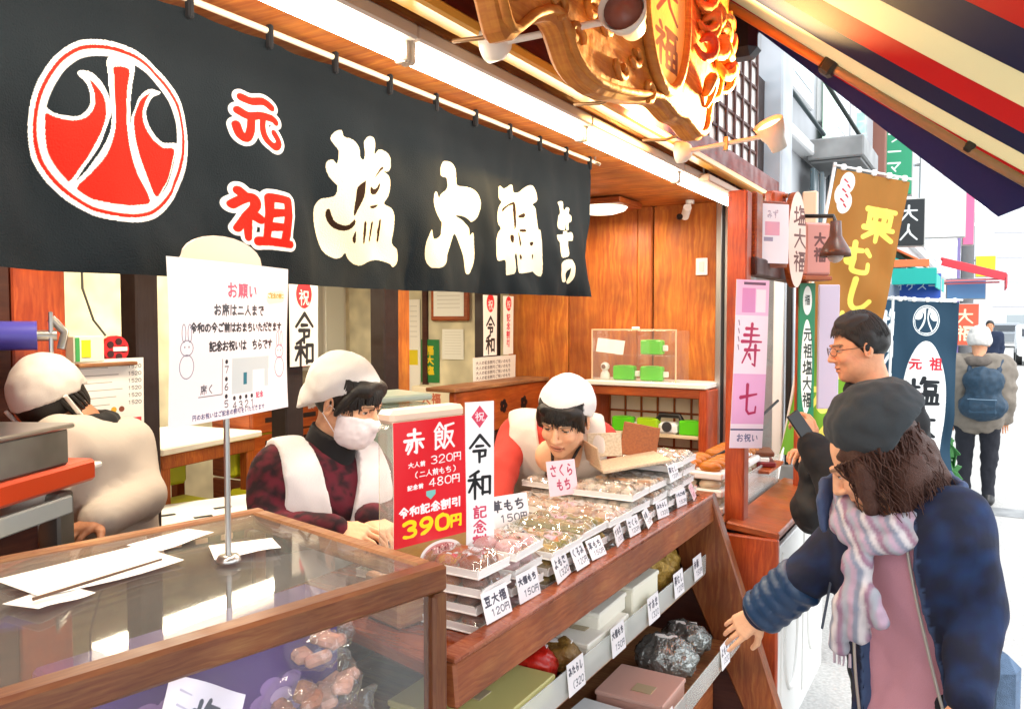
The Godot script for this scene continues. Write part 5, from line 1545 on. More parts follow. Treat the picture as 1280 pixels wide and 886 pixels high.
func goods():
	# [z, x, kind, sweets, colour, colour, length, width, stacked, words]
	var piles := [
		[-1.425, -0.985, "ball", 6, "b4622c", "8a4420", 0.20, 0.125, 4, "pack of glossy brown buns right beside the glass case"],
		[-1.575, -0.985, "ball", 6, "e8b0b0", "dc9898", 0.21, 0.14, 4, "pack of pink rice cakes beside the white strip poster"],
		[-1.75, -0.99, "stick", 5, "8a7c30", "b89a5c", 0.22, 0.165, 3, "pack of olive green stick sweets in the front row"],
		[-1.93, -0.99, "stick", 5, "a88a48", "7c7030", 0.22, 0.165, 3, "pack of tan stick sweets mid front row"],
		[-2.10, -0.99, "flat", 8, "d0a890", "b07c58", 0.22, 0.15, 3, "pack of tan wrapped sweets in the front row"],
		[-2.26, -0.985, "flat", 10, "e4d4c0", "d0b498", 0.21, 0.14, 4, "pack of cream wrapped sweets in the front row"],
		[-2.41, -0.985, "stick", 5, "e0cab4", "b88860", 0.21, 0.14, 4, "pack of beige slices with brown edges in the front row"],
		[-2.56, -0.985, "flat", 8, "ece0d4", "e0c4b4", 0.21, 0.14, 5, "pack of pale pinkish sweets near the counter's end"],
		[-2.71, -0.985, "flat", 8, "e8e0d4", "d8c4b0", 0.21, 0.14, 5, "pack of white sweets at the counter's very end"],
		[-1.60, -1.26, "ball", 6, "d8c8a0", "c0a878", 0.22, 0.14, 2, "pack of pale yellow sweets behind the poster box"],
		[-1.78, -1.25, "stick", 5, "b0985c", "94803c", 0.23, 0.16, 2, "pack of straw coloured sticks in the back row"],
		[-1.95, -1.25, "flat", 10, "e4d4bc", "ccb088", 0.23, 0.16, 2, "pack of cream sweets under the handwritten cards"],
		[-2.12, -1.25, "ball", 8, "dcb0a8", "e8d4cc", 0.23, 0.16, 1, "pack of rosy sweets before the leaning woman"],
		[-2.29, -1.25, "stick", 4, "e0c4b0", "b88460", 0.23, 0.16, 2, "pack of beige slices beside the leaning woman"],
		[-2.46, -1.25, "flat", 8, "ecdcd0", "e0c8b8", 0.23, 0.15, 3, "pack of white sweets by the open tray"],
		[-2.62, -1.25, "flat", 8, "e8d8cc", "d4bca8", 0.23, 0.15, 4, "pack of white sweets at the back row's far end"],
	]
	var r := RandomNumberGenerator.new()
	r.seed = 11
	for i in piles.size():
		var q: Array = piles[i]
		var proto: Node3D = null
		for k in q[8]:
			var at := Vector3(q[1] + r.randf_range(-0.008, 0.008), 1.001 + k * 0.0385, q[0] + r.randf_range(-0.004, 0.004))
			var yaw := r.randf_range(-3, 3)
			var lvl: String = ("only" if q[8] == 1 else "topmost") if k == q[8] - 1 else ("lowest" if k == 0 else "%s from bottom" % ["second", "third", "fourth"][k - 1])
			var label: String = lvl + " " + q[9]
			if proto == null:
				proto = make_pack(q[2], q[3], q[4], q[5], q[6], q[7], label, "clear packs of sweets piled on the counter", 40 + i)
				proto.position = at; proto.rotation_degrees.y = yaw
			else:
				copy(proto, at, yaw, label)
	# tags along the front edge
	var where := ["nearest tag on the counter's front edge, beside the glass case", "second tag from the glass case on the counter edge", "curved tag in front of the olive stick sweets", "tag at the right of the olive stick sweets", "tag in front of the tan stick sweets", "tag before the tan wrapped sweets", "tag between tan and cream sweets", "tag before the cream wrapped sweets", "tag before the pale pink slices", "upper tag on the tall white pile", "tag before the white and pink pile", "farthest tag on the counter edge, by the slanting leg"]
	for k in 12:
		var z: float = [-1.405, -1.54, -1.70, -1.80, -1.90, -2.05, -2.16, -2.27, -2.40, -2.50, -2.58, -2.70][k]
		tag(Vector3(-0.868, 1.03 + (0.10 if k == 9 else 0.0), z), 90 + r.randf_range(-12, 12), r.randf_range(-26, -10), k, [0.095, 0.09, 0.1, 0.075][k % 4] if k < 4 else 0.078, 0.062 if k < 4 else 0.052, "white handwritten price tag, " + where[k])
	# lower halves hanging on the ledge
	for k in 4:
		tag(Vector3(-0.8555, 0.985, [-1.40, -1.535, -1.695, -1.80][k]), 90, -4, k + 5, 0.10, 0.042, "lower tag stuck under the " + ["nearest", "second", "third", "fourth"][k] + " price tag from the glass case")
	# standing handwritten cards in the back row
	for q in [[-1.10, 1.11, -1.70, 74.0, 3, 0.09, 0.10, "tall handwritten card standing next to the white strip poster"], [-1.12, 1.085, -1.88, 66.0, 4, 0.13, 0.085, "wide handwritten card leaning on the back row before the red sleeve"], [-1.10, 1.12, -2.16, 62.0, 11, 0.105, 0.105, "pink card with red writing below the leaning woman's face"]]:
		tag(Vector3(q[0], q[1], q[2]), q[3], -12, q[4], q[5], q[6], q[7])
	# open tray of beige and orange board behind the far piles
	var ot := thing("open_tray", "beige folded tray with an orange side standing at the counter's far back corner", "tray", Vector3(-1.0, 1.155, -2.45), 40.0)
	part(ot, "floor", cbox(Vector3(0.23, 0.01, 0.17), 0.002), tri_mat(col("d8c0a0"), 0.6, T.fine, 3.0), Vector3(0, 0.03, 0), Vector3(0, 0, 8))
	part(ot, "flap", cbox(Vector3(0.12, 0.08, 0.006), 0.002), tri_mat(col("dcc8a8"), 0.6, T.fine, 3.0), Vector3(-0.06, 0.075, -0.09), Vector3(-10, 0, 0))
	part(ot, "flap", cbox(Vector3(0.13, 0.11, 0.006), 0.002), tri_mat(col("a85c20"), 0.5, T.fine, 3.0), Vector3(0.065, 0.085, -0.092), Vector3(-8, 0, -12))
	part(ot, "flap", cbox(Vector3(0.006, 0.07, 0.18), 0.002), tri_mat(col("d8b898"), 0.6, T.fine, 3.0), Vector3(-0.128, 0.06, 0), Vector3(0, 0, 12))
	# shelf goods under the counter
	var goods2 := [
		[-1.0, 0.75, -1.52, Vector3(0.26, 0.05, 0.30), "c8c070", "flat olive yellow box on the upper shelf under the counter"],
		[-0.965, 0.75, -1.99, Vector3(0.19, 0.055, 0.26), "f2eee0", "wide white box on the upper shelf, nearest of the white ones"],
		[-0.98, 0.805, -2.06, Vector3(0.18, 0.045, 0.20), "f0ecdc", "white box stacked on the wide white box"],
		[-0.965, 0.75, -2.28, Vector3(0.18, 0.11, 0.20), "ece8d4", "tall cream box on the upper shelf before the golden packs"],
		[-0.86, 0.51, -1.90, Vector3(0.22, 0.06, 0.26), "d8dcdc", "pale grey box on the lower shelf"],
		[-0.85, 0.51, -2.18, Vector3(0.20, 0.07, 0.20), "c89888", "dusty pink packet box on the lower shelf"],
	]
	for q in goods2:
		var b := thing("sweets_box", q[5], "box", Vector3(q[0], q[1], q[2]), r.randf_range(-3, 3), "boxes under the counter")
		part(b, "carton", cbox(q[3], 0.004), plain(col(q[4]), 0.5), Vector3(0, q[3].y / 2, 0))
		part(b, "lid", cbox(Vector3(q[3].x + 0.006, 0.014, q[3].z + 0.006), 0.003), plain(col(q[4]).lightened(0.1), 0.4), Vector3(0, q[3].y, 0))
		part(b, "seal", cbox(Vector3(0.06, 0.0025, 0.05), 0.0008), plain(col("b0a080"), 0.4), Vector3(0.02, q[3].y + 0.0085, 0.03))
	var foil := tri_mat(col("b0b4b0"), 0.22, T.mottle, 5.0, T.bump, 1.2)
	foil.metallic = 0.6
	var gold := tri_mat(col("b89038"), 0.3, T.mottle, 12.0, T.bump, 1.4)
	gold.metallic = 0.3
	for q in [[-0.97, 0.75, -2.50, gold, 0.085, "golden crinkled pack of sweets at the shelf's far end"], [-0.99, 0.75, -2.66, gold, 0.075, "second golden pack against the end panel"], [-0.86, 0.51, -2.42, foil, 0.085, "silver grey crinkled pack on the lower shelf"], [-0.86, 0.51, -2.62, foil, 0.07, "silver grey pack beside the end panel on the lower shelf"], [-0.96, 0.75, -1.73, tri_mat(col("d02418"), 0.3, T.fine, 4.0), 0.055, "bright red packet between the olive box and white boxes"], [-0.93, 0.75, -1.81, tri_mat(col("a07838"), 0.4, T.mottle, 8.0, T.bump, 1.0), 0.05, "brown round bag of beans by the red packet"]]:
		var F := Field.new(Vector3(-0.14, -0.02, -0.12), Vector3(0.14, 0.16, 0.12), 0.01)
		F.ell(Vector3(0, q[4] * 0.75, 0), Vector3(q[4] * 1.2, q[4] * 0.8, q[4]))
		F.cap(Vector3(-0.04, q[4], -0.02), Vector3(0.04, q[4] * 1.2, 0.02), q[4] * 0.4, q[4] * 0.3, 0.03)
		F.half(Vector3(0, -1, 0), 0.0)
		var b := thing("sweets_pouch", q[5], "pouch", Vector3(q[0], q[1], q[2]))
		soft(b, "pouch_body", F, q[3], folds(28.0, 5), 0.012)
		part(b, "seal_strip", cbox(Vector3(0.07, 0.004, 0.02), 0.001), M.tray, Vector3(0, q[4] * 1.56, 0), Vector3(8, 15, 0))
	for q in [[-0.846, 0.745, -1.74, 8, "tag on the upper shelf's lip by the red packet"], [-0.846, 0.745, -2.0, 1, "pale tag on the lip before the wide white box"], [-0.846, 0.745, -2.27, 5, "tag before the tall cream box"], [-0.846, 0.755, -2.50, 9, "leaning tag before the golden pack"], [-0.846, 0.755, -2.70, 7, "last tag on the upper shelf by the end panel"], [-0.72, 0.51, -2.60, 2, "tag on the lower shelf before the silver packs"], [-0.72, 0.51, -2.05, 6, "tag on the lower shelf by the pale grey box"]]:
		tag(Vector3(q[0], q[1], q[2]), 90, -6, q[3], 0.09, 0.078, "white price tag, " + q[4])

# ---------------------------------------------------------------- inside the shop
func poster(n: String, w: float, h: float, im: Image, label: String, at: Vector3, yaw: float, tilt := 0.0, group := ""):
	var o := thing(n, label, "poster", at, yaw, group)
	part(o, "sheet", sheet(w, h, 4, 6, 0.0012, func(u, v): return Vector3(0, 0, 0.003 * sin(u * 3.0 + v * 2.0)), print_mat(im, 0.45), M.paper), null, Vector3.ZERO, Vector3(0, 0, tilt))
	return o

func reiwa(w: int, h: int, red: bool) -> Image:
	var im := canvas(w, h, col("f2eee4"))
	disc(im, w / 2.0, h * 0.13, w * 0.27, w * 0.34, col("d8242c"))
	glyph(im, "祝", w * 0.32, h * 0.07, w * 0.36, w * 0.4, w * 0.022, col("f8e8e4"))
	if red:
		text(im, "記念割引", w * 0.3, h * 0.30, w * 0.4, w * 0.03, col("d04050"), true)
	else:
		glyph(im, "令", w * 0.16, h * 0.34, w * 0.7, w * 0.78, w * 0.05, col("1a1a1c")); glyph(im, "和", w * 0.16, h * 0.64, w * 0.7, w * 0.78, w * 0.05, col("1a1a1c"))
	return im

func green_box(at: Vector3, yaw: float, label: String, c := "58cc14", sz := Vector3(0.12, 0.075, 0.05)):
	var b := thing("green_box", label, "box", at, yaw, "bright green packs by the end wall")
	part(b, "carton", cbox(sz, 0.007), plain(col(c), 0.4), Vector3(0, sz.y / 2, 0))
	part(b, "lid_band", cbox(Vector3(sz.x * 0.5, 0.004, sz.z * 1.02), 0.001), plain(col(c).lightened(0.15), 0.4), Vector3(0, sz.y, 0))
	part(b, "ribbon_end", cbox(Vector3(0.03, 0.03, 0.012), 0.005), M.white, Vector3(sz.x / 2 + 0.012, sz.y * 0.45, 0))

func interior():
	# cabinet by the end wall with a small lattice back
	var cb := thing("lattice_cabinet", "orange wooden cabinet with a white top and a small lattice back against the end wall", "cabinet", Vector3(-1.515, 0, -4.03))
	part(cb, "top_board", cbox(Vector3(0.67, 0.025, 0.26), 0.004), plain(col("f0e8dc"), 0.4), Vector3(-0.01, 1.318, 0.0))
	part(cb, "header", cbox(Vector3(0.66, 0.05, 0.03), 0.005), M.wood_red_h, Vector3(0, 1.279, 0.10))
	for s in [-1, 1]: part(cb, "side_post", cbox(Vector3(0.05, 1.30, 0.24), 0.006), M.wood_red, Vector3(s * 0.308, 0.65, 0.0))
	part(cb, "back", cbox(Vector3(0.56, 0.42, 0.01), 0.002), plain(col("efe2c4"), 0.7), Vector3(0, 1.05, -0.085))
	for x in 7: part(cb, "lattice_upright", cbox(Vector3(0.010, 0.40, 0.012), 0.002), M.wood, Vector3(-0.279 + x * 0.093, 1.05, -0.072))
	for y in 5: part(cb, "lattice_crossbar", cbox(Vector3(0.56, 0.010, 0.010), 0.002), M.wood, Vector3(0, 0.88 + y * 0.092, -0.071))
	part(cb, "shelf", cbox(Vector3(0.565, 0.018, 0.20), 0.003), plain(col("d8c4a0"), 0.4), Vector3(0, 1.055, 0.0))
	part(cb, "shelf", cbox(Vector3(0.565, 0.018, 0.20), 0.003), M.wood_dark_h, Vector3(0, 0.9, 0.0))
	part(cb, "base", cbox(Vector3(0.56, 0.86, 0.2), 0.004), M.wood_dark_h, Vector3(0, 0.44, 0.0))
	green_box(Vector3(-1.655, 1.064, -3.97), 4, "bright green pack at the left of the lattice shelf")
	green_box(Vector3(-1.515, 1.064, -3.97), -6, "yellow green pack in the middle of the lattice shelf", "a8d818")
	green_box(Vector3(-1.285, 1.064, -3.97), 3, "bright green pack at the right of the lattice shelf")
	var ph := thing("desk_phone", "white desk phone with a black handset on the lattice shelf", "phone", Vector3(-1.40, 1.064, -3.97))
	part(ph, "base", cbox(Vector3(0.10, 0.06, 0.09), 0.014), M.white, Vector3(0, 0.03, 0))
	part(ph, "handset", tube([Vector3(-0.065, 0.07, 0), Vector3(-0.05, 0.095, 0), Vector3(0.05, 0.095, 0), Vector3(0.065, 0.07, 0)], [0.014], 10), M.black)
	part(ph, "dial", cyl(0.026, 0.008), plain(col("3a3a3c"), 0.4), Vector3(0, 0.04, 0.046), Vector3(90, 0, 0))
	var ac := thing("acrylic_case", "clear acrylic show case standing on the cabinet's white top", "display case", Vector3(-1.585, 1.331, -4.02))
	for q in [[0.46, 0.005, 0.0, 0.262, 0.2], [0.46, 0.005, 0.0, 0.135, 0.2]]: part(ac, "shelf_pane", cbox(Vector3(q[0], q[1], q[4]), 0.001), M.acrylic, Vector3(0, q[3], 0))
	part(ac, "front_pane", cbox(Vector3(0.46, 0.26, 0.004), 0.001), M.acrylic, Vector3(0, 0.131, 0.102))
	for s in [-1, 1]: part(ac, "side_pane", cbox(Vector3(0.004, 0.26, 0.2), 0.001), M.acrylic, Vector3(s * 0.232, 0.131, 0))
	for s in [-1, 1]: part(ac, "edge", cbox(Vector3(0.007, 0.265, 0.007), 0.001), plain(col("e8c8a0"), 0.3), Vector3(s * 0.2325, 0.133, 0.1035))
	part(ac, "edge", cbox(Vector3(0.472, 0.007, 0.007), 0.001), plain(col("e8c8a0"), 0.3), Vector3(0, 0.268, 0.1035))
	part(ac, "handle", cbox(Vector3(0.04, 0.012, 0.02), 0.004), M.white, Vector3(0.01, 0.278, 0.09))
	green_box(Vector3(-1.66, 1.333, -3.99), 0, "bright green pack on the left floor of the acrylic case")
	green_box(Vector3(-1.505, 1.333, -3.99), 5, "bright green pack on the right floor of the acrylic case")
	green_box(Vector3(-1.505, 1.471, -3.99), -4, "bright green pack alone on the upper acrylic shelf")
	single("card", cbox(Vector3(0.15, 0.075, 0.004), 0.001), M.paper, "white card leaning on the upper acrylic shelf's left", "card", Vector3(-1.735, 1.51, -3.97), Vector3(-12, 10, -6))
	var fg := thing("figurine", "small white figurine with a round head in the acrylic case's corner", "figurine", Vector3(-1.765, 1.333, -3.97))
	part(fg, "torso", lathe([[0.0, 0.0], [0.028, 0.0], [0.024, 0.03], [0.012, 0.05], [0.0, 0.05]], 14), M.white)
	part(fg, "head", ball(0.024), M.white, Vector3(0, 0.068, 0))
	part(fg, "face", cyl(0.012, 0.004), plain(col("8a6a5c")), Vector3(0, 0.068, 0.022), Vector3(90, 0, 0))
	var sw := thing("wall_switch", "small white switch plate on the orange wall", "switch", Vector3(-1.306, 1.932, -4.18))
	part(sw, "plate", cbox(Vector3(0.062, 0.09, 0.008), 0.003), M.white, Vector3.ZERO)
	part(sw, "rocker", cbox(Vector3(0.022, 0.05, 0.006), 0.002), plain(col("e4e0d4"), 0.4), Vector3(0, 0, 0.006))
	var cm := thing("security_camera", "small white security camera hanging from the ceiling near the wall's right end", "camera", Vector3(-1.34, 2.262, -4.08))
	part(cm, "mount", cyl(0.022, 0.02), M.white, Vector3(0, 0, 0))
	part(cm, "neck", tube([Vector3(0, 0, 0), Vector3(0, -0.035, 0.01)], [0.008], 8), M.white)
	part(cm, "housing", cyl(0.021, 0.085), M.white, Vector3(-0.012, -0.055, 0.025), Vector3(60, 0, -25))
	part(cm, "lens", cyl(0.016, 0.012), M.black, Vector3(-0.034, -0.082, 0.062), Vector3(60, 0, -25))
	# posters along the partition
	poster("reiwa_poster", 0.165, 0.34, reiwa(170, 340, false), "white vertical poster with a red seal hanging behind the masked woman", Vector3(-2.43, 1.63, -2.42), 90)
	poster("reiwa_poster", 0.15, 0.34, reiwa(160, 360, false), "white vertical poster with a red seal on the far dark post", Vector3(-2.42, 1.62, -3.85), 90)
	poster("reiwa_poster", 0.12, 0.34, reiwa(140, 380, true), "narrow white poster with red writing right of the far post", Vector3(-2.42, 1.62, -4.05), 90)
	var im := canvas(320, 200, col("e0dcd0"))
	for k in 7: text(im, "大人の記念割引ご祝いのもち", 20, 18 + k * 24, 20, 1.3, col("6a6460"))
	poster("notice_sheet", 0.46, 0.23, im, "grey printed notice sheet under the far posters", Vector3(-2.40, 1.33, -3.87), 90)
	var rb := thing("red_wooden_box", "dark red wooden shelf front with two black crests behind the leaning woman", "box", Vector3(-2.25, 1.06, -3.70), 90.0)
	part(rb, "front", cbox(Vector3(0.95, 0.23, 0.04), 0.006), M.wood_red_h, Vector3(0, 0.12, 0))
	part(rb, "top", cbox(Vector3(0.98, 0.02, 0.18), 0.004), M.wood_pale, Vector3(0, 0.245, -0.06))
	part(rb, "body", cbox(Vector3(0.93, 1.04, 0.14), 0.004), M.wood_dark_h, Vector3(0, -0.52, -0.06))
	for x in [-0.02, 0.20]:
		for k in 5: part(rb, "crest_petal", cyl(0.016, 0.004, -1, 10), M.black, Vector3(x + cos(k * TAU / 5) * 0.022, 0.13 + sin(k * TAU / 5) * 0.022, 0.021), Vector3(90, 0, 0))
	var yb := thing("yellow_bucket", "pale yellow container on the floor level behind the counter", "container", Vector3(-1.95, 0.72, -3.05))
	part(yb, "tub", cbox(Vector3(0.24, 0.26, 0.3), 0.02), plain(col("d8c860"), 0.5), Vector3(0, 0.13, 0))
	part(yb, "stool", cbox(Vector3(0.3, 0.7, 0.34), 0.01), M.wood_dark, Vector3(0, -0.36, 0))
	# back room: frames, sheets, green hanging, tin, calendar
	var fr := thing("picture_frame", "red framed certificate hanging on the cream back wall", "picture frame", Vector3(-3.05, 1.79, -4.355))
	part(fr, "frame", cbox(Vector3(0.30, 0.29, 0.03), 0.008), M.wood_red_h, Vector3.ZERO)
	var ci := canvas(160, 150, col("f2f2ee"))
	for k in 6: stroke(ci, PackedVector2Array([Vector2(20, 28 + k * 17), Vector2(140, 28 + k * 17)]), 0.8, 0.8, col("b8b4ac"))
	part(fr, "certificate", card(0.24, 0.23, 0.004, print_mat(ci), M.paper), null, Vector3(0, 0, 0.02))
	var gi := canvas(140, 270, col("1e7a3c"))
	text(gi, "福大塩", 40, 40, 62, 6, col("e8c818"), true)
	poster("green_hanging", 0.15, 0.29, gi, "green vertical hanging with yellow characters on the cream wall", Vector3(-3.225, 1.375, -4.37), 0)
	var yi := canvas(100, 560, col("f4f0e8"))
	yi.fill_rect(Rect2i(16, 300, 66, 90), col("e8d020"))
	for k in 7: stroke(yi, PackedVector2Array([Vector2(24, 40 + k * 30), Vector2(78, 40 + k * 30)]), 1, 1, col("a0a098"))
	poster("tall_sheet", 0.11, 0.64, yi, "tall white sheet with a yellow square beside the green hanging", Vector3(-3.365, 1.47, -4.37), 0)
	var wi := canvas(160, 200, col("f0efe6"))
	for k in 9: stroke(wi, PackedVector2Array([Vector2(20, 20 + k * 18), Vector2(140, 20 + k * 18)]), 0.8, 0.8, col("c0bcb0"))
	poster("wall_sheet", 0.17, 0.2, wi, "white sheet of fine print under the red framed certificate", Vector3(-3.04, 1.49, -4.37), 0)
	single("wall_strip", cbox(Vector3(0.04, 2.2, 0.03), 0.004), M.wood_dark_h, "dark wooden strip on the cream wall above the green hanging", "strip", Vector3(-3.265, 1.2, -4.372))
	var nb := thing("cream_carton", "cream carton with red print on a wooden stand below the sheets", "carton", Vector3(-3.08, 1.02, -4.25))
	part(nb, "carton", cbox(Vector3(0.32, 0.2, 0.14), 0.006), plain(col("f0e4c8"), 0.6), Vector3(0, 0.10, 0))
	var ni := canvas(120, 70, col("f0e4c8"))
	text(ni, "大福", 30, 12, 32, 2.5, col("c86a50"))
	part(nb, "printed_front", card(0.3, 0.18, 0.002, print_mat(ni), M.paper), null, Vector3(0, 0.10, 0.073))
	single("carton_stand", cbox(Vector3(0.7, 1.0, 0.25), 0.006), M.wood, "orange wooden stand under the cream carton", "stand", Vector3(-3.05, 0.515, -4.22))
	var gz := thing("service_window", "grey sliding window with a small sill in the cream back wall", "window", Vector3(-3.94, 1.66, -4.0), 90.0)
	part(gz, "frame", cbox(Vector3(0.64, 0.62, 0.03), 0.005), plain(col("d8d4c8"), 0.5), Vector3.ZERO)
	part(gz, "pane", cbox(Vector3(0.36, 0.52, 0.01), 0.002), plain(col("b8b4a8"), 0.3), Vector3(-0.10, 0, 0.018))
	part(gz, "pane", cbox(Vector3(0.18, 0.52, 0.01), 0.002), plain(col("dcdccf"), 0.3), Vector3(0.20, 0, 0.018))
	part(gz, "sill", cbox(Vector3(0.66, 0.03, 0.1), 0.005), plain(col("d0d0c4"), 0.4), Vector3(0, -0.33, 0.05))
	var pl := thing("potted_plant", "small dark plant with red flowers on the grey window's sill", "plant", Vector3(-3.86, 1.345, -3.80))
	part(pl, "pot", cyl(0.045, 0.06, 0.055), M.red, Vector3(0, 0.032, 0))
	for k in 14: part(pl, "leaf", cbox(Vector3(0.03, 0.11, 0.006), 0.002), plain(col("24402a"), 0.5), Vector3(cos(k * 2.4) * 0.03, 0.12 + (k % 3) * 0.02, sin(k * 2.4) * 0.03), Vector3(30 * sin(k), k * 50, 30 * cos(k)))
	for k in 5: part(pl, "flower", ball(0.02), plain(col("c83030"), 0.6), Vector3(cos(k * 1.3) * 0.06, 0.10 + 0.02 * (k % 2), sin(k * 1.3) * 0.06))
	var tin := thing("red_tin", "round red tin lid with white lettering above the calendar", "tin", Vector3(-2.46, 1.555, -1.60), 90.0)
	part(tin, "lid", cyl(0.045, 0.02), M.red, Vector3(0, 0, 0), Vector3(90, 0, 0))
	for k in 5: part(tin, "spot", cyl(0.011, 0.003), plain(col("3a1416"), 0.5), Vector3(cos(k * TAU / 5) * 0.026, sin(k * TAU / 5) * 0.026, 0.011), Vector3(90, 0, 0))
	part(tin, "lettering", cbox(Vector3(0.05, 0.014, 0.003), 0.001), M.white, Vector3(0.012, 0.0, 0.013))
	var gb := thing("tea_carton", "white and green carton with a yellow square left of the red tin", "carton", Vector3(-2.46, 1.515, -1.50), 90.0)
	part(gb, "carton", cbox(Vector3(0.10, 0.085, 0.05), 0.004), plain(col("d8e4d0"), 0.5), Vector3(0, 0.043, 0))
	part(gb, "yellow_square", cbox(Vector3(0.03, 0.055, 0.003), 0.001), plain(col("e8d818"), 0.5), Vector3(-0.012, 0.045, 0.026))
	part(gb, "green_edge", cbox(Vector3(0.014, 0.075, 0.003), 0.001), plain(col("3a9a50"), 0.5), Vector3(-0.04, 0.043, 0.026))
	var cal := canvas(240, 260, col("f2f0ea"))
	for k in 6:
		stroke(cal, PackedVector2Array([Vector2(20, 30 + k * 26), Vector2(110 + (k * 37) % 60, 30 + k * 26)]), 1.2, 1.2, col("908c88"))
		text(cal, "1520", 180, 22 + k * 26, 16, 1.1, col("606060"), false, 0.8)
	disc(cal, 130, 180, 10, 10, col("e0a828")); disc(cal, 158, 180, 10, 10, col("804028"))
	cal.fill_rect(Rect2i(120, 215, 110, 30), col("d03040"))
	poster("price_list", 0.24, 0.24, cal, "white price list with a red label behind the bent worker", Vector3(-2.44, 1.405, -1.57), 90)
	single("shelf_board", cbox(Vector3(0.2, 0.012, 0.12), 0.003), M.wood_pale, "small ledge carrying the carton and the red tin", "shelf", Vector3(-2.47, 1.508, -1.55), Vector3(0, 90, 0))
	single("wire", tube([Vector3(-2.47, 1.95, -1.50), Vector3(-2.45, 1.75, -1.49), Vector3(-2.46, 1.65, -1.53), Vector3(-2.46, 1.60, -1.57)], [0.004], 6), plain(col("4a4a44"), 0.5), "thin dark wire hanging down to the red tin", "wire")
	# roll on a bracket at the far left
	var ro := thing("film_roll", "roll of violet blue film on a metal bracket at the left edge", "roll", Vector3(-2.40, 1.605, -1.262), 60.0)
	part(ro, "roll", cyl(0.042, 0.30), plain(col("4a48a8"), 0.35), Vector3(-0.10, 0, 0), Vector3(0, 0, 90))
	part(ro, "core", cyl(0.016, 0.36), M.steel, Vector3(-0.08, 0, 0), Vector3(0, 0, 90))
	part(ro, "bracket", cbox(Vector3(0.012, 0.18, 0.03), 0.003), M.steel, Vector3(0.085, -0.02, 0))
	part(ro, "tap", tube([Vector3(0.085, 0.05, 0), Vector3(0.12, 0.01, 0), Vector3(0.11, -0.04, 0.01)], [0.012], 8), M.steel)
	# packing machine at the left
	var pk := thing("packing_machine", "packing machine with an orange bench, steel box and grey legs at the left edge", "machine", Vector3(-1.947, 0, -1.211), 114.6)
	part(pk, "bench", cbox(Vector3(0.85, 0.055, 0.30), 0.008), plain(col("d8481c"), 0.35), Vector3(-0.425, 1.272, -0.15))
	part(pk, "steel_box", cbox(Vector3(0.40, 0.09, 0.2), 0.006), M.dull_steel, Vector3(-0.29, 1.345, -0.11))
	part(pk, "box_rim", cbox(Vector3(0.42, 0.012, 0.22), 0.004), M.steel, Vector3(-0.29, 1.394, -0.11))
	part(pk, "front_band", cbox(Vector3(0.76, 0.045, 0.02), 0.004), plain(col("b8c0bc"), 0.4), Vector3(-0.46, 1.20, -0.02))
	part(pk, "front_board", cbox(Vector3(0.70, 1.14, 0.02), 0.004), M.wood_dark_h, Vector3(-0.50, 0.60, -0.06))
	part(pk, "leg", cbox(Vector3(0.06, 1.22, 0.06), 0.006), M.dull_steel, Vector3(-0.09, 0.62, -0.05))
	part(pk, "leg", cbox(Vector3(0.04, 1.2, 0.05), 0.006), plain(col("b4aca4"), 0.4), Vector3(-0.03, 0.60, -0.12))
	part(pk, "lever", cbox(Vector3(0.06, 0.014, 0.03), 0.004), M.white, Vector3(0.02, 1.275, -0.03))
	# low furniture of the back room
	var tb := thing("low_table", "orange wooden table with a white top in the back room", "table", Vector3(-3.25, 0, -2.38), 8.0)
	part(tb, "table_top", cbox(Vector3(0.55, 0.03, 0.62), 0.006), plain(col("f0e8d8"), 0.4), Vector3(0, 1.10, 0))
	part(tb, "apron", cbox(Vector3(0.5, 0.06, 0.57), 0.004), M.wood, Vector3(0, 1.05, 0))
	for q in [[1, 1], [1, -1], [-1, 1], [-1, -1]]: part(tb, "leg", cbox(Vector3(0.05, 1.04, 0.05), 0.006), M.wood, Vector3(q[0] * 0.22, 0.52, q[1] * 0.26))
	for k in 2:
		var ch := thing("yellow_chair", ["yellow green padded chair under the low table", "yellow green padded chair before the stacked boxes"][k], "chair", Vector3(-3.05 + k * 0.1, 0, -2.25 - k * 0.55), 90.0, "yellow chairs of the back room")
		part(ch, "seat", cbox(Vector3(0.4, 0.07, 0.38), 0.03), plain(col("c8c81c"), 0.55), Vector3(0, 0.80, 0))
		part(ch, "backrest", cbox(Vector3(0.38, 0.22, 0.05), 0.02), plain(col("bcc020"), 0.55), Vector3(0, 1.0, -0.18))
		for q in [[1, 1], [1, -1], [-1, 1], [-1, -1]]: part(ch, "leg", cbox(Vector3(0.035, 0.78, 0.035), 0.005), M.wood, Vector3(q[0] * 0.17, 0.39, q[1] * 0.16))
	var k := 0
	for y in 4:
		for x in 2:
			var b := thing("wooden_crate", "orange brown wooden tray crate, %s of the %s stack in the back room" % [["lowest", "second", "third", "topmost"][y], ["left", "right"][x]], "crate", Vector3(-3.25, 0.74 + y * 0.115, -2.85 - x * 0.26), 90.0, "stacked wooden crates")
			part(b, "crate_wall", cbox(Vector3(0.25, 0.105, 0.02), 0.004), M.wood_red_h, Vector3(0, 0.055, 0.15))
			part(b, "crate_wall", cbox(Vector3(0.02, 0.105, 0.28), 0.004), M.wood_red_h, Vector3(-0.115, 0.055, 0))
			part(b, "crate_wall", cbox(Vector3(0.02, 0.105, 0.28), 0.004), M.wood_red_h, Vector3(0.115, 0.055, 0))
			part(b, "crate_floor", cbox(Vector3(0.23, 0.01, 0.28), 0.002), M.wood_red_h, Vector3(0, 0.01, 0))
			part(b, "grip", cbox(Vector3(0.09, 0.025, 0.004), 0.002), M.wood_dark, Vector3(0, 0.065, 0.1605))
			k += 1
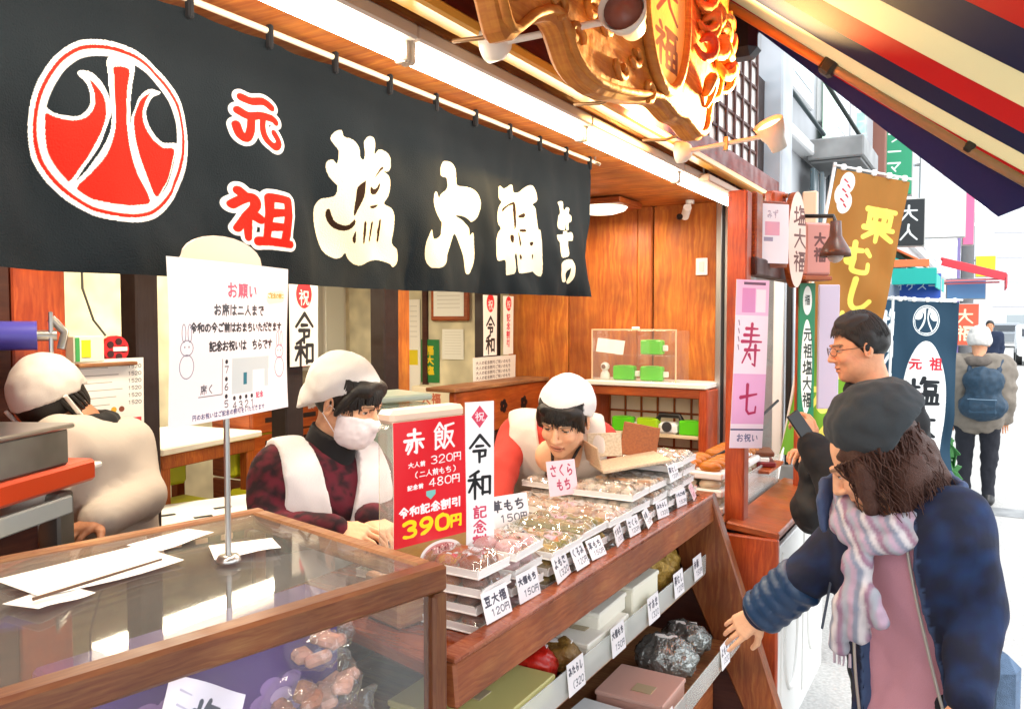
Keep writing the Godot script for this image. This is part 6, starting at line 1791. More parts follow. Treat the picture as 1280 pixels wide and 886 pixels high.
	single("crate_cloth", cbox(Vector3(0.56, 0.025, 0.36), 0.01), plain(col("f0ead8"), 0.7), "white folded cloth on top of the stacked crates", "cloth", Vector3(-3.25, 1.215, -2.98), Vector3(0, 90, 0))
	single("crate_stand", cbox(Vector3(0.6, 0.72, 0.34), 0.01), M.wood_dark_h, "dark wooden stand under the stacked crates", "stand", Vector3(-3.25, 0.37, -2.98), Vector3(0, 90, 0))
	# covered trays on a trolley behind the case
	var tr := thing("tray_table", "low table under a white and black checked cover behind the glass case", "table", Vector3(-2.72, 0, -2.12), 68.0)
	part(tr, "table_body", cbox(Vector3(0.62, 0.84, 0.36), 0.01), M.wood_dark, Vector3(0, 0.43, 0))
	part(tr, "cover", cbox(Vector3(0.66, 0.03, 0.40), 0.01), M.white, Vector3(0, 0.868, 0))
	for i in 7: part(tr, "dark_flap", cbox(Vector3(0.045, 0.07, 0.008), 0.002), M.black, Vector3(-0.29 + i * 0.095, 0.835, 0.203))
	for i in 6: part(tr, "pale_flap", cbox(Vector3(0.045, 0.065, 0.008), 0.002), plain(col("e0c0a8"), 0.6), Vector3(-0.242 + i * 0.095, 0.835, 0.204))
	for i in 5: part(tr, "stripe", cbox(Vector3(0.07, 0.003, 0.02), 0.001), M.black, Vector3(-0.24 + i * 0.11, 0.885, 0.12 - 0.11 * (i % 2)))

# ---------------------------------------------------------------- the side display past the counter, and its signs
func side_display():
	var sd := thing("side_cabinet", "orange wooden corner cabinet with posts, a glossy ledge and a white moulded front", "cabinet", Vector3(0, 0, 0))
	part(sd, "near_panel", cbox(Vector3(0.245, 0.84, 0.03), 0.006), M.wood_red, Vector3(-0.767, 0.42, -3.03))
	part(sd, "slot", cbox(Vector3(0.012, 0.16, 0.004), 0.001), M.black, Vector3(-0.872, 0.70, -3.0135))
	part(sd, "side_panel", cbox(Vector3(0.03, 0.98, 0.10), 0.005), M.wood_red, Vector3(-0.905, 0.49, -3.02))
	part(sd, "front_panel", cbox(Vector3(0.02, 0.80, 0.98), 0.004), plain(col("dcdcd8"), 0.5), Vector3(-0.661, 0.40, -3.53))
	for k in 2:
		var ov := []
		for i in 33: ov.append(Vector3(0, sin(TAU * i / 32) * 0.24, cos(TAU * i / 32) * 0.12))
		part(sd, "moulding", tube(ov, [0.011], 8), plain(col("e4e4e0"), 0.45), Vector3(-0.652, 0.42, -3.30 - k * 0.46))
		part(sd, "moulding", cbox(Vector3(0.012, 0.70, 0.014), 0.004), plain(col("e4e4e0"), 0.45), Vector3(-0.65, 0.42, -3.12 - k * 0.42))
	part(sd, "ledge", cbox(Vector3(0.20, 0.03, 1.0), 0.006), M.wood_red_h, Vector3(-0.745, 0.858, -3.53), Vector3(0, 0, -6))
	part(sd, "glass_strip", cbox(Vector3(0.006, 0.14, 0.86), 0.001), plain_clear(), Vector3(-0.86, 0.93, -3.56))
	part(sd, "floor_board", cbox(Vector3(0.34, 0.02, 1.0), 0.004), M.wood_pale, Vector3(-1.03, 0.86, -3.55))
	part(sd, "body", cbox(Vector3(0.50, 0.80, 0.94), 0.004), M.wood_dark_h, Vector3(-0.93, 0.42, -3.54))
	part(sd, "post", cbox(Vector3(0.075, 1.30, 0.075), 0.006), M.wood_red, Vector3(-0.83, 1.495, -3.13))
	part(sd, "post", cbox(Vector3(0.05, 1.22, 0.05), 0.006), M.wood_red, Vector3(-0.745, 1.48, -3.92))
	part(sd, "lintel", cbox(Vector3(0.06, 0.07, 0.80), 0.006), M.wood_dark_h, Vector3(-0.80, 1.86, -3.56))
	part(sd, "lintel", cbox(Vector3(0.10, 0.26, 0.10), 0.006), M.wood_h, Vector3(-0.83, 2.02, -3.24))
	# glazed door frame behind it
	var gd := thing("glass_door", "pale framed glass door beyond the orange post", "door", Vector3(-0.93, 0, -4.3))
	part(gd, "upright", cbox(Vector3(0.05, 2.3, 0.05), 0.005), plain(col("f0f0ee"), 0.4), Vector3(0.0, 1.15, 0))
	part(gd, "upright", cbox(Vector3(0.07, 2.3, 0.05), 0.005), M.grey, Vector3(-0.16, 1.15, 0))
	part(gd, "upright", cbox(Vector3(0.03, 2.3, 0.04), 0.005), M.black, Vector3(0.05, 1.15, -0.02))
	part(gd, "upright", cbox(Vector3(0.07, 2.3, 0.04), 0.005), plain(col("e8c4a4"), 0.5), Vector3(0.145, 1.15, 0))
	part(gd, "pane", cbox(Vector3(0.22, 2.2, 0.006), 0.001), M.glass, Vector3(-0.06, 1.12, -0.01))
	part(gd, "sill", cbox(Vector3(0.44, 0.9, 0.05), 0.005), M.grey, Vector3(0.0, 0.45, 0.005))
	# trays of orange bread
	var r := RandomNumberGenerator.new()
	r.seed = 31
	for i in 2:
		for k in 3:
			var b := thing("bread_tray", "white tray of orange glazed buns behind the orange post, %s of the %s pile" % [["lowest", "middle", "topmost"][k], ["nearer", "farther"][i]], "tray", Vector3(-1.0 + i * 0.02, 0.872 + k * 0.07, -3.28 - i * 0.34), 90.0, "trays of buns in the side display")
			part(b, "tray", cbox(Vector3(0.27, 0.03, 0.22), 0.006), M.tray, Vector3(0, 0.015, 0))
			for x in 4:
				for z in 2:
					var s := part(b, "bun", ball(0.5), tri_mat(col("d07818") if k == 2 else col("e8d4b4"), 0.4, T.mottle, 9.0), Vector3(-0.098 + x * 0.065, 0.045, (z - 0.5) * 0.10))
					s.scale = Vector3(0.062, 0.05, 0.092)
	single("black_cable", tube([Vector3(-0.80, 1.29, -3.70), Vector3(-0.87, 1.20, -3.55), Vector3(-0.94, 1.10, -3.42), Vector3(-1.0, 1.06, -3.36)], [0.006], 8), M.black, "black cable slanting down behind the pink sign", "cable")
	for q in [[-0.92, 1.00, -3.72, "dark red", "7a1c1c"], [-0.95, 1.02, -3.72, "white", "f0eee8"], [-0.93, 1.045, -3.73, "brown", "6a3a20"]]:
		var pl := thing("flat_pack", "%s flat pack lying on the back shelf of the side display" % q[3], "pack", Vector3(q[0], q[1], q[2]), 20.0)
		part(pl, "carton", cbox(Vector3(0.20, 0.022, 0.15), 0.004), plain(col(q[4]), 0.4))
		part(pl, "band", cbox(Vector3(0.03, 0.0235, 0.152), 0.002), plain(col("c8b890"), 0.5))
	single("shelf_board", cbox(Vector3(0.28, 0.015, 0.30), 0.003), M.wood_red_h, "red brown shelf board in the side display", "shelf", Vector3(-0.95, 0.98, -3.74))
	var wp := Field.new(Vector3(-0.1, -0.12, -0.1), Vector3(0.1, 0.12, 0.1), 0.01)
	wp.cap(Vector3(-0.02, -0.08, 0), Vector3(0.01, 0.08, 0), 0.045, 0.03, 0.01)
	var wa := Acc.new()
	wp.add(wa, Transform3D(), null, folds(24, 4), 0.03)
	single("paper_bag_roll", wa.mesh(), plain(col("e4e0dc"), 0.6), "crumpled white bag standing behind the pink sign", "bag", Vector3(-0.93, 1.08, -3.58))
	# pink vertical sign
	var im := canvas(150, 620, col("ecdcec"))
	im.fill_rect(Rect2i(0, 0, 150, 130), col("e4b8dc")); im.fill_rect(Rect2i(28, 30, 60, 90), col("cc88c0")); im.fill_rect(Rect2i(92, 34, 44, 84), col("ece0ec"))
	im.fill_rect(Rect2i(34, 8, 100, 10), col("604060"))
	im.fill_rect(Rect2i(0, 345, 150, 185), col("e0a8d4"))
	im.fill_rect(Rect2i(0, 548, 150, 6), col("4a4a70"))
	var cr := col("a81850")
	glyph(im, "寿", 28, 155, 100, 170, 6.5, cr, 0.5); glyph(im, "七", 30, 375, 90, 130, 7.0, cr, 0.5)
	for k in 4: stroke(im, PackedVector2Array([Vector2(16, 150 + k * 30), Vector2(20, 166 + k * 30)]), 2.5, 2, col("807088"))
	text(im, "お祝い", 30, 566, 34, 2.2, col("6a6a90"))
	var pk := thing("pink_sign", "pink and white vertical sign with crimson brush characters on the orange post", "sign", Vector3(-0.775, 1.482, -3.085), 42.0)
	part(pk, "sheet", sheet(0.135, 0.64, 2, 8, 0.002, func(u, v): return Vector3(0, 0, 0.006 * sin(v * 3.0)), print_mat(im, 0.4), M.paper), null, Vector3.ZERO, Vector3(0, 0, -2))
	# white square sign, oval vertical sign, pink lamp box
	var wi := canvas(180, 200, col("ece6ea"))
	wi.fill_rect(Rect2i(50, 60, 80, 46), col("e0a0b4")); wi.fill_rect(Rect2i(44, 112, 50, 14), col("9890a8"))
	text(wi, "みず", 60, 20, 32, 2, col("b0a0b0"))
	var ws := thing("white_sign", "white square sign with a pink patch at the top of the orange post", "sign", Vector3(-0.765, 2.0, -3.36), 50.0)
	part(ws, "board", card(0.16, 0.24, 0.02, print_mat(wi, 0.4), M.wood_h), null, Vector3(0, 0, 0.01))
	part(ws, "frame", cbox(Vector3(0.19, 0.27, 0.015), 0.004), M.wood_h, Vector3(0, 0, -0.02))
	var ol := PackedVector2Array()
	for i in 32: ol.append(Vector2(cos(TAU * i / 32) * 0.062, sin(TAU * i / 32) * 0.205))
	var oi := canvas(120, 380, col("e4c4b4"))
	text(oi, "塩大福", 36, 50, 92, 5, col("6a4038"), true)
	var os := thing("oval_sign", "tall oval wooden shop sign hanging over the brown banner", "sign", Vector3(-0.725, 1.995, -3.62), 66.0)
	part(os, "plaque", oval_card(ol, 0.03, print_mat(oi, 0.5), M.wood_h))
	part(os, "hanger", tube([Vector3(-0.02, 0.19, -0.02), Vector3(-0.06, 0.20, -0.12)], [0.01], 8), M.wood_h)
	part(os, "back_board", cbox(Vector3(0.10, 0.16, 0.05), 0.01), M.wood_red, Vector3(-0.05, 0.13, -0.06))
	var pb := thing("sign_box", "dusty pink sign box behind the oval sign", "sign", Vector3(-0.70, 1.97, -3.88), 48.0)
	part(pb, "box", cbox(Vector3(0.14, 0.24, 0.10), 0.01), plain(col("b8786c"), 0.5))
	part(pb, "trim", cbox(Vector3(0.15, 0.02, 0.11), 0.004), M.wood_h, Vector3(0, -0.13, 0))
	var pi := canvas(80, 140, col("b8786c"))
	text(pi, "大福", 22, 20, 46, 4, col("5a2a24"), true)
	part(pb, "printed_front", card(0.12, 0.21, 0.002, print_mat(pi), plain(col("b8786c"))), null, Vector3(0, 0, 0.0525))
	var bl := thing("bell_lamp", "brown bell shaped lamp on an arm in front of the brown banner", "lamp", Vector3(-0.56, 1.93, -3.64))
	part(bl, "shade", lathe([[0.0, 0.14], [0.022, 0.138], [0.026, 0.075], [0.04, 0.05], [0.06, 0.015], [0.064, -0.01], [0.060, -0.012], [0.035, 0.04], [0.0, 0.05]], 24), tri_mat(col("5c3424"), 0.35, T.fine, 4.0))
	part(bl, "bulb", ball(0.034), plain(col("b8a8a0"), 0.3), Vector3(0, -0.004, 0))
	part(bl, "arm", tube([Vector3(0, 0.13, 0), Vector3(-0.01, 0.16, 0), Vector3(-0.16, 0.175, -0.05)], [0.009], 8), M.black)
	# green board with a white oval, lilac board
	var gi := canvas(90, 480, col("1c7a50"))
	disc(gi, 45, 60, 26, 50, col("e8ece4")); disc(gi, 45, 290, 32, 165, col("e8ece4"))
	text(gi, "元祖塩大福", 24, 150, 58, 3.4, col("26302a"), true, 0.98)
	glyph(gi, "福", 30, 40, 30, 36, 2, col("26302a"))
	var gs := thing("green_sign", "narrow green vertical sign with white ovals on the second orange post", "sign", Vector3(-0.715, 1.50, -3.885), 30.0)
	part(gs, "board", card(0.072, 0.64, 0.016, print_mat(gi, 0.4), plain(col("1c7a50"), 0.5)), null)
	single("lilac_board", cbox(Vector3(0.10, 0.60, 0.02), 0.004), plain(col("b8aabc"), 0.6), "plain lilac grey board right of the green oval sign", "board", Vector3(-0.66, 1.52, -4.12), Vector3(0, 30, 0))

# ---------------------------------------------------------------- banners and the street beyond
func banner(n: String, label: String, at: Vector3, w: float, h: float, im: Image, yaw: float, tilt: float, sd: int, hem: Color):
	var b := thing(n, label, "banner", at, yaw)
	var nn := folds(1.2, sd)
	var pm := print_mat(im, 0.8)
	pm.backlight_enabled = true; pm.backlight = Color(0.45, 0.45, 0.45)
	var cl := part(b, "cloth", sheet(w, h, 12, 30, 0.001, func(u, v): return Vector3(0, 0, nn.get_noise_2d(u * 1.5, v * 2.0) * 0.06 * (0.2 + v)), pm, plain(hem, 0.85)), null, Vector3.ZERO, Vector3(0, 0, tilt))
	var bs: Basis = cl.basis
	part(b, "crossbar", tube([bs * Vector3(-w / 2 - 0.02, h / 2 + 0.015, 0), bs * Vector3(w / 2 + 0.02, h / 2 + 0.015, 0)], [0.006], 8), M.white)
	var top: Vector3 = bs * Vector3(-w / 2 - 0.012, h / 2 + 0.03, -0.01)
	part(b, "pole", tube([top, Vector3(top.x - (top.y + at.y) * tan(deg_to_rad(-tilt)) * 0.9, -at.y + 0.02, -0.01)], [0.009], 8), M.white)
	for k in 5: part(b, "loop", cbox(Vector3(0.025, 0.03, 0.02), 0.005), M.white, bs * Vector3(-w / 2 + 0.03 + k * (w - 0.06) / 4, h / 2 + 0.012, 0))
	part(b, "foot", lathe([[0.0, 0.12], [0.03, 0.12], [0.13, 0.10], [0.15, 0.0], [0.0, 0.0]], 20), plain(col("c8ccd0"), 0.5), Vector3(top.x - (top.y + at.y) * tan(deg_to_rad(-tilt)) * 0.9, -at.y, -0.01))

func banners():
	var im := canvas(256, 960, col("9c6824"))
	for y in 960:
		var t := clampf((y - 560) / 90.0, 0, 1)
		im.fill_rect(Rect2i(0, y, 256, 1), col("9c6824").lerp(col("6a9a1c"), t))
	var ye := col("e8dc60")
	var ch := ["栗", "む", "し", "よ", "う", "か", "ん"]
	for k in 7:
		var x: float = [122, 70, 96, 56, 92, 60, 84][k]
		glyph(im, ch[k], x, 100 + k * 118, 118, 112, 10, ye, 0.8)
	for q in [[45, 40], [34, 78], [48, 104]]: disc(im, q[0], q[1], 24, 36, col("f2ece8"))
	for k in 6: stroke(im, PackedVector2Array([Vector2(34 + k % 2 * 14, 30 + k * 16), Vector2(46 + k % 2 * 10, 38 + k * 16)]), 3, 2, col("b83040"))
	banner("brown_banner", "tall golden brown cloth banner turning green below, with yellow characters", Vector3(-0.62, 1.655, -4.34), 0.37, 1.46, im, 30, -10.5, 3, col("b87820"))
	var bi := canvas(256, 1000, col("12384e"))
	# the round emblem of the shop curtain again, in white and navy
	for q in [[1.0, "eef2f0"], [0.94, "12384e"], [0.885, "eef2f0"]]: disc(bi, 128, 84, 54 * q[0], 68 * q[0], col(q[1]))
	for k in range(4, 10):
		var s: String = NOREN[k]
		var p := smooth_loop(pts2(s.substr(s.find(" ") + 1)))
		for i in p.size(): p[i] = Vector2(128 + (p[i].x - 628) * 0.5, 84 + (p[i].y - 190) * 0.62)
		poly(bi, p, col("12384e") if s[0] == "R" else col("eef2f0"))
	disc(bi, 130, 520, 92, 345, col("f4f6f4"))
	glyph(bi, "元", 66, 250, 52, 56, 4.5, col("c82838")); glyph(bi, "祖", 142, 246, 54, 60, 4.5, col("c82838"))
	for k in 3: glyph(bi, ["塩", "大", "福"][k], 62, 330 + k * 150, 130, 135, 9, col("141a20"))
	banner("navy_banner", "dark navy cloth banner with a white emblem and a tall white oval behind the man", Vector3(-0.354, 1.04, -5.86), 0.40, 1.46, bi, 26, -1.5, 9, col("12385a"))
	var ci := canvas(128, 700, col("164058"))
	for k in 5: glyph(ci, ["塩", "大", "福", "も", "ち"][k], 24, 30 + k * 120, 84, 104, 8, col("eef2f0"))
	banner("thin_banner", "narrow dark blue banner with white characters behind the navy banner's left side", Vector3(-0.60, 1.12, -6.35), 0.26, 1.35, ci, 40, -1, 5, col("164058"))

func facade(label: String, at: Vector3, size: Vector3, wall: Material, floors: int, bays: int, first := 2.9) -> Node3D:
	# front faces +x; z runs along the street
	var b := thing("building", label, "building", at)
	part(b, "wall", cbox(size, 0.02), wall, Vector3(-size.x / 2, size.y / 2, 0))
	var fh := (size.y - first) / floors
	var bw := size.z / bays
	var gm := plain(col("c4d4dc"), 0.08)
	var fm := plain(col("dcdedf"), 0.4)
	for f in floors:
		for k in bays:
			var c := Vector3(0.012, first + (f + 0.5) * fh, -size.z / 2 + (k + 0.5) * bw)
			var w := part(b, "window", cbox(Vector3(0.05, fh * 0.72, bw * 0.8), 0.01), fm, c)
			var g := MeshInstance3D.new()
			g.mesh = cbox(Vector3(0.01, fh * 0.64, bw * 0.35), 0.002); g.material_override = gm; g.name = "pane"
			w.add_child(g, true); g.position = Vector3(0.026, 0, -bw * 0.185)
			var g2 := g.duplicate()
			g2.name = "pane_001"
			w.add_child(g2, true); g2.position = Vector3(0.026, 0, bw * 0.185)
		part(b, "ledge", cbox(Vector3(0.10, 0.08, size.z + 0.02), 0.01), fm, Vector3(0.04, first + f * fh + 0.05, 0))
	part(b, "parapet", cbox(Vector3(0.14, 0.3, size.z + 0.03), 0.02), fm, Vector3(0.03, size.y + 0.1, 0))
	part(b, "shop_opening", cbox(Vector3(0.03, first * 0.72, size.z * 0.86), 0.01), plain(col("9aa4a8"), 0.2), Vector3(0.004, first * 0.38, 0))
	return b

func board_sign(n: String, label: String, at: Vector3, w: float, h: float, bg: String, words: String, ink: String, yaw := 10.0, vertical := true):
	var im := canvas(int(256.0 * w / maxf(w, h)) + 8, int(256.0 * h / maxf(w, h)) + 8, col(bg))
	var cell: float = (im.get_height() if vertical else im.get_width()) / float(words.length() + 0.4)
	cell = minf(cell, (im.get_width() if vertical else im.get_height()) * 0.85)
	if words: text(im, words, (im.get_width() - cell) / 2 if vertical else cell * 0.25, cell * 0.25 if vertical else (im.get_height() - cell) / 2, cell, cell * 0.06, col(ink), vertical)
	var s := thing(n, label, "sign", at, yaw)
	part(s, "face", card(w, h, 0.04, print_mat(im, 0.5), plain(col(bg), 0.5)), null, Vector3(0, 0, 0.06))
	part(s, "frame", cbox(Vector3(w + 0.04, h + 0.04, 0.06), 0.01), plain(col("a8a8a4"), 0.4), Vector3(0, 0, -0.012))
	part(s, "bracket", cbox(Vector3(0.3, 0.05, 0.05), 0.01), M.grey, Vector3(-w / 2 - 0.15, h * 0.3, -0.01))

func street():
	var pale := tri_mat(col("c0c4c8"), 0.7, T.mottle, 0.2)
	var b1 := facade("pale grey shop building with tall windows right behind the brown banner", Vector3(-1.12, 0, -7.0), Vector3(5, 8.0, 5.0), pale, 2, 3, 2.75)
	part(b1, "corner_pillar", cbox(Vector3(0.22, 8.0, 0.26), 0.01), tri_mat(col("b8c0c8"), 0.5, T.mottle, 0.5), Vector3(0.05, 4.0, 2.42))
	part(b1, "green_sticker", cbox(Vector3(0.004, 0.55, 0.6), 0.001), plain(col("bcdcc4"), 0.5), Vector3(0.048, 3.2, 0.4))
	var cn := thing("grey_canopy", "grey metal box canopy with two dark stay rods on the pale building", "canopy", Vector3(-1.08, 2.80, -6.15))
	part(cn, "box", cbox(Vector3(0.36, 0.14, 0.8), 0.01), M.grey, Vector3(0.18, 0, 0))
	part(cn, "underside", cbox(Vector3(0.32, 0.02, 0.75), 0.004), plain(col("6a6c6c"), 0.6), Vector3(0.18, -0.082, 0))
	part(cn, "stay_rod", tube([Vector3(-0.04, 0.72, 1.0), Vector3(0.32, 0.08, 0.1)], [0.014], 8), plain(col("28302c"), 0.5))
	part(cn, "stay_rod", tube([Vector3(-0.04, 0.36, 1.5), Vector3(0.12, 0.08, 0.45)], [0.014], 8), plain(col("28383c"), 0.5))
	for k in 4:
		var g := part(cn, "hanging_sheet", cbox(Vector3(0.03, 0.5, 0.14), 0.006), plain([col("4a5a60"), col("6a7a80"), col("38444a"), col("8a949a")][k], 0.3), Vector3(0.05 + k * 0.02, -0.38, 0.38 - k * 0.17))
		g.rotation_degrees.y = 8 * k
	facade("white building with rows of small windows behind the green sign", Vector3(-1.15, 0, -12.2), Vector3(6, 11, 5.0), plain(col("cccccc"), 0.6), 5, 5)
	var bp := thing("brown_pillar", "reddish brown pillar standing left of the green street sign", "pillar", Vector3(-1.05, 0, -9.62))
	part(bp, "shaft", cbox(Vector3(0.14, 7, 0.14), 0.01), plain(col("8a5a4c"), 0.5), Vector3(0, 3.5, 0))
	part(bp, "base", cbox(Vector3(0.2, 0.3, 0.2), 0.01), M.grey, Vector3(0, 0.15, 0))
	facade("white building with a teal shop awning", Vector3(-1.2, 0, -17.6), Vector3(6, 9, 5.4), plain(col("d4d4d4"), 0.6), 3, 3)
	facade("tall white building past the red awning", Vector3(-1.2, 0, -24.5), Vector3(7, 13, 8), plain(col("eeeeee"), 0.6), 5, 4)
	facade("far white building on the left of the street", Vector3(-1.2, 0, -37.5), Vector3(8, 12, 16), plain(col("f0f0f0"), 0.6), 4, 6)
	facade("farthest white building closing the left side of the street", Vector3(-1.2, 0, -61), Vector3(9, 15, 28), plain(col("ececec"), 0.6), 4, 8)
	var e := facade("pale grey building across the end of the street", Vector3(9, 0, -92), Vector3(7, 12, 20), plain(col("d4d4d8"), 0.6), 4, 4)
	e.rotation_degrees.y = -60
	board_sign("green_sign", "green street sign with white characters above the brown banner", Vector3(-0.93, 3.52, -9.97), 0.34, 0.95, "1c9468", "大ラーマス", "f4f8f4")
	board_sign("black_sign", "small black hanging sign behind the brown banner's right edge", Vector3(-0.95, 2.98, -12.3), 0.36, 0.62, "10181c", "大人", "d8dcdc")
	board_sign("blue_sign", "blue shop sign with white writing under the teal awning", Vector3(-1.0, 2.15, -13.35), 0.80, 0.36, "1c50b4", "ラオケスー", "e8f0fc", 12.0, false)
	board_sign("yellow_sign", "yellow square sign behind the utility pole", Vector3(-0.08, 3.25, -27.9), 0.5, 0.6, "f0e020", "", "805020")
	board_sign("white_board", "white sign board with a pink edge high on the far side", Vector3(-0.72, 3.9, -16.0), 0.7, 1.6, "f4f4f4", "ケ人", "c4c4cc")
	board_sign("pink_board", "narrow pink vertical sign beside the white board", Vector3(-0.33, 3.75, -16.6), 0.16, 1.5, "e86a98", "", "ffffff")
	board_sign("red_orange_sign", "small red and orange signboard beside the utility pole", Vector3(-0.42, 1.55, -20.5), 0.5, 0.9, "d85a3c", "大福", "f8e8c0")
	board_sign("pale_blue_sign", "pale blue sign under the red awning", Vector3(-0.40, 2.3, -19.3), 0.7, 0.4, "6aa8e0", "", "f4f8fc")
	# teal awning with an orange top
	var ta := thing("teal_awning", "teal shop awning with an orange upper band down the street", "awning", Vector3(-1.2, 2.35, -13.4))
	for k in 2:
		var st := new_st()
		add_box(st, Transform3D(Basis(Vector3(0, 0, 1), -0.5), Vector3(0.30 - k * 0.10, 0.03 + k * 0.19, 0)), Vector3(0.68 - k * 0.3, 0.03, 2.2), 0.01)
		part(ta, ["teal_cloth", "orange_band"][k], finish(st), plain([col("18a89c"), col("f07848")][k], 0.7))
	part(ta, "front_flap", cbox(Vector3(0.02, 0.2, 2.2), 0.008), plain(col("18a89c"), 0.7), Vector3(0.59, -0.16, 0))
	part(ta, "end_flap", cbox(Vector3(0.60, 0.22, 0.02), 0.006), plain(col("18a89c"), 0.7), Vector3(0.30, -0.10, 1.1))
	part(ta, "end_flap", cbox(Vector3(0.50, 0.10, 0.02), 0.006), plain(col("f07848"), 0.7), Vector3(0.26, 0.08, 1.1))
	# red awning on arms
	var ra := thing("red_awning", "red awning with a white underside stretched over the street further on", "awning", Vector3(-0.75, 2.75, -18.4))
	part(ra, "cloth", cbox(Vector3(1.15, 0.06, 1.6), 0.02), plain(col("d83a44"), 0.7), Vector3(0.5, -0.08, 0), Vector3(0, 0, -17))
	part(ra, "front_flap", cbox(Vector3(0.03, 0.26, 1.6), 0.01), plain(col("e06068"), 0.7), Vector3(1.05, -0.37, 0))
	part(ra, "end_flap", cbox(Vector3(1.1, 0.12, 0.02), 0.006), plain(col("d8404c"), 0.7), Vector3(0.5, -0.15, 0.8), Vector3(0, 0, -17))
	for z in [-0.7, 0.7]: part(ra, "arm", tube([Vector3(-0.2, -0.35, z), Vector3(0.95, -0.33, z)], [0.02], 6), plain(col("e88a90"), 0.5))
	var up := thing("utility_pole", "dark grey utility pole with steel bands in the middle distance", "pole", Vector3(-0.45, 0, -23.0))
	part(up, "shaft", cyl(0.16, 9.0, 0.12), plain(col("6a6a6c"), 0.7), Vector3(0, 4.5, 0))
	for y in [1.8, 2.6, 4.0, 4.6]: part(up, "band", cyl(0.17, 0.08), M.steel, Vector3(0, y, 0))
	part(up, "cable_pipe", cyl(0.035, 7.0), plain(col("8878b0"), 0.5), Vector3(-0.19, 3.8, 0.05))
	for k in 2: part(up, "arm", cbox(Vector3(1.4, 0.08, 0.08), 0.01), M.grey, Vector3(0.2, 7.6 + k * 0.7, 0))
	for k in 4:
		var a := Vector3(-0.45, 7.9 - k * 0.35, -23.0)
		var b: Vector3 = [Vector3(-1.0, 6.2, -4.6), Vector3(-1.1, 7.6, -11.0), Vector3(7.5, 6.5, -30.0), Vector3(-1.2, 8.2, -52.0)][k]
		var p := []
		for i in 13:
			var t := i / 12.0
			p.append(a.lerp(b, t) - Vector3(0, sin(t * PI) * 0.5, 0))
		single("overhead_cable", tube(p, [0.014], 6), M.black, ["black cable from the utility pole towards the pale shop building", "black cable from the pole to the white building with small windows", "black cable from the pole over to the right side of the street", "black cable running from the pole farther down the street"][k], "cable")
	# parked cars far off
	for k in 2:
		var c := thing("parked_car", ["white far car at the right edge of the street", "small grey car farther down the street"][k], "car", [Vector3(1.75, 0, -36), Vector3(1.0, 0, -58)][k], 0.0, "far cars")
		var m := plain([col("f0f0f2"), col("8a9096")][k], 0.25)
		var prof := PackedVector2Array([Vector2(-1.9, 0.35), Vector2(-1.95, 0.85), Vector2(-1.2, 0.98), Vector2(-0.7, 1.45), Vector2(0.9, 1.48), Vector2(1.6, 1.0), Vector2(1.95, 0.9), Vector2(1.95, 0.35)])
		part(c, "car_body", slab(prof, 1.6, 0.08), m, Vector3.ZERO, Vector3(0, 90, 0))
		part(c, "windscreen", cbox(Vector3(1.3, 0.42, 0.03), 0.02), plain(col("20262c"), 0.1), Vector3(0, 1.2, 1.30), Vector3(-50, 0, 0))
		for s in [-1, 1]:
			part(c, "headlight", cbox(Vector3(0.3, 0.14, 0.05), 0.02), plain(col("d8dce0"), 0.1), Vector3(s * 0.58, 0.75, 1.93))
			for z in [-1.2, 1.2]: part(c, "wheel", cyl(0.31, 0.2), M.black, Vector3(s * 0.72, 0.31, z), Vector3(0, 0, 90))
	# planter beside the navy banner
	var po := thing("bottle_plant", "small green plant in a pale pot at the foot of the navy banner", "plant", Vector3(-0.22, 0, -6.4))
	part(po, "pot", cyl(0.09, 0.5, 0.07), plain(col("c8c8bc"), 0.5), Vector3(0, 0.25, 0))
	for k in 16: part(po, "leaf", cbox(Vector3(0.05, 0.14, 0.006), 0.002), plain(col("3a7a3c"), 0.5), Vector3(cos(k * 2.4) * 0.04, 0.58 + (k % 4) * 0.06, sin(k * 2.4) * 0.04), Vector3(35 * sin(k * 1.7), k * 50, 35 * cos(k * 1.3)))

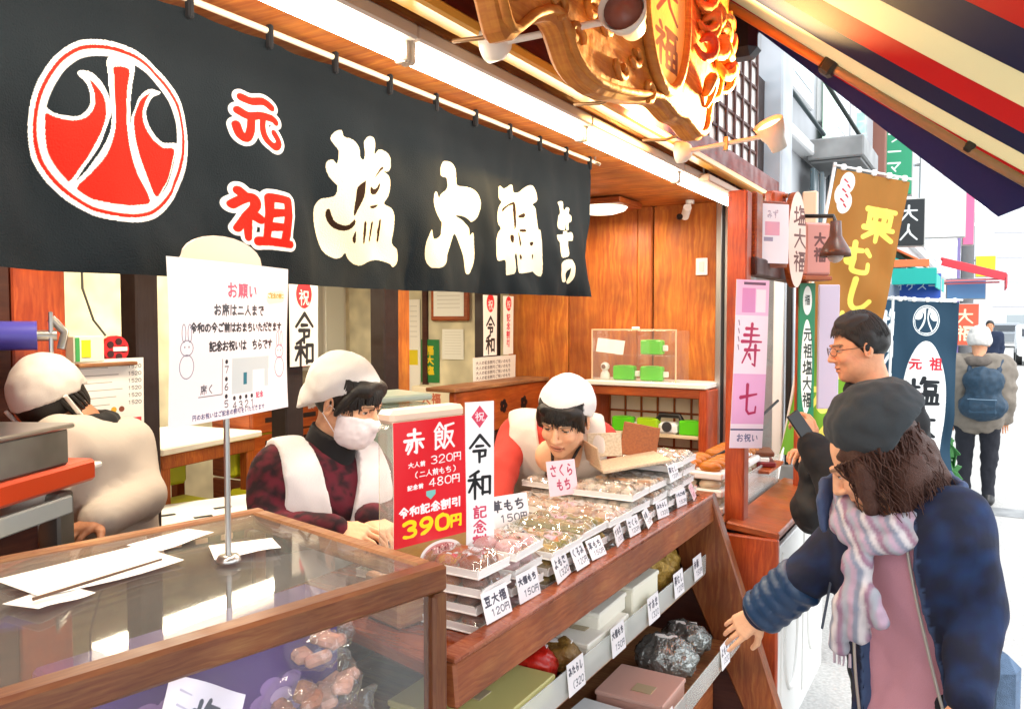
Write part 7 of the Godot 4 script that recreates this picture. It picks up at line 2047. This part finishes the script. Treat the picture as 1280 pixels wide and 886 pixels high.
# ---------------------------------------------------------------- the people
func crowd():
	var skin_w := lin("eab48e"); var skin_m := lin("e0a078")
	var black_hair := tri_mat(col("15110f"), 0.4, T.fine, 8.0, T.weave, 0.6)
	# --- woman in a dark beret
	var S := rig(WOMAN, Vector3(-0.30, 0, 0.95), 0.30)
	S.slim = 0.84
	var root := thing("person", "woman in a dark grey beret and navy fleece jacket pointing down at the counter", "person", S.base)
	var look := Vector3(-0.74, -0.44, 0.16)
	var hx := body(root, S, skin_w, look, Vector3(-0.25, 1, 0.0), false, {"R": {"dir": Vector3(-0.72, -0.62, 0.12), "back": Vector3(0.15, 0.45, 0.85), "curl": 0.30, "point": true, "spread": 1.4}, "L": {"curl": 0.5}})
	trousers(root, S, cloth("23252e"), M.black)
	garment(root, "sweater", S, 0.001, [0.05, 0.043, 0.032], cloth("dba0b0"), 1.2, 0.008, 3)
	var f3: Vector3 = S.face
	var mid := func(t: float) -> Vector3: return ((S.shL + S.shR) * 0.5).lerp((S.hipL + S.hipR) * 0.5, t)
	var dn: Vector3 = (mid.call(1.0) - mid.call(0.0)).normalized()
	var ca: Vector3 = mid.call(-0.35) + f3 * 0.13
	var cb: Vector3 = mid.call(1.7) + f3 * 0.16
	var rt3: Vector3 = Vector3.UP.cross(f3).normalized()
	var jn := folds(14.0, 77)
	var c_out := lin("0d1730"); var c_lin := lin("3c5074"); var c_blue := lin("152c56")
	# the facing shows along the open front, and a quilted seam runs round the body every 11 cm
	garment(root, "jacket", S, 0.022, [0.062, 0.056, 0.047], tinted(0.85), 1.2, 0.012, 21, func(p: Vector3, g: Vector3) -> Color:
		var t := clampf((p - ca).dot(cb - ca) / (cb - ca).length_squared(), 0, 1)
		var away := (p - ca - (cb - ca) * t).length() - lerpf(0.062, 0.115, t)
		if away < 0.010: return c_lin
		return c_out.lerp(c_blue, clampf(0.3 + jn.get_noise_3dv(p) * 0.9, 0, 1)), func(F: Field):
		F.cap(ca, cb, 0.062, 0.115, 0.008, true), 0.009, 6.0)
	# quilted cuff
	var cu := Field.new(S.elR.min(S.wrR) - Vector3.ONE * 0.12, S.elR.max(S.wrR) + Vector3.ONE * 0.12, 0.008)
	for k in 5:
		var q: Vector3 = S.elR.lerp(S.wrR, 0.12 + k * 0.205)
		var ad: Vector3 = (S.wrR - S.elR).normalized()
		cu.ell(q, Vector3(0.066 - k * 0.001, 0.033, 0.066 - k * 0.001), 0.005, false, Basis(Quaternion(Vector3.UP, ad)))
	soft(root, "quilted_cuff", cu, plain(col("1e3c5e"), 0.4), folds(16.0, 2), 0.004)
	# stand-up collar
	var cf := Field.new(S.neck - Vector3(0.28, 0.2, 0.28), S.neck + Vector3(0.28, 0.26, 0.28), 0.0065)
	var cp := [[-0.105, 0.0, 0.02], [-0.085, 0.07, 0.02], [-0.03, 0.118, 0.012], [0.04, 0.132, -0.005]	, [0.088, 0.120, -0.03]]
	for s in [-1.0, 1.0]:
		for k in cp.size() - 1:
			for y in 6:
				var e := []
				for m in [k, k + 1]: e.append(S.neck + f3 * (cp[m][0] - 0.002 * y * m * 0.3) + rt3 * s * (cp[m][1] + 0.0035 * y) + Vector3(0, cp[m][2] + 0.017 * y * (1.0 - maxf(0.0, m - 2.0) * 0.12), 0))
				cf.cap(e[0], e[1], 0.009, 0.009, 0.010)
	soft(root, "collar", cf, cloth("3c5078", 0.75), folds(14.0, 4), 0.004)
	for s in [-1.0, 1.0]:
		var p := []
		for k in 14:
			var t := k / 13.0
			var w := 0.058 + 0.052 * t
			p.append(mid.call(0.06 + t * 1.2) + f3 * (0.118 + 0.02 * sin(t * 3.0)) + rt3 * s * w + Vector3(0, 0, 0.004 * sin(t * 11.0)))
		part(root, "zip", tube(p, [0.0038], 6), plain(col("b8b4ac"), 0.35, 0.4))
	for q in [[0.55, 0.150, -1.0], [0.62, 0.165, 1.0]]:
		var c0: Vector3 = mid.call(q[0]) + f3 * 0.108 + rt3 * q[2] * q[1]
		part(root, "pocket_zip", tube([c0 + Vector3(0, 0.06, 0), c0 + Vector3(0, -0.06, 0) + rt3 * q[2] * 0.02], [0.0035], 6), plain(col("5a6474"), 0.4, 0.4))
	# scarf
	var sf := Field.new(S.neck - Vector3(0.24, 0.42, 0.24), S.neck + Vector3(0.24, 0.20, 0.24), 0.0056)
	for lp in 2:
		var prev: Vector3
		for k in 15:
			var a := k * TAU / 14.0
			var q: Vector3 = S.neck + Vector3(0, 0.06 - lp * 0.036 - 0.055 * maxf(0, cos(a)), 0) + f3 * (cos(a) * (0.094 + lp * 0.012) + 0.014) + rt3 * sin(a) * (0.098 + lp * 0.010)
			if k > 0: sf.cap(prev, q, 0.022, 0.022, 0.010)
			prev = q
	var kn: Vector3 = S.neck + f3 * 0.128 + Vector3(0, -0.085, 0) - rt3 * 0.02
	sf.ell(kn, Vector3(0.036, 0.04, 0.032), 0.015)
	for q in [[0.008, -0.15, 0.021], [-0.022, -0.185, 0.019], [0.034, -0.11, 0.017]]:
		sf.cap(kn, kn + rt3 * q[0] + Vector3(0, q[1] * 0.5, 0) + f3 * 0.022, q[2], q[2] * 1.1, 0.012)
		sf.cap(kn + rt3 * q[0] + Vector3(0, q[1] * 0.5, 0) + f3 * 0.022, kn + rt3 * q[0] * 1.6 + Vector3(0, q[1], 0) + f3 * 0.012, q[2] * 1.1, q[2] * 1.2, 0.012)
	var sc := [lin("b8a0b4"), lin("868ea0"), lin("ccc8cc"), lin("98788e"), lin("a4a8b2")]
	var sn := folds(6.0, 31)
	soft(root, "scarf", sf, tinted(0.95), folds(16.0, 6), 0.007, Transform3D(), func(p: Vector3, _g):
		var v := (p - kn).dot(rt3) * 80.0 + sn.get_noise_3dv(p * 2.0) * 0.5 + maxf(0.0, p.y - kn.y) * 60.0
		var b := posmod(int(floor(v)), 5)
		return sc[b].lerp(sc[(b + 1) % 5], smoothstep(0.55, 1.0, v - floor(v))))
	for k in 8:
		var e: Vector3 = kn + rt3 * (-0.045 + (k % 4) * 0.012) + Vector3(0, -0.20, 0) + f3 * 0.012
		part(root, "fringe", tube([e, e + Vector3(0.003 * sin(k * 2.0), -0.03, 0.004)], [0.003, 0.0015], 5), plain(col("b8a8b4"), 0.9))
	# beret
	var bf := Field.new(Vector3(-0.19, -0.06, -0.22), Vector3(0.19, 0.22, 0.18), 0.007)
	bf.ell(Vector3(0.0, 0.062, -0.050), Vector3(0.114, 0.090, 0.118), 0.02, false, Basis(Vector3.RIGHT, -0.38))
	bf.ell(Vector3(0, 0.10, -0.060), Vector3(0.088, 0.062, 0.092), 0.04)
	bf.half(Vector3(0, -0.90, -0.42).normalized(), 0.006)
	soft(root, "beret", bf, cloth("3c4246", 1.0), folds(14.0, 9), 0.008, hx)
	# wavy brown hair to the shoulders
	var hf := Field.new(Vector3(-0.16, -0.26, -0.2), Vector3(0.16, 0.12, 0.16), 0.007)
	hf.ell(Vector3(0, 0.02, -0.022), Vector3(0.088, 0.09, 0.100))
	hf.ell(Vector3(0, -0.05, -0.05), Vector3(0.092, 0.085, 0.066), 0.04)
	for s in [-1.0, 1.0]:
		hf.cap(Vector3(s * 0.080, 0.0, 0.03), Vector3(s * 0.080, -0.08, 0.055), 0.026, 0.02, 0.03)
		hf.cap(Vector3(s * 0.07, -0.06, -0.04), Vector3(s * 0.072, -0.10, -0.01), 0.038, 0.028, 0.03)
	hf.cap(Vector3(0, -0.05, -0.08), Vector3(0, -0.10, -0.085), 0.052, 0.036, 0.03)
	var hb := tri_mat(col("4c2a1c"), 0.65, T.fine, 6.0, T.weave, 0.8)
	soft(root, "hair", hf, hb, folds(18.0, 14), 0.008, hx)
	var r := RandomNumberGenerator.new()
	r.seed = 8
	var list := []
	for k in 460:
		var a := r.randf_range(0.62, TAU - 0.62)
		var rad := r.randf_range(0.92, 1.12)
		var p := []
		for i in 7:
			var t := i / 6.0
			p.append(Vector3(sin(a) * 0.088 * rad * (1.0 + 0.15 * t) + 0.008 * sin(t * 9.0 + k), 0.03 - t * (0.12 + 0.05 * sin(k * 2.3)), cos(a) * 0.096 * rad - 0.012 + 0.008 * cos(t * 9.0 + k * 1.7)))
		list.append(p)
	strands(root, "hair_lock", hx, list, hb, 0.0024, 0.0008)
	# bag at her hip
	var bg := thing("shoulder_bag", "pale blue denim bag behind the woman in the beret", "bag", S.base + Vector3(0.10, 0.80, 0.06), 30.0)
	part(bg, "pouch", cbox(Vector3(0.10, 0.26, 0.28), 0.03), tri_mat(col("6a86a8"), 0.8, T.mottle, 5.0, T.weave, 0.6), Vector3.ZERO)
	part(bg, "strap", tube([Vector3(0, 0.12, 0.1), Vector3(-0.03, 0.26, 0.06), Vector3(-0.06, 0.40, 0.0)], [0.012], 6), tri_mat(col("4a6488"), 0.8, T.fine, 5.0))
	# --- man in black with glasses
	S = rig(MAN, Vector3(-0.84, 0, 0.50), 0.38)
	root = thing("person", "man in a black jacket and glasses holding a phone beside the brown banner", "person", S.base)
	hx = body(root, S, skin_m, Vector3(-0.90, -0.16, 0.42), Vector3.UP, true, {"L": {"dir": Vector3(-0.35, 0.92, 0.1), "back": Vector3(0.6, 0.2, 0.7), "curl": 0.75}, "R": {"curl": 0.6}})
	trousers(root, S, cloth("17181c"), M.black)
	garment(root, "jacket", S, 0.024, [0.078, 0.068, 0.056], cloth("131317", 0.85), 1.2, 0.014, 8)
	var mf := Field.new(S.neck - Vector3.ONE * 0.16, S.neck + Vector3.ONE * 0.14, 0.008)
	for k in 16:
		var a := k * TAU / 16.0; var b := (k + 1) * TAU / 16.0
		mf.cap(S.neck + Vector3(cos(a) * 0.075, -0.015, sin(a) * 0.075), S.neck + Vector3(cos(b) * 0.075, -0.015, sin(b) * 0.075), 0.03, 0.03, 0.01)
	soft(root, "collar", mf, cloth("18181c", 0.8), folds(20.0, 4), 0.006)
	skull_shell(root, "hair", hx, 0.008, func(p: Vector3) -> float:
		return maxf(0.064 - maxf(0.0, 0.07 - p.z) * 1.25 - p.y, -0.105 - p.y), black_hair, func(F: Field):
			F.ell(Vector3(0.012, 0.098, 0.015), Vector3(0.056, 0.026, 0.058), 0.03), 0.006, 5)
	list = []
	for k in 420:
		# combed from a parting on his left over to the right and forward
		var a := r.randf_range(-2.3, 2.3)
		var reach := r.randf_range(0.82, 1.12)
		var rise := r.randf_range(0.0, 0.008)
		var p := []
		for i in 6:
			var t := i / 5.0 * reach
			var ph := 0.25 + t * (1.05 if absf(a) < 1.0 else 1.22)
			p.append(Vector3(sin(a + 0.25 * t) * sin(ph) * 0.084, 0.03 + cos(ph) * (0.097 + rise), -0.012 + cos(a + 0.25 * t) * sin(ph) * 0.104))
		list.append(p)
	strands(root, "hair_lock", hx, list, black_hair, 0.0042, 0.0008)
	var fr := new_st()
	for s in [-1.0, 1.0]:
		var p := []
		for k in 17:
			var a := k * TAU / 16.0
			p.append(hx * Vector3(s * 0.034 + cos(a) * 0.024, -0.002 + sin(a) * 0.015, 0.107 - absf(s * 0.034 + cos(a) * 0.024) * 0.22))
		add_tube(fr, p, [0.0012], 5)
		add_tube(fr, [hx * Vector3(s * 0.058, 0.004, 0.094), hx * Vector3(s * 0.08, 0.004, 0.0)], [0.0013], 5)
	add_tube(fr, [hx * Vector3(-0.010, 0.001, 0.106), hx * Vector3(0.010, 0.001, 0.106)], [0.0013], 5)
	part(root, "glasses", finish(fr), plain(col("5a5048"), 0.3, 0.6))
	var mb := thing("shoulder_bag", "black rounded shoulder bag held in front of the man in glasses", "bag", Vector3(-0.472, 1.06, -2.92), 25.0)
	var mbf := Field.new(Vector3(-0.16, -0.2, -0.14), Vector3(0.16, 0.2, 0.14), 0.009)
	mbf.cap(Vector3(-0.02, 0.06, 0), Vector3(0.03, 0.05, 0), 0.07, 0.07, 0.03)
	mbf.cap(Vector3(-0.03, -0.07, 0), Vector3(0.04, -0.08, 0), 0.082, 0.08, 0.05)
	soft(mb, "pouch", mbf, cloth("121216", 0.7), folds(9.0, 5), 0.012)
	part(mb, "strap", tube([Vector3(0.03, 0.10, 0.0), Vector3(0.10, 0.22, -0.04), Vector3(0.16, 0.30, -0.10)], [0.014], 6), cloth("1a1a1e", 0.7))
	part(mb, "zip", tube([Vector3(-0.07, 0.07, 0.052), Vector3(0.07, 0.06, 0.055)], [0.003], 5), plain(col("4a4c54"), 0.4, 0.5))
	var pn := thing("smartphone", "black smartphone in the man's raised hand", "phone", S.base + S.wrL + Vector3(-0.035, 0.075, 0.03), 40.0)
	part(pn, "case", cbox(Vector3(0.05, 0.10, 0.009), 0.004), M.black, Vector3.ZERO, Vector3(-12, 0, 32))
	part(pn, "screen", cbox(Vector3(0.044, 0.09, 0.001), 0.0004), plain(col("2a2e38"), 0.1), Vector3(0, 0, -0.0052), Vector3(-12, 0, 32))
	# --- worker with a mask
	S = rig(W1, Vector3(0.80, 0, 0.35), 0.33)
	root = thing("person", "woman in a white headscarf, face mask and white apron over a maroon top", "person", S.base)
	hx = body(root, S, skin_w, Vector3(0.80, -0.26, -0.12), Vector3.UP, false, {"R": {"dir": Vector3(0.75, -0.12, -0.35), "back": Vector3(0.1, 0.9, 0.5), "curl": 0.45}, "L": {"dir": Vector3(0.7, -0.2, 0.1), "curl": 0.6}})
	trousers(root, S, cloth("2a2428"), M.black)
	var mn := folds(22.0, 44)
	garment(root, "maroon_top", S, 0.016, [0.066, 0.056, 0.042], tinted(), 1.2, 0.006, 6, func(p: Vector3, _g) -> Color:
		var v := mn.get_noise_3dv(p * Vector3(1, 1.6, 1))
		return lin("5c1426").lerp(lin("1e0a12"), clampf(v * 2.2 + 0.4, 0, 1)))
	var uc := Field.new(S.neck - Vector3.ONE * 0.2, S.neck + Vector3.ONE * 0.2, 0.008)
	var nk: Vector3 = S.neck + (S.head - S.neck) * 0.42
	uc.cap(S.neck - Vector3(0, 0.05, 0), nk, 0.085, 0.066, 0.02)
	uc.half(((S.head - S.neck) as Vector3).normalized(), ((S.head - S.neck) as Vector3).normalized().dot(nk))
	soft(root, "black_collar", uc, cloth("141216"))
	apron(root, S, "f6f2f4")
	scarf_cap(root, hx, "fdfcfa")
	skull_shell(root, "hair", hx, 0.008, func(p: Vector3) -> float: return maxf(maxf(p.z * 0.6 - 0.052 + maxf(0.0, 0.02 - p.y) * 0.6, -0.09 - p.y), p.y - 0.085), black_hair, func(F: Field):
		F.ell(Vector3(0, 0.06, 0.058), Vector3(0.066, 0.03, 0.042), 0.02)
		for s in [-1.0, 1.0]: F.cap(Vector3(s * 0.066, 0.05, 0.05), Vector3(s * 0.078, -0.02, 0.022), 0.012, 0.008, 0.01), 0.005)
	fringe(root, hx, black_hair, 7)
	var kf := Field.new(Vector3(-0.10, -0.14, -0.02), Vector3(0.10, 0.03, 0.15), 0.004)
	kf.ell(Vector3(0, -0.035, 0.030), Vector3(0.071, 0.086, 0.072))
	kf.ell(Vector3(0, -0.075, 0.042), Vector3(0.056, 0.048, 0.058), 0.03)
	kf.cap(Vector3(0, -0.012, 0.09), Vector3(0, -0.035, 0.108), 0.012, 0.014, 0.02)
	kf.clip(func(p: Vector3) -> float: return maxf(maxf(p.y + 0.016 + maxf(0.0, 0.06 - p.z) * 0.25, -0.112 - p.y), 0.022 - p.z))
	soft(root, "face_mask", kf, plain(col("f0e8ec"), 0.8), folds(30, 3), 0.002, hx)
	for s in [-1.0, 1.0]:
		part(root, "mask_loop", tube([hx * Vector3(s * 0.062, -0.03, 0.045), hx * Vector3(s * 0.082, -0.002, 0.0), hx * Vector3(s * 0.084, -0.03, -0.016), hx * Vector3(s * 0.058, -0.088, 0.035)], [0.0016], 5), plain(col("f0ecec"), 0.8))
	# --- worker leaning over the counter
	S = rig(W2, Vector3(0.45, 0, 0.85), 0.34)
	root = thing("person", "woman in a white headscarf and red top leaning over the sweets, face uncovered", "person", S.base)
	hx = body(root, S, skin_w, Vector3(0.10, -0.42, 0.95), Vector3(0.1, 1, 0), false, {"R": {"dir": Vector3(0.3, -0.5, 0.6), "curl": 0.7}, "L": {"dir": Vector3(0.3, 0.0, 0.5), "curl": 0.8}})
	trousers(root, S, cloth("2a2428"), M.black)
	garment(root, "red_top", S, 0.014, [0.064, 0.056, 0.042], cloth("c8382a", 0.85), 1.2, 0.006, 16)
	apron(root, S, "e8dcd0")
	scarf_cap(root, hx, "f8f4f0")
	skull_shell(root, "hair", hx, 0.008, func(p: Vector3) -> float: return maxf(maxf(p.z * 0.6 - 0.05 + maxf(0.0, 0.02 - p.y) * 0.6, -0.09 - p.y), p.y - 0.08), black_hair, func(F: Field):
		F.ell(Vector3(0, 0.06, 0.058), Vector3(0.066, 0.03, 0.042), 0.02)
		for s in [-1.0, 1.0]: F.cap(Vector3(s * 0.066, 0.05, 0.05), Vector3(s * 0.076, -0.05, 0.03), 0.014, 0.008, 0.01), 0.005)
	fringe(root, hx, black_hair, 9)
	part(root, "neck_cord", tube([hx * Vector3(-0.05, -0.10, 0.0), hx * Vector3(-0.03, -0.145, 0.055), hx * Vector3(0.03, -0.145, 0.055), hx * Vector3(0.05, -0.10, 0.0)], [0.006], 6), M.black)
	# --- bent worker in a white coat
	S = rig(W0, Vector3(-0.3, 0, 0.9), 0.31)
	S.slim = 0.9
	root = thing("person", "worker in a white coat and white cap bending over the packing machine", "person", S.base)
	hx = body(root, S, lin("b07858"), Vector3(0.45, -0.62, 0.5), Vector3(-0.3, 1, 0), true, {})
	trousers(root, S, cloth("d8d0c8"), M.black)
	garment(root, "white_coat", S, 0.016, [0.072, 0.062, 0.050], cloth("d8ccc0", 0.9), 1.2, 0.020, 26, null, null, 0.012, 3.2)
	skull_shell(root, "hair", hx, 0.008, func(p: Vector3) -> float: return maxf(p.z * 0.7 - 0.06, -0.12 - p.y), black_hair)
	scarf_cap(root, hx, "e4dcd4")
	list = []
	for k in 60:
		var a := r.randf_range(0.9, 2.2) * (1.0 if k % 2 else -1.0)
		list.append([Vector3(sin(a) * 0.078, 0.04, cos(a) * 0.09 - 0.012), Vector3(sin(a) * 0.086, -0.01, cos(a) * 0.096 - 0.012), Vector3(sin(a + 0.1) * 0.082, -0.055, cos(a) * 0.094 - 0.012)])
	strands(root, "hair_lock", hx, list, black_hair, 0.006, 0.002)
	for s in [-1.0, 1.0]: part(root, "cap_strap", tube([hx * Vector3(s * 0.088, 0.05, 0.04), hx * Vector3(s * 0.085, -0.06, 0.05), hx * Vector3(s * 0.05, -0.14, 0.05)], [0.006], 6), plain(col("e8e0d8"), 0.8))
	var bk := Field.new(S.neck - Vector3.ONE * 0.18, S.neck + Vector3.ONE * 0.16, 0.01)
	for k in 12:
		var a := k * TAU / 12.0; var b := (k + 1) * TAU / 12.0
		bk.cap(S.neck + Vector3(cos(a) * 0.08, 0, sin(a) * 0.08), S.neck + Vector3(cos(b) * 0.08, 0, sin(b) * 0.08), 0.028, 0.028, 0.01)
	soft(root, "black_collar", bk, cloth("1a1a1c"))
	# --- pedestrian with a backpack, seen from behind
	var P := stander(Vector3(-0.055, 0, -8.27), 1.58, Vector3(0.05, 0, -1), 0.4)
	S = rig(P, Vector3(0.05, 0, -1), 0.40)
	root = thing("person", "person in a beige quilted jacket and white knit hat walking away down the street", "person", S.base)
	hx = body(root, S, skin_m, Vector3(0.1, -0.05, -1))
	trousers(root, S, cloth("20222c"), M.black)
	garment(root, "quilted_jacket", S, 0.045, [0.085, 0.075, 0.06], cloth("8a8074", 0.8), 1.0, 0.022, 30, null, null, 0.018)
	skull_shell(root, "knit_hat", hx, 0.026, func(p: Vector3) -> float: return -0.035 - p.y - p.z * 0.1, cloth("eae6e0", 1.0), func(F: Field): F.ell(Vector3(0, 0.10, -0.02), Vector3(0.07, 0.05, 0.08), 0.03), 0.008)
	var hd := Field.new(S.neck - Vector3.ONE * 0.25, S.neck + Vector3.ONE * 0.2, 0.014)
	for k in 12:
		var a := k * TAU / 12.0; var b := (k + 1) * TAU / 12.0
		hd.cap(S.neck + Vector3(cos(a) * 0.1, -0.02, sin(a) * 0.1), S.neck + Vector3(cos(b) * 0.1, -0.02, sin(b) * 0.1), 0.045, 0.045, 0.02)
	soft(root, "hood", hd, cloth("6e645c", 0.8), folds(12, 3), 0.01)
	var pk := thing("backpack", "dark blue backpack on the back of the person with the white knit hat", "backpack", S.base + Vector3(0.04, 1.02, 0.19), -3.0)
	var bf2 := Field.new(Vector3(-0.22, -0.3, -0.16), Vector3(0.22, 0.32, 0.18), 0.014)
	bf2.cap(Vector3(-0.06, 0.10, 0), Vector3(0.06, 0.10, 0), 0.10, 0.10, 0.05)
	bf2.cap(Vector3(-0.08, -0.12, 0.01), Vector3(0.08, -0.12, 0.01), 0.11, 0.11, 0.06)
	bf2.cap(Vector3(0, 0.1, 0), Vector3(0, -0.12, 0), 0.12, 0.12, 0.05)
	soft(pk, "sack", bf2, tri_mat(col("1e4058"), 0.6, T.mottle, 4.0, T.weave, 0.4), folds(10, 4), 0.012)
	part(pk, "front_pocket", cbox(Vector3(0.22, 0.14, 0.05), 0.02), plain(col("1c3c52"), 0.6), Vector3(0, -0.11, 0.10))
	part(pk, "zip", tube([Vector3(-0.11, -0.05, 0.142), Vector3(0.11, -0.05, 0.142)], [0.004], 6), plain(col("70889c"), 0.4))
	for s in [-1, 1]: part(pk, "strap", tube([Vector3(s * 0.10, 0.15, -0.02), Vector3(s * 0.13, 0.27, -0.12), Vector3(s * 0.14, 0.22, -0.25)], [0.024], 6), plain(col("24384c"), 0.7))
	# --- far pedestrian
	P = stander(Vector3(0.06, 0, -21.5), 1.66, Vector3(0, 0, 1), 0.42)
	S = rig(P, Vector3(0, 0, 1), 0.40)
	root = thing("person", "small far person in dark blue walking up the street", "person", S.base)
	hx = body(root, S, skin_m, Vector3(0, 0, 1), Vector3.UP, true)
	trousers(root, S, cloth("202638"), M.black)
	garment(root, "jacket", S, 0.03, [0.08, 0.07, 0.055], cloth("1e2c48"), 1.1, 0.01, 4, null, null, 0.02)
	skull_shell(root, "hair", hx, 0.012, func(p: Vector3) -> float: return maxf(0.03 - 0.9 * (0.05 - p.z) - p.y, -0.1 - p.y), black_hair)
	# --- sleeve and shoulder at the right edge
	P = stander(Vector3(0.30, 0, -1.42), 1.50, Vector3(-1, 0, 0.1), 0.42)
	P.elL = Vector3(0.19, 0.98, -1.17); P.wrL = Vector3(0.02, 1.02, -1.10)
	S = rig(P, Vector3(-1, 0, 0.1), 0.42)
	root = thing("person", "person in a navy puffer jacket cut off by the picture's lower right edge", "person", S.base)
	hx = body(root, S, skin_m, Vector3(-1, -0.2, 0.1))
	trousers(root, S, cloth("20242c"), M.black)
	garment(root, "puffer_jacket", S, 0.05, [0.09, 0.085, 0.07], plain(col("1c2844"), 0.4), 1.1, 0.03, 13)
	skull_shell(root, "hair", hx, 0.014, func(p: Vector3) -> float: return maxf(0.03 - 0.9 * (0.06 - p.z) - p.y, -0.12 - p.y), black_hair)

func stander(at: Vector3, tall: float, face: Vector3, wide: float) -> Dictionary:
	var f := face.normalized()
	var left := Vector3.UP.cross(f).normalized()
	var k := tall / 1.6
	var d := {}
	d.head = at + Vector3(0, 1.47 * k, 0) + f * 0.02
	d.neck = at + Vector3(0, 1.32 * k, 0)
	for s in ["L", "R"]:
		var o: Vector3 = left * (1.0 if s == "L" else -1.0)
		d["sh" + s] = at + o * wide * 0.45 + Vector3(0, 1.26 * k, 0)
		d["el" + s] = at + o * wide * 0.56 + Vector3(0, 0.99 * k, 0) - f * 0.03
		d["wr" + s] = at + o * wide * 0.52 + Vector3(0, 0.79 * k, 0) + f * 0.06
		d["hip" + s] = at + o * 0.095 + Vector3(0, 0.80 * k, 0)
	return d

func apron(root: Node3D, S: Dictionary, c: String):
	var f3: Vector3 = S.face
	var a: Vector3 = (S.shL + S.shR) * 0.5
	var b: Vector3 = (S.hipL + S.hipR) * 0.5
	var up := (a - b).normalized()
	var rt := up.cross(f3).normalized()
	var fw := rt.cross(up).normalized()
	garment(root, "apron", S, 0.033, [], cloth(c, 0.85), 1.2, 0.006, 19, null, func(F: Field):
		F.clip(func(p: Vector3) -> float:
			var q := p - a
			var y := q.dot(up); var x := absf(q.dot(rt)); var z := q.dot(fw)
			# a wide bib with straps over the shoulders and an open neck in a deep V
			var side := x - lerpf(0.168, 0.19, clampf(-y / 0.2, 0, 1))
			var vee := (0.052 + y * 0.25) - x if y > -0.21 else -1.0
			var back := -z - 0.02 if y < -0.02 else -z - 0.2
			return maxf(maxf(side, vee), back)), 0.009)

func scarf_cap(root: Node3D, hx: Transform3D, c: String):
	skull_shell(root, "headscarf", hx, 0.013, func(p: Vector3) -> float:
		return maxf(0.070 - 0.62 * (0.085 - p.z) - p.y, p.z * 0.0 - 0.30 - p.y), cloth(c, 0.85), func(F: Field):
			F.ell(Vector3(0, 0.045, -0.04), Vector3(0.089, 0.083, 0.088), 0.03)
			F.ell(Vector3(0, -0.025, -0.085), Vector3(0.066, 0.055, 0.036), 0.04)
			F.cap(Vector3(0, -0.03, -0.105), Vector3(0.012, -0.15, -0.118), 0.034, 0.018, 0.04)
			F.cap(Vector3(0, -0.03, -0.105), Vector3(-0.035, -0.125, -0.122), 0.028, 0.014, 0.04), 0.004, 12)

func fringe(root: Node3D, hx: Transform3D, m: Material, sd: int):
	var r := RandomNumberGenerator.new()
	r.seed = sd
	var list := []
	for k in 110:
		var a := r.randf_range(-1.15, 1.15)
		var e := a + r.randf_range(-0.12, 0.3)
		var low := r.randf_range(0.012, 0.036) - absf(a) * 0.03
		list.append([Vector3(sin(a) * 0.078, 0.078, cos(a) * 0.088 - 0.012), Vector3(sin((a + e) / 2) * 0.083, 0.058, cos((a + e) / 2) * 0.104 - 0.012), Vector3(sin(e) * 0.081, low, cos(e) * 0.106 - 0.012)])
	strands(root, "hair_lock", hx, list, m, 0.0045, 0.0012)

func _ready():
	rng.seed = 1
	stage()
	make_materials()
	M.wood_wall2 = tri_mat(col("dc862a"), 0.42, grain_tex("wood_up"), 0.9)
	M.wood_case_up = tri_mat(col("7c5028"), 0.28, grain_tex("wood_up"), 2.2)
	M.wood_rail_up = tri_mat(col("a86a38"), 0.3, grain_tex("wood_up"), 1.8)
	M.wood_lattice = tri_mat(col("5c3020"), 0.5, grain_tex("wood_up"), 2.0)
	M.tray = plain(col("f0ece8"), 0.3)
	M.lamp_glow = glow(col("fff4e2"), 11.0)
	M.lamp_soft = glow(col("fff0d4"), 2.5)
	M.bulb_glow = glow(col("ffe4a8"), 4.0)
	M.spot_white = plain(col("e4dcd0"), 0.35)
	shell()
	eaves()
	awning()
	curtain()
	street()
	banners()
	display_case()
	counter()
	goods()
	notice()
	red_sign()
	interior()
	side_display()
	crowd()
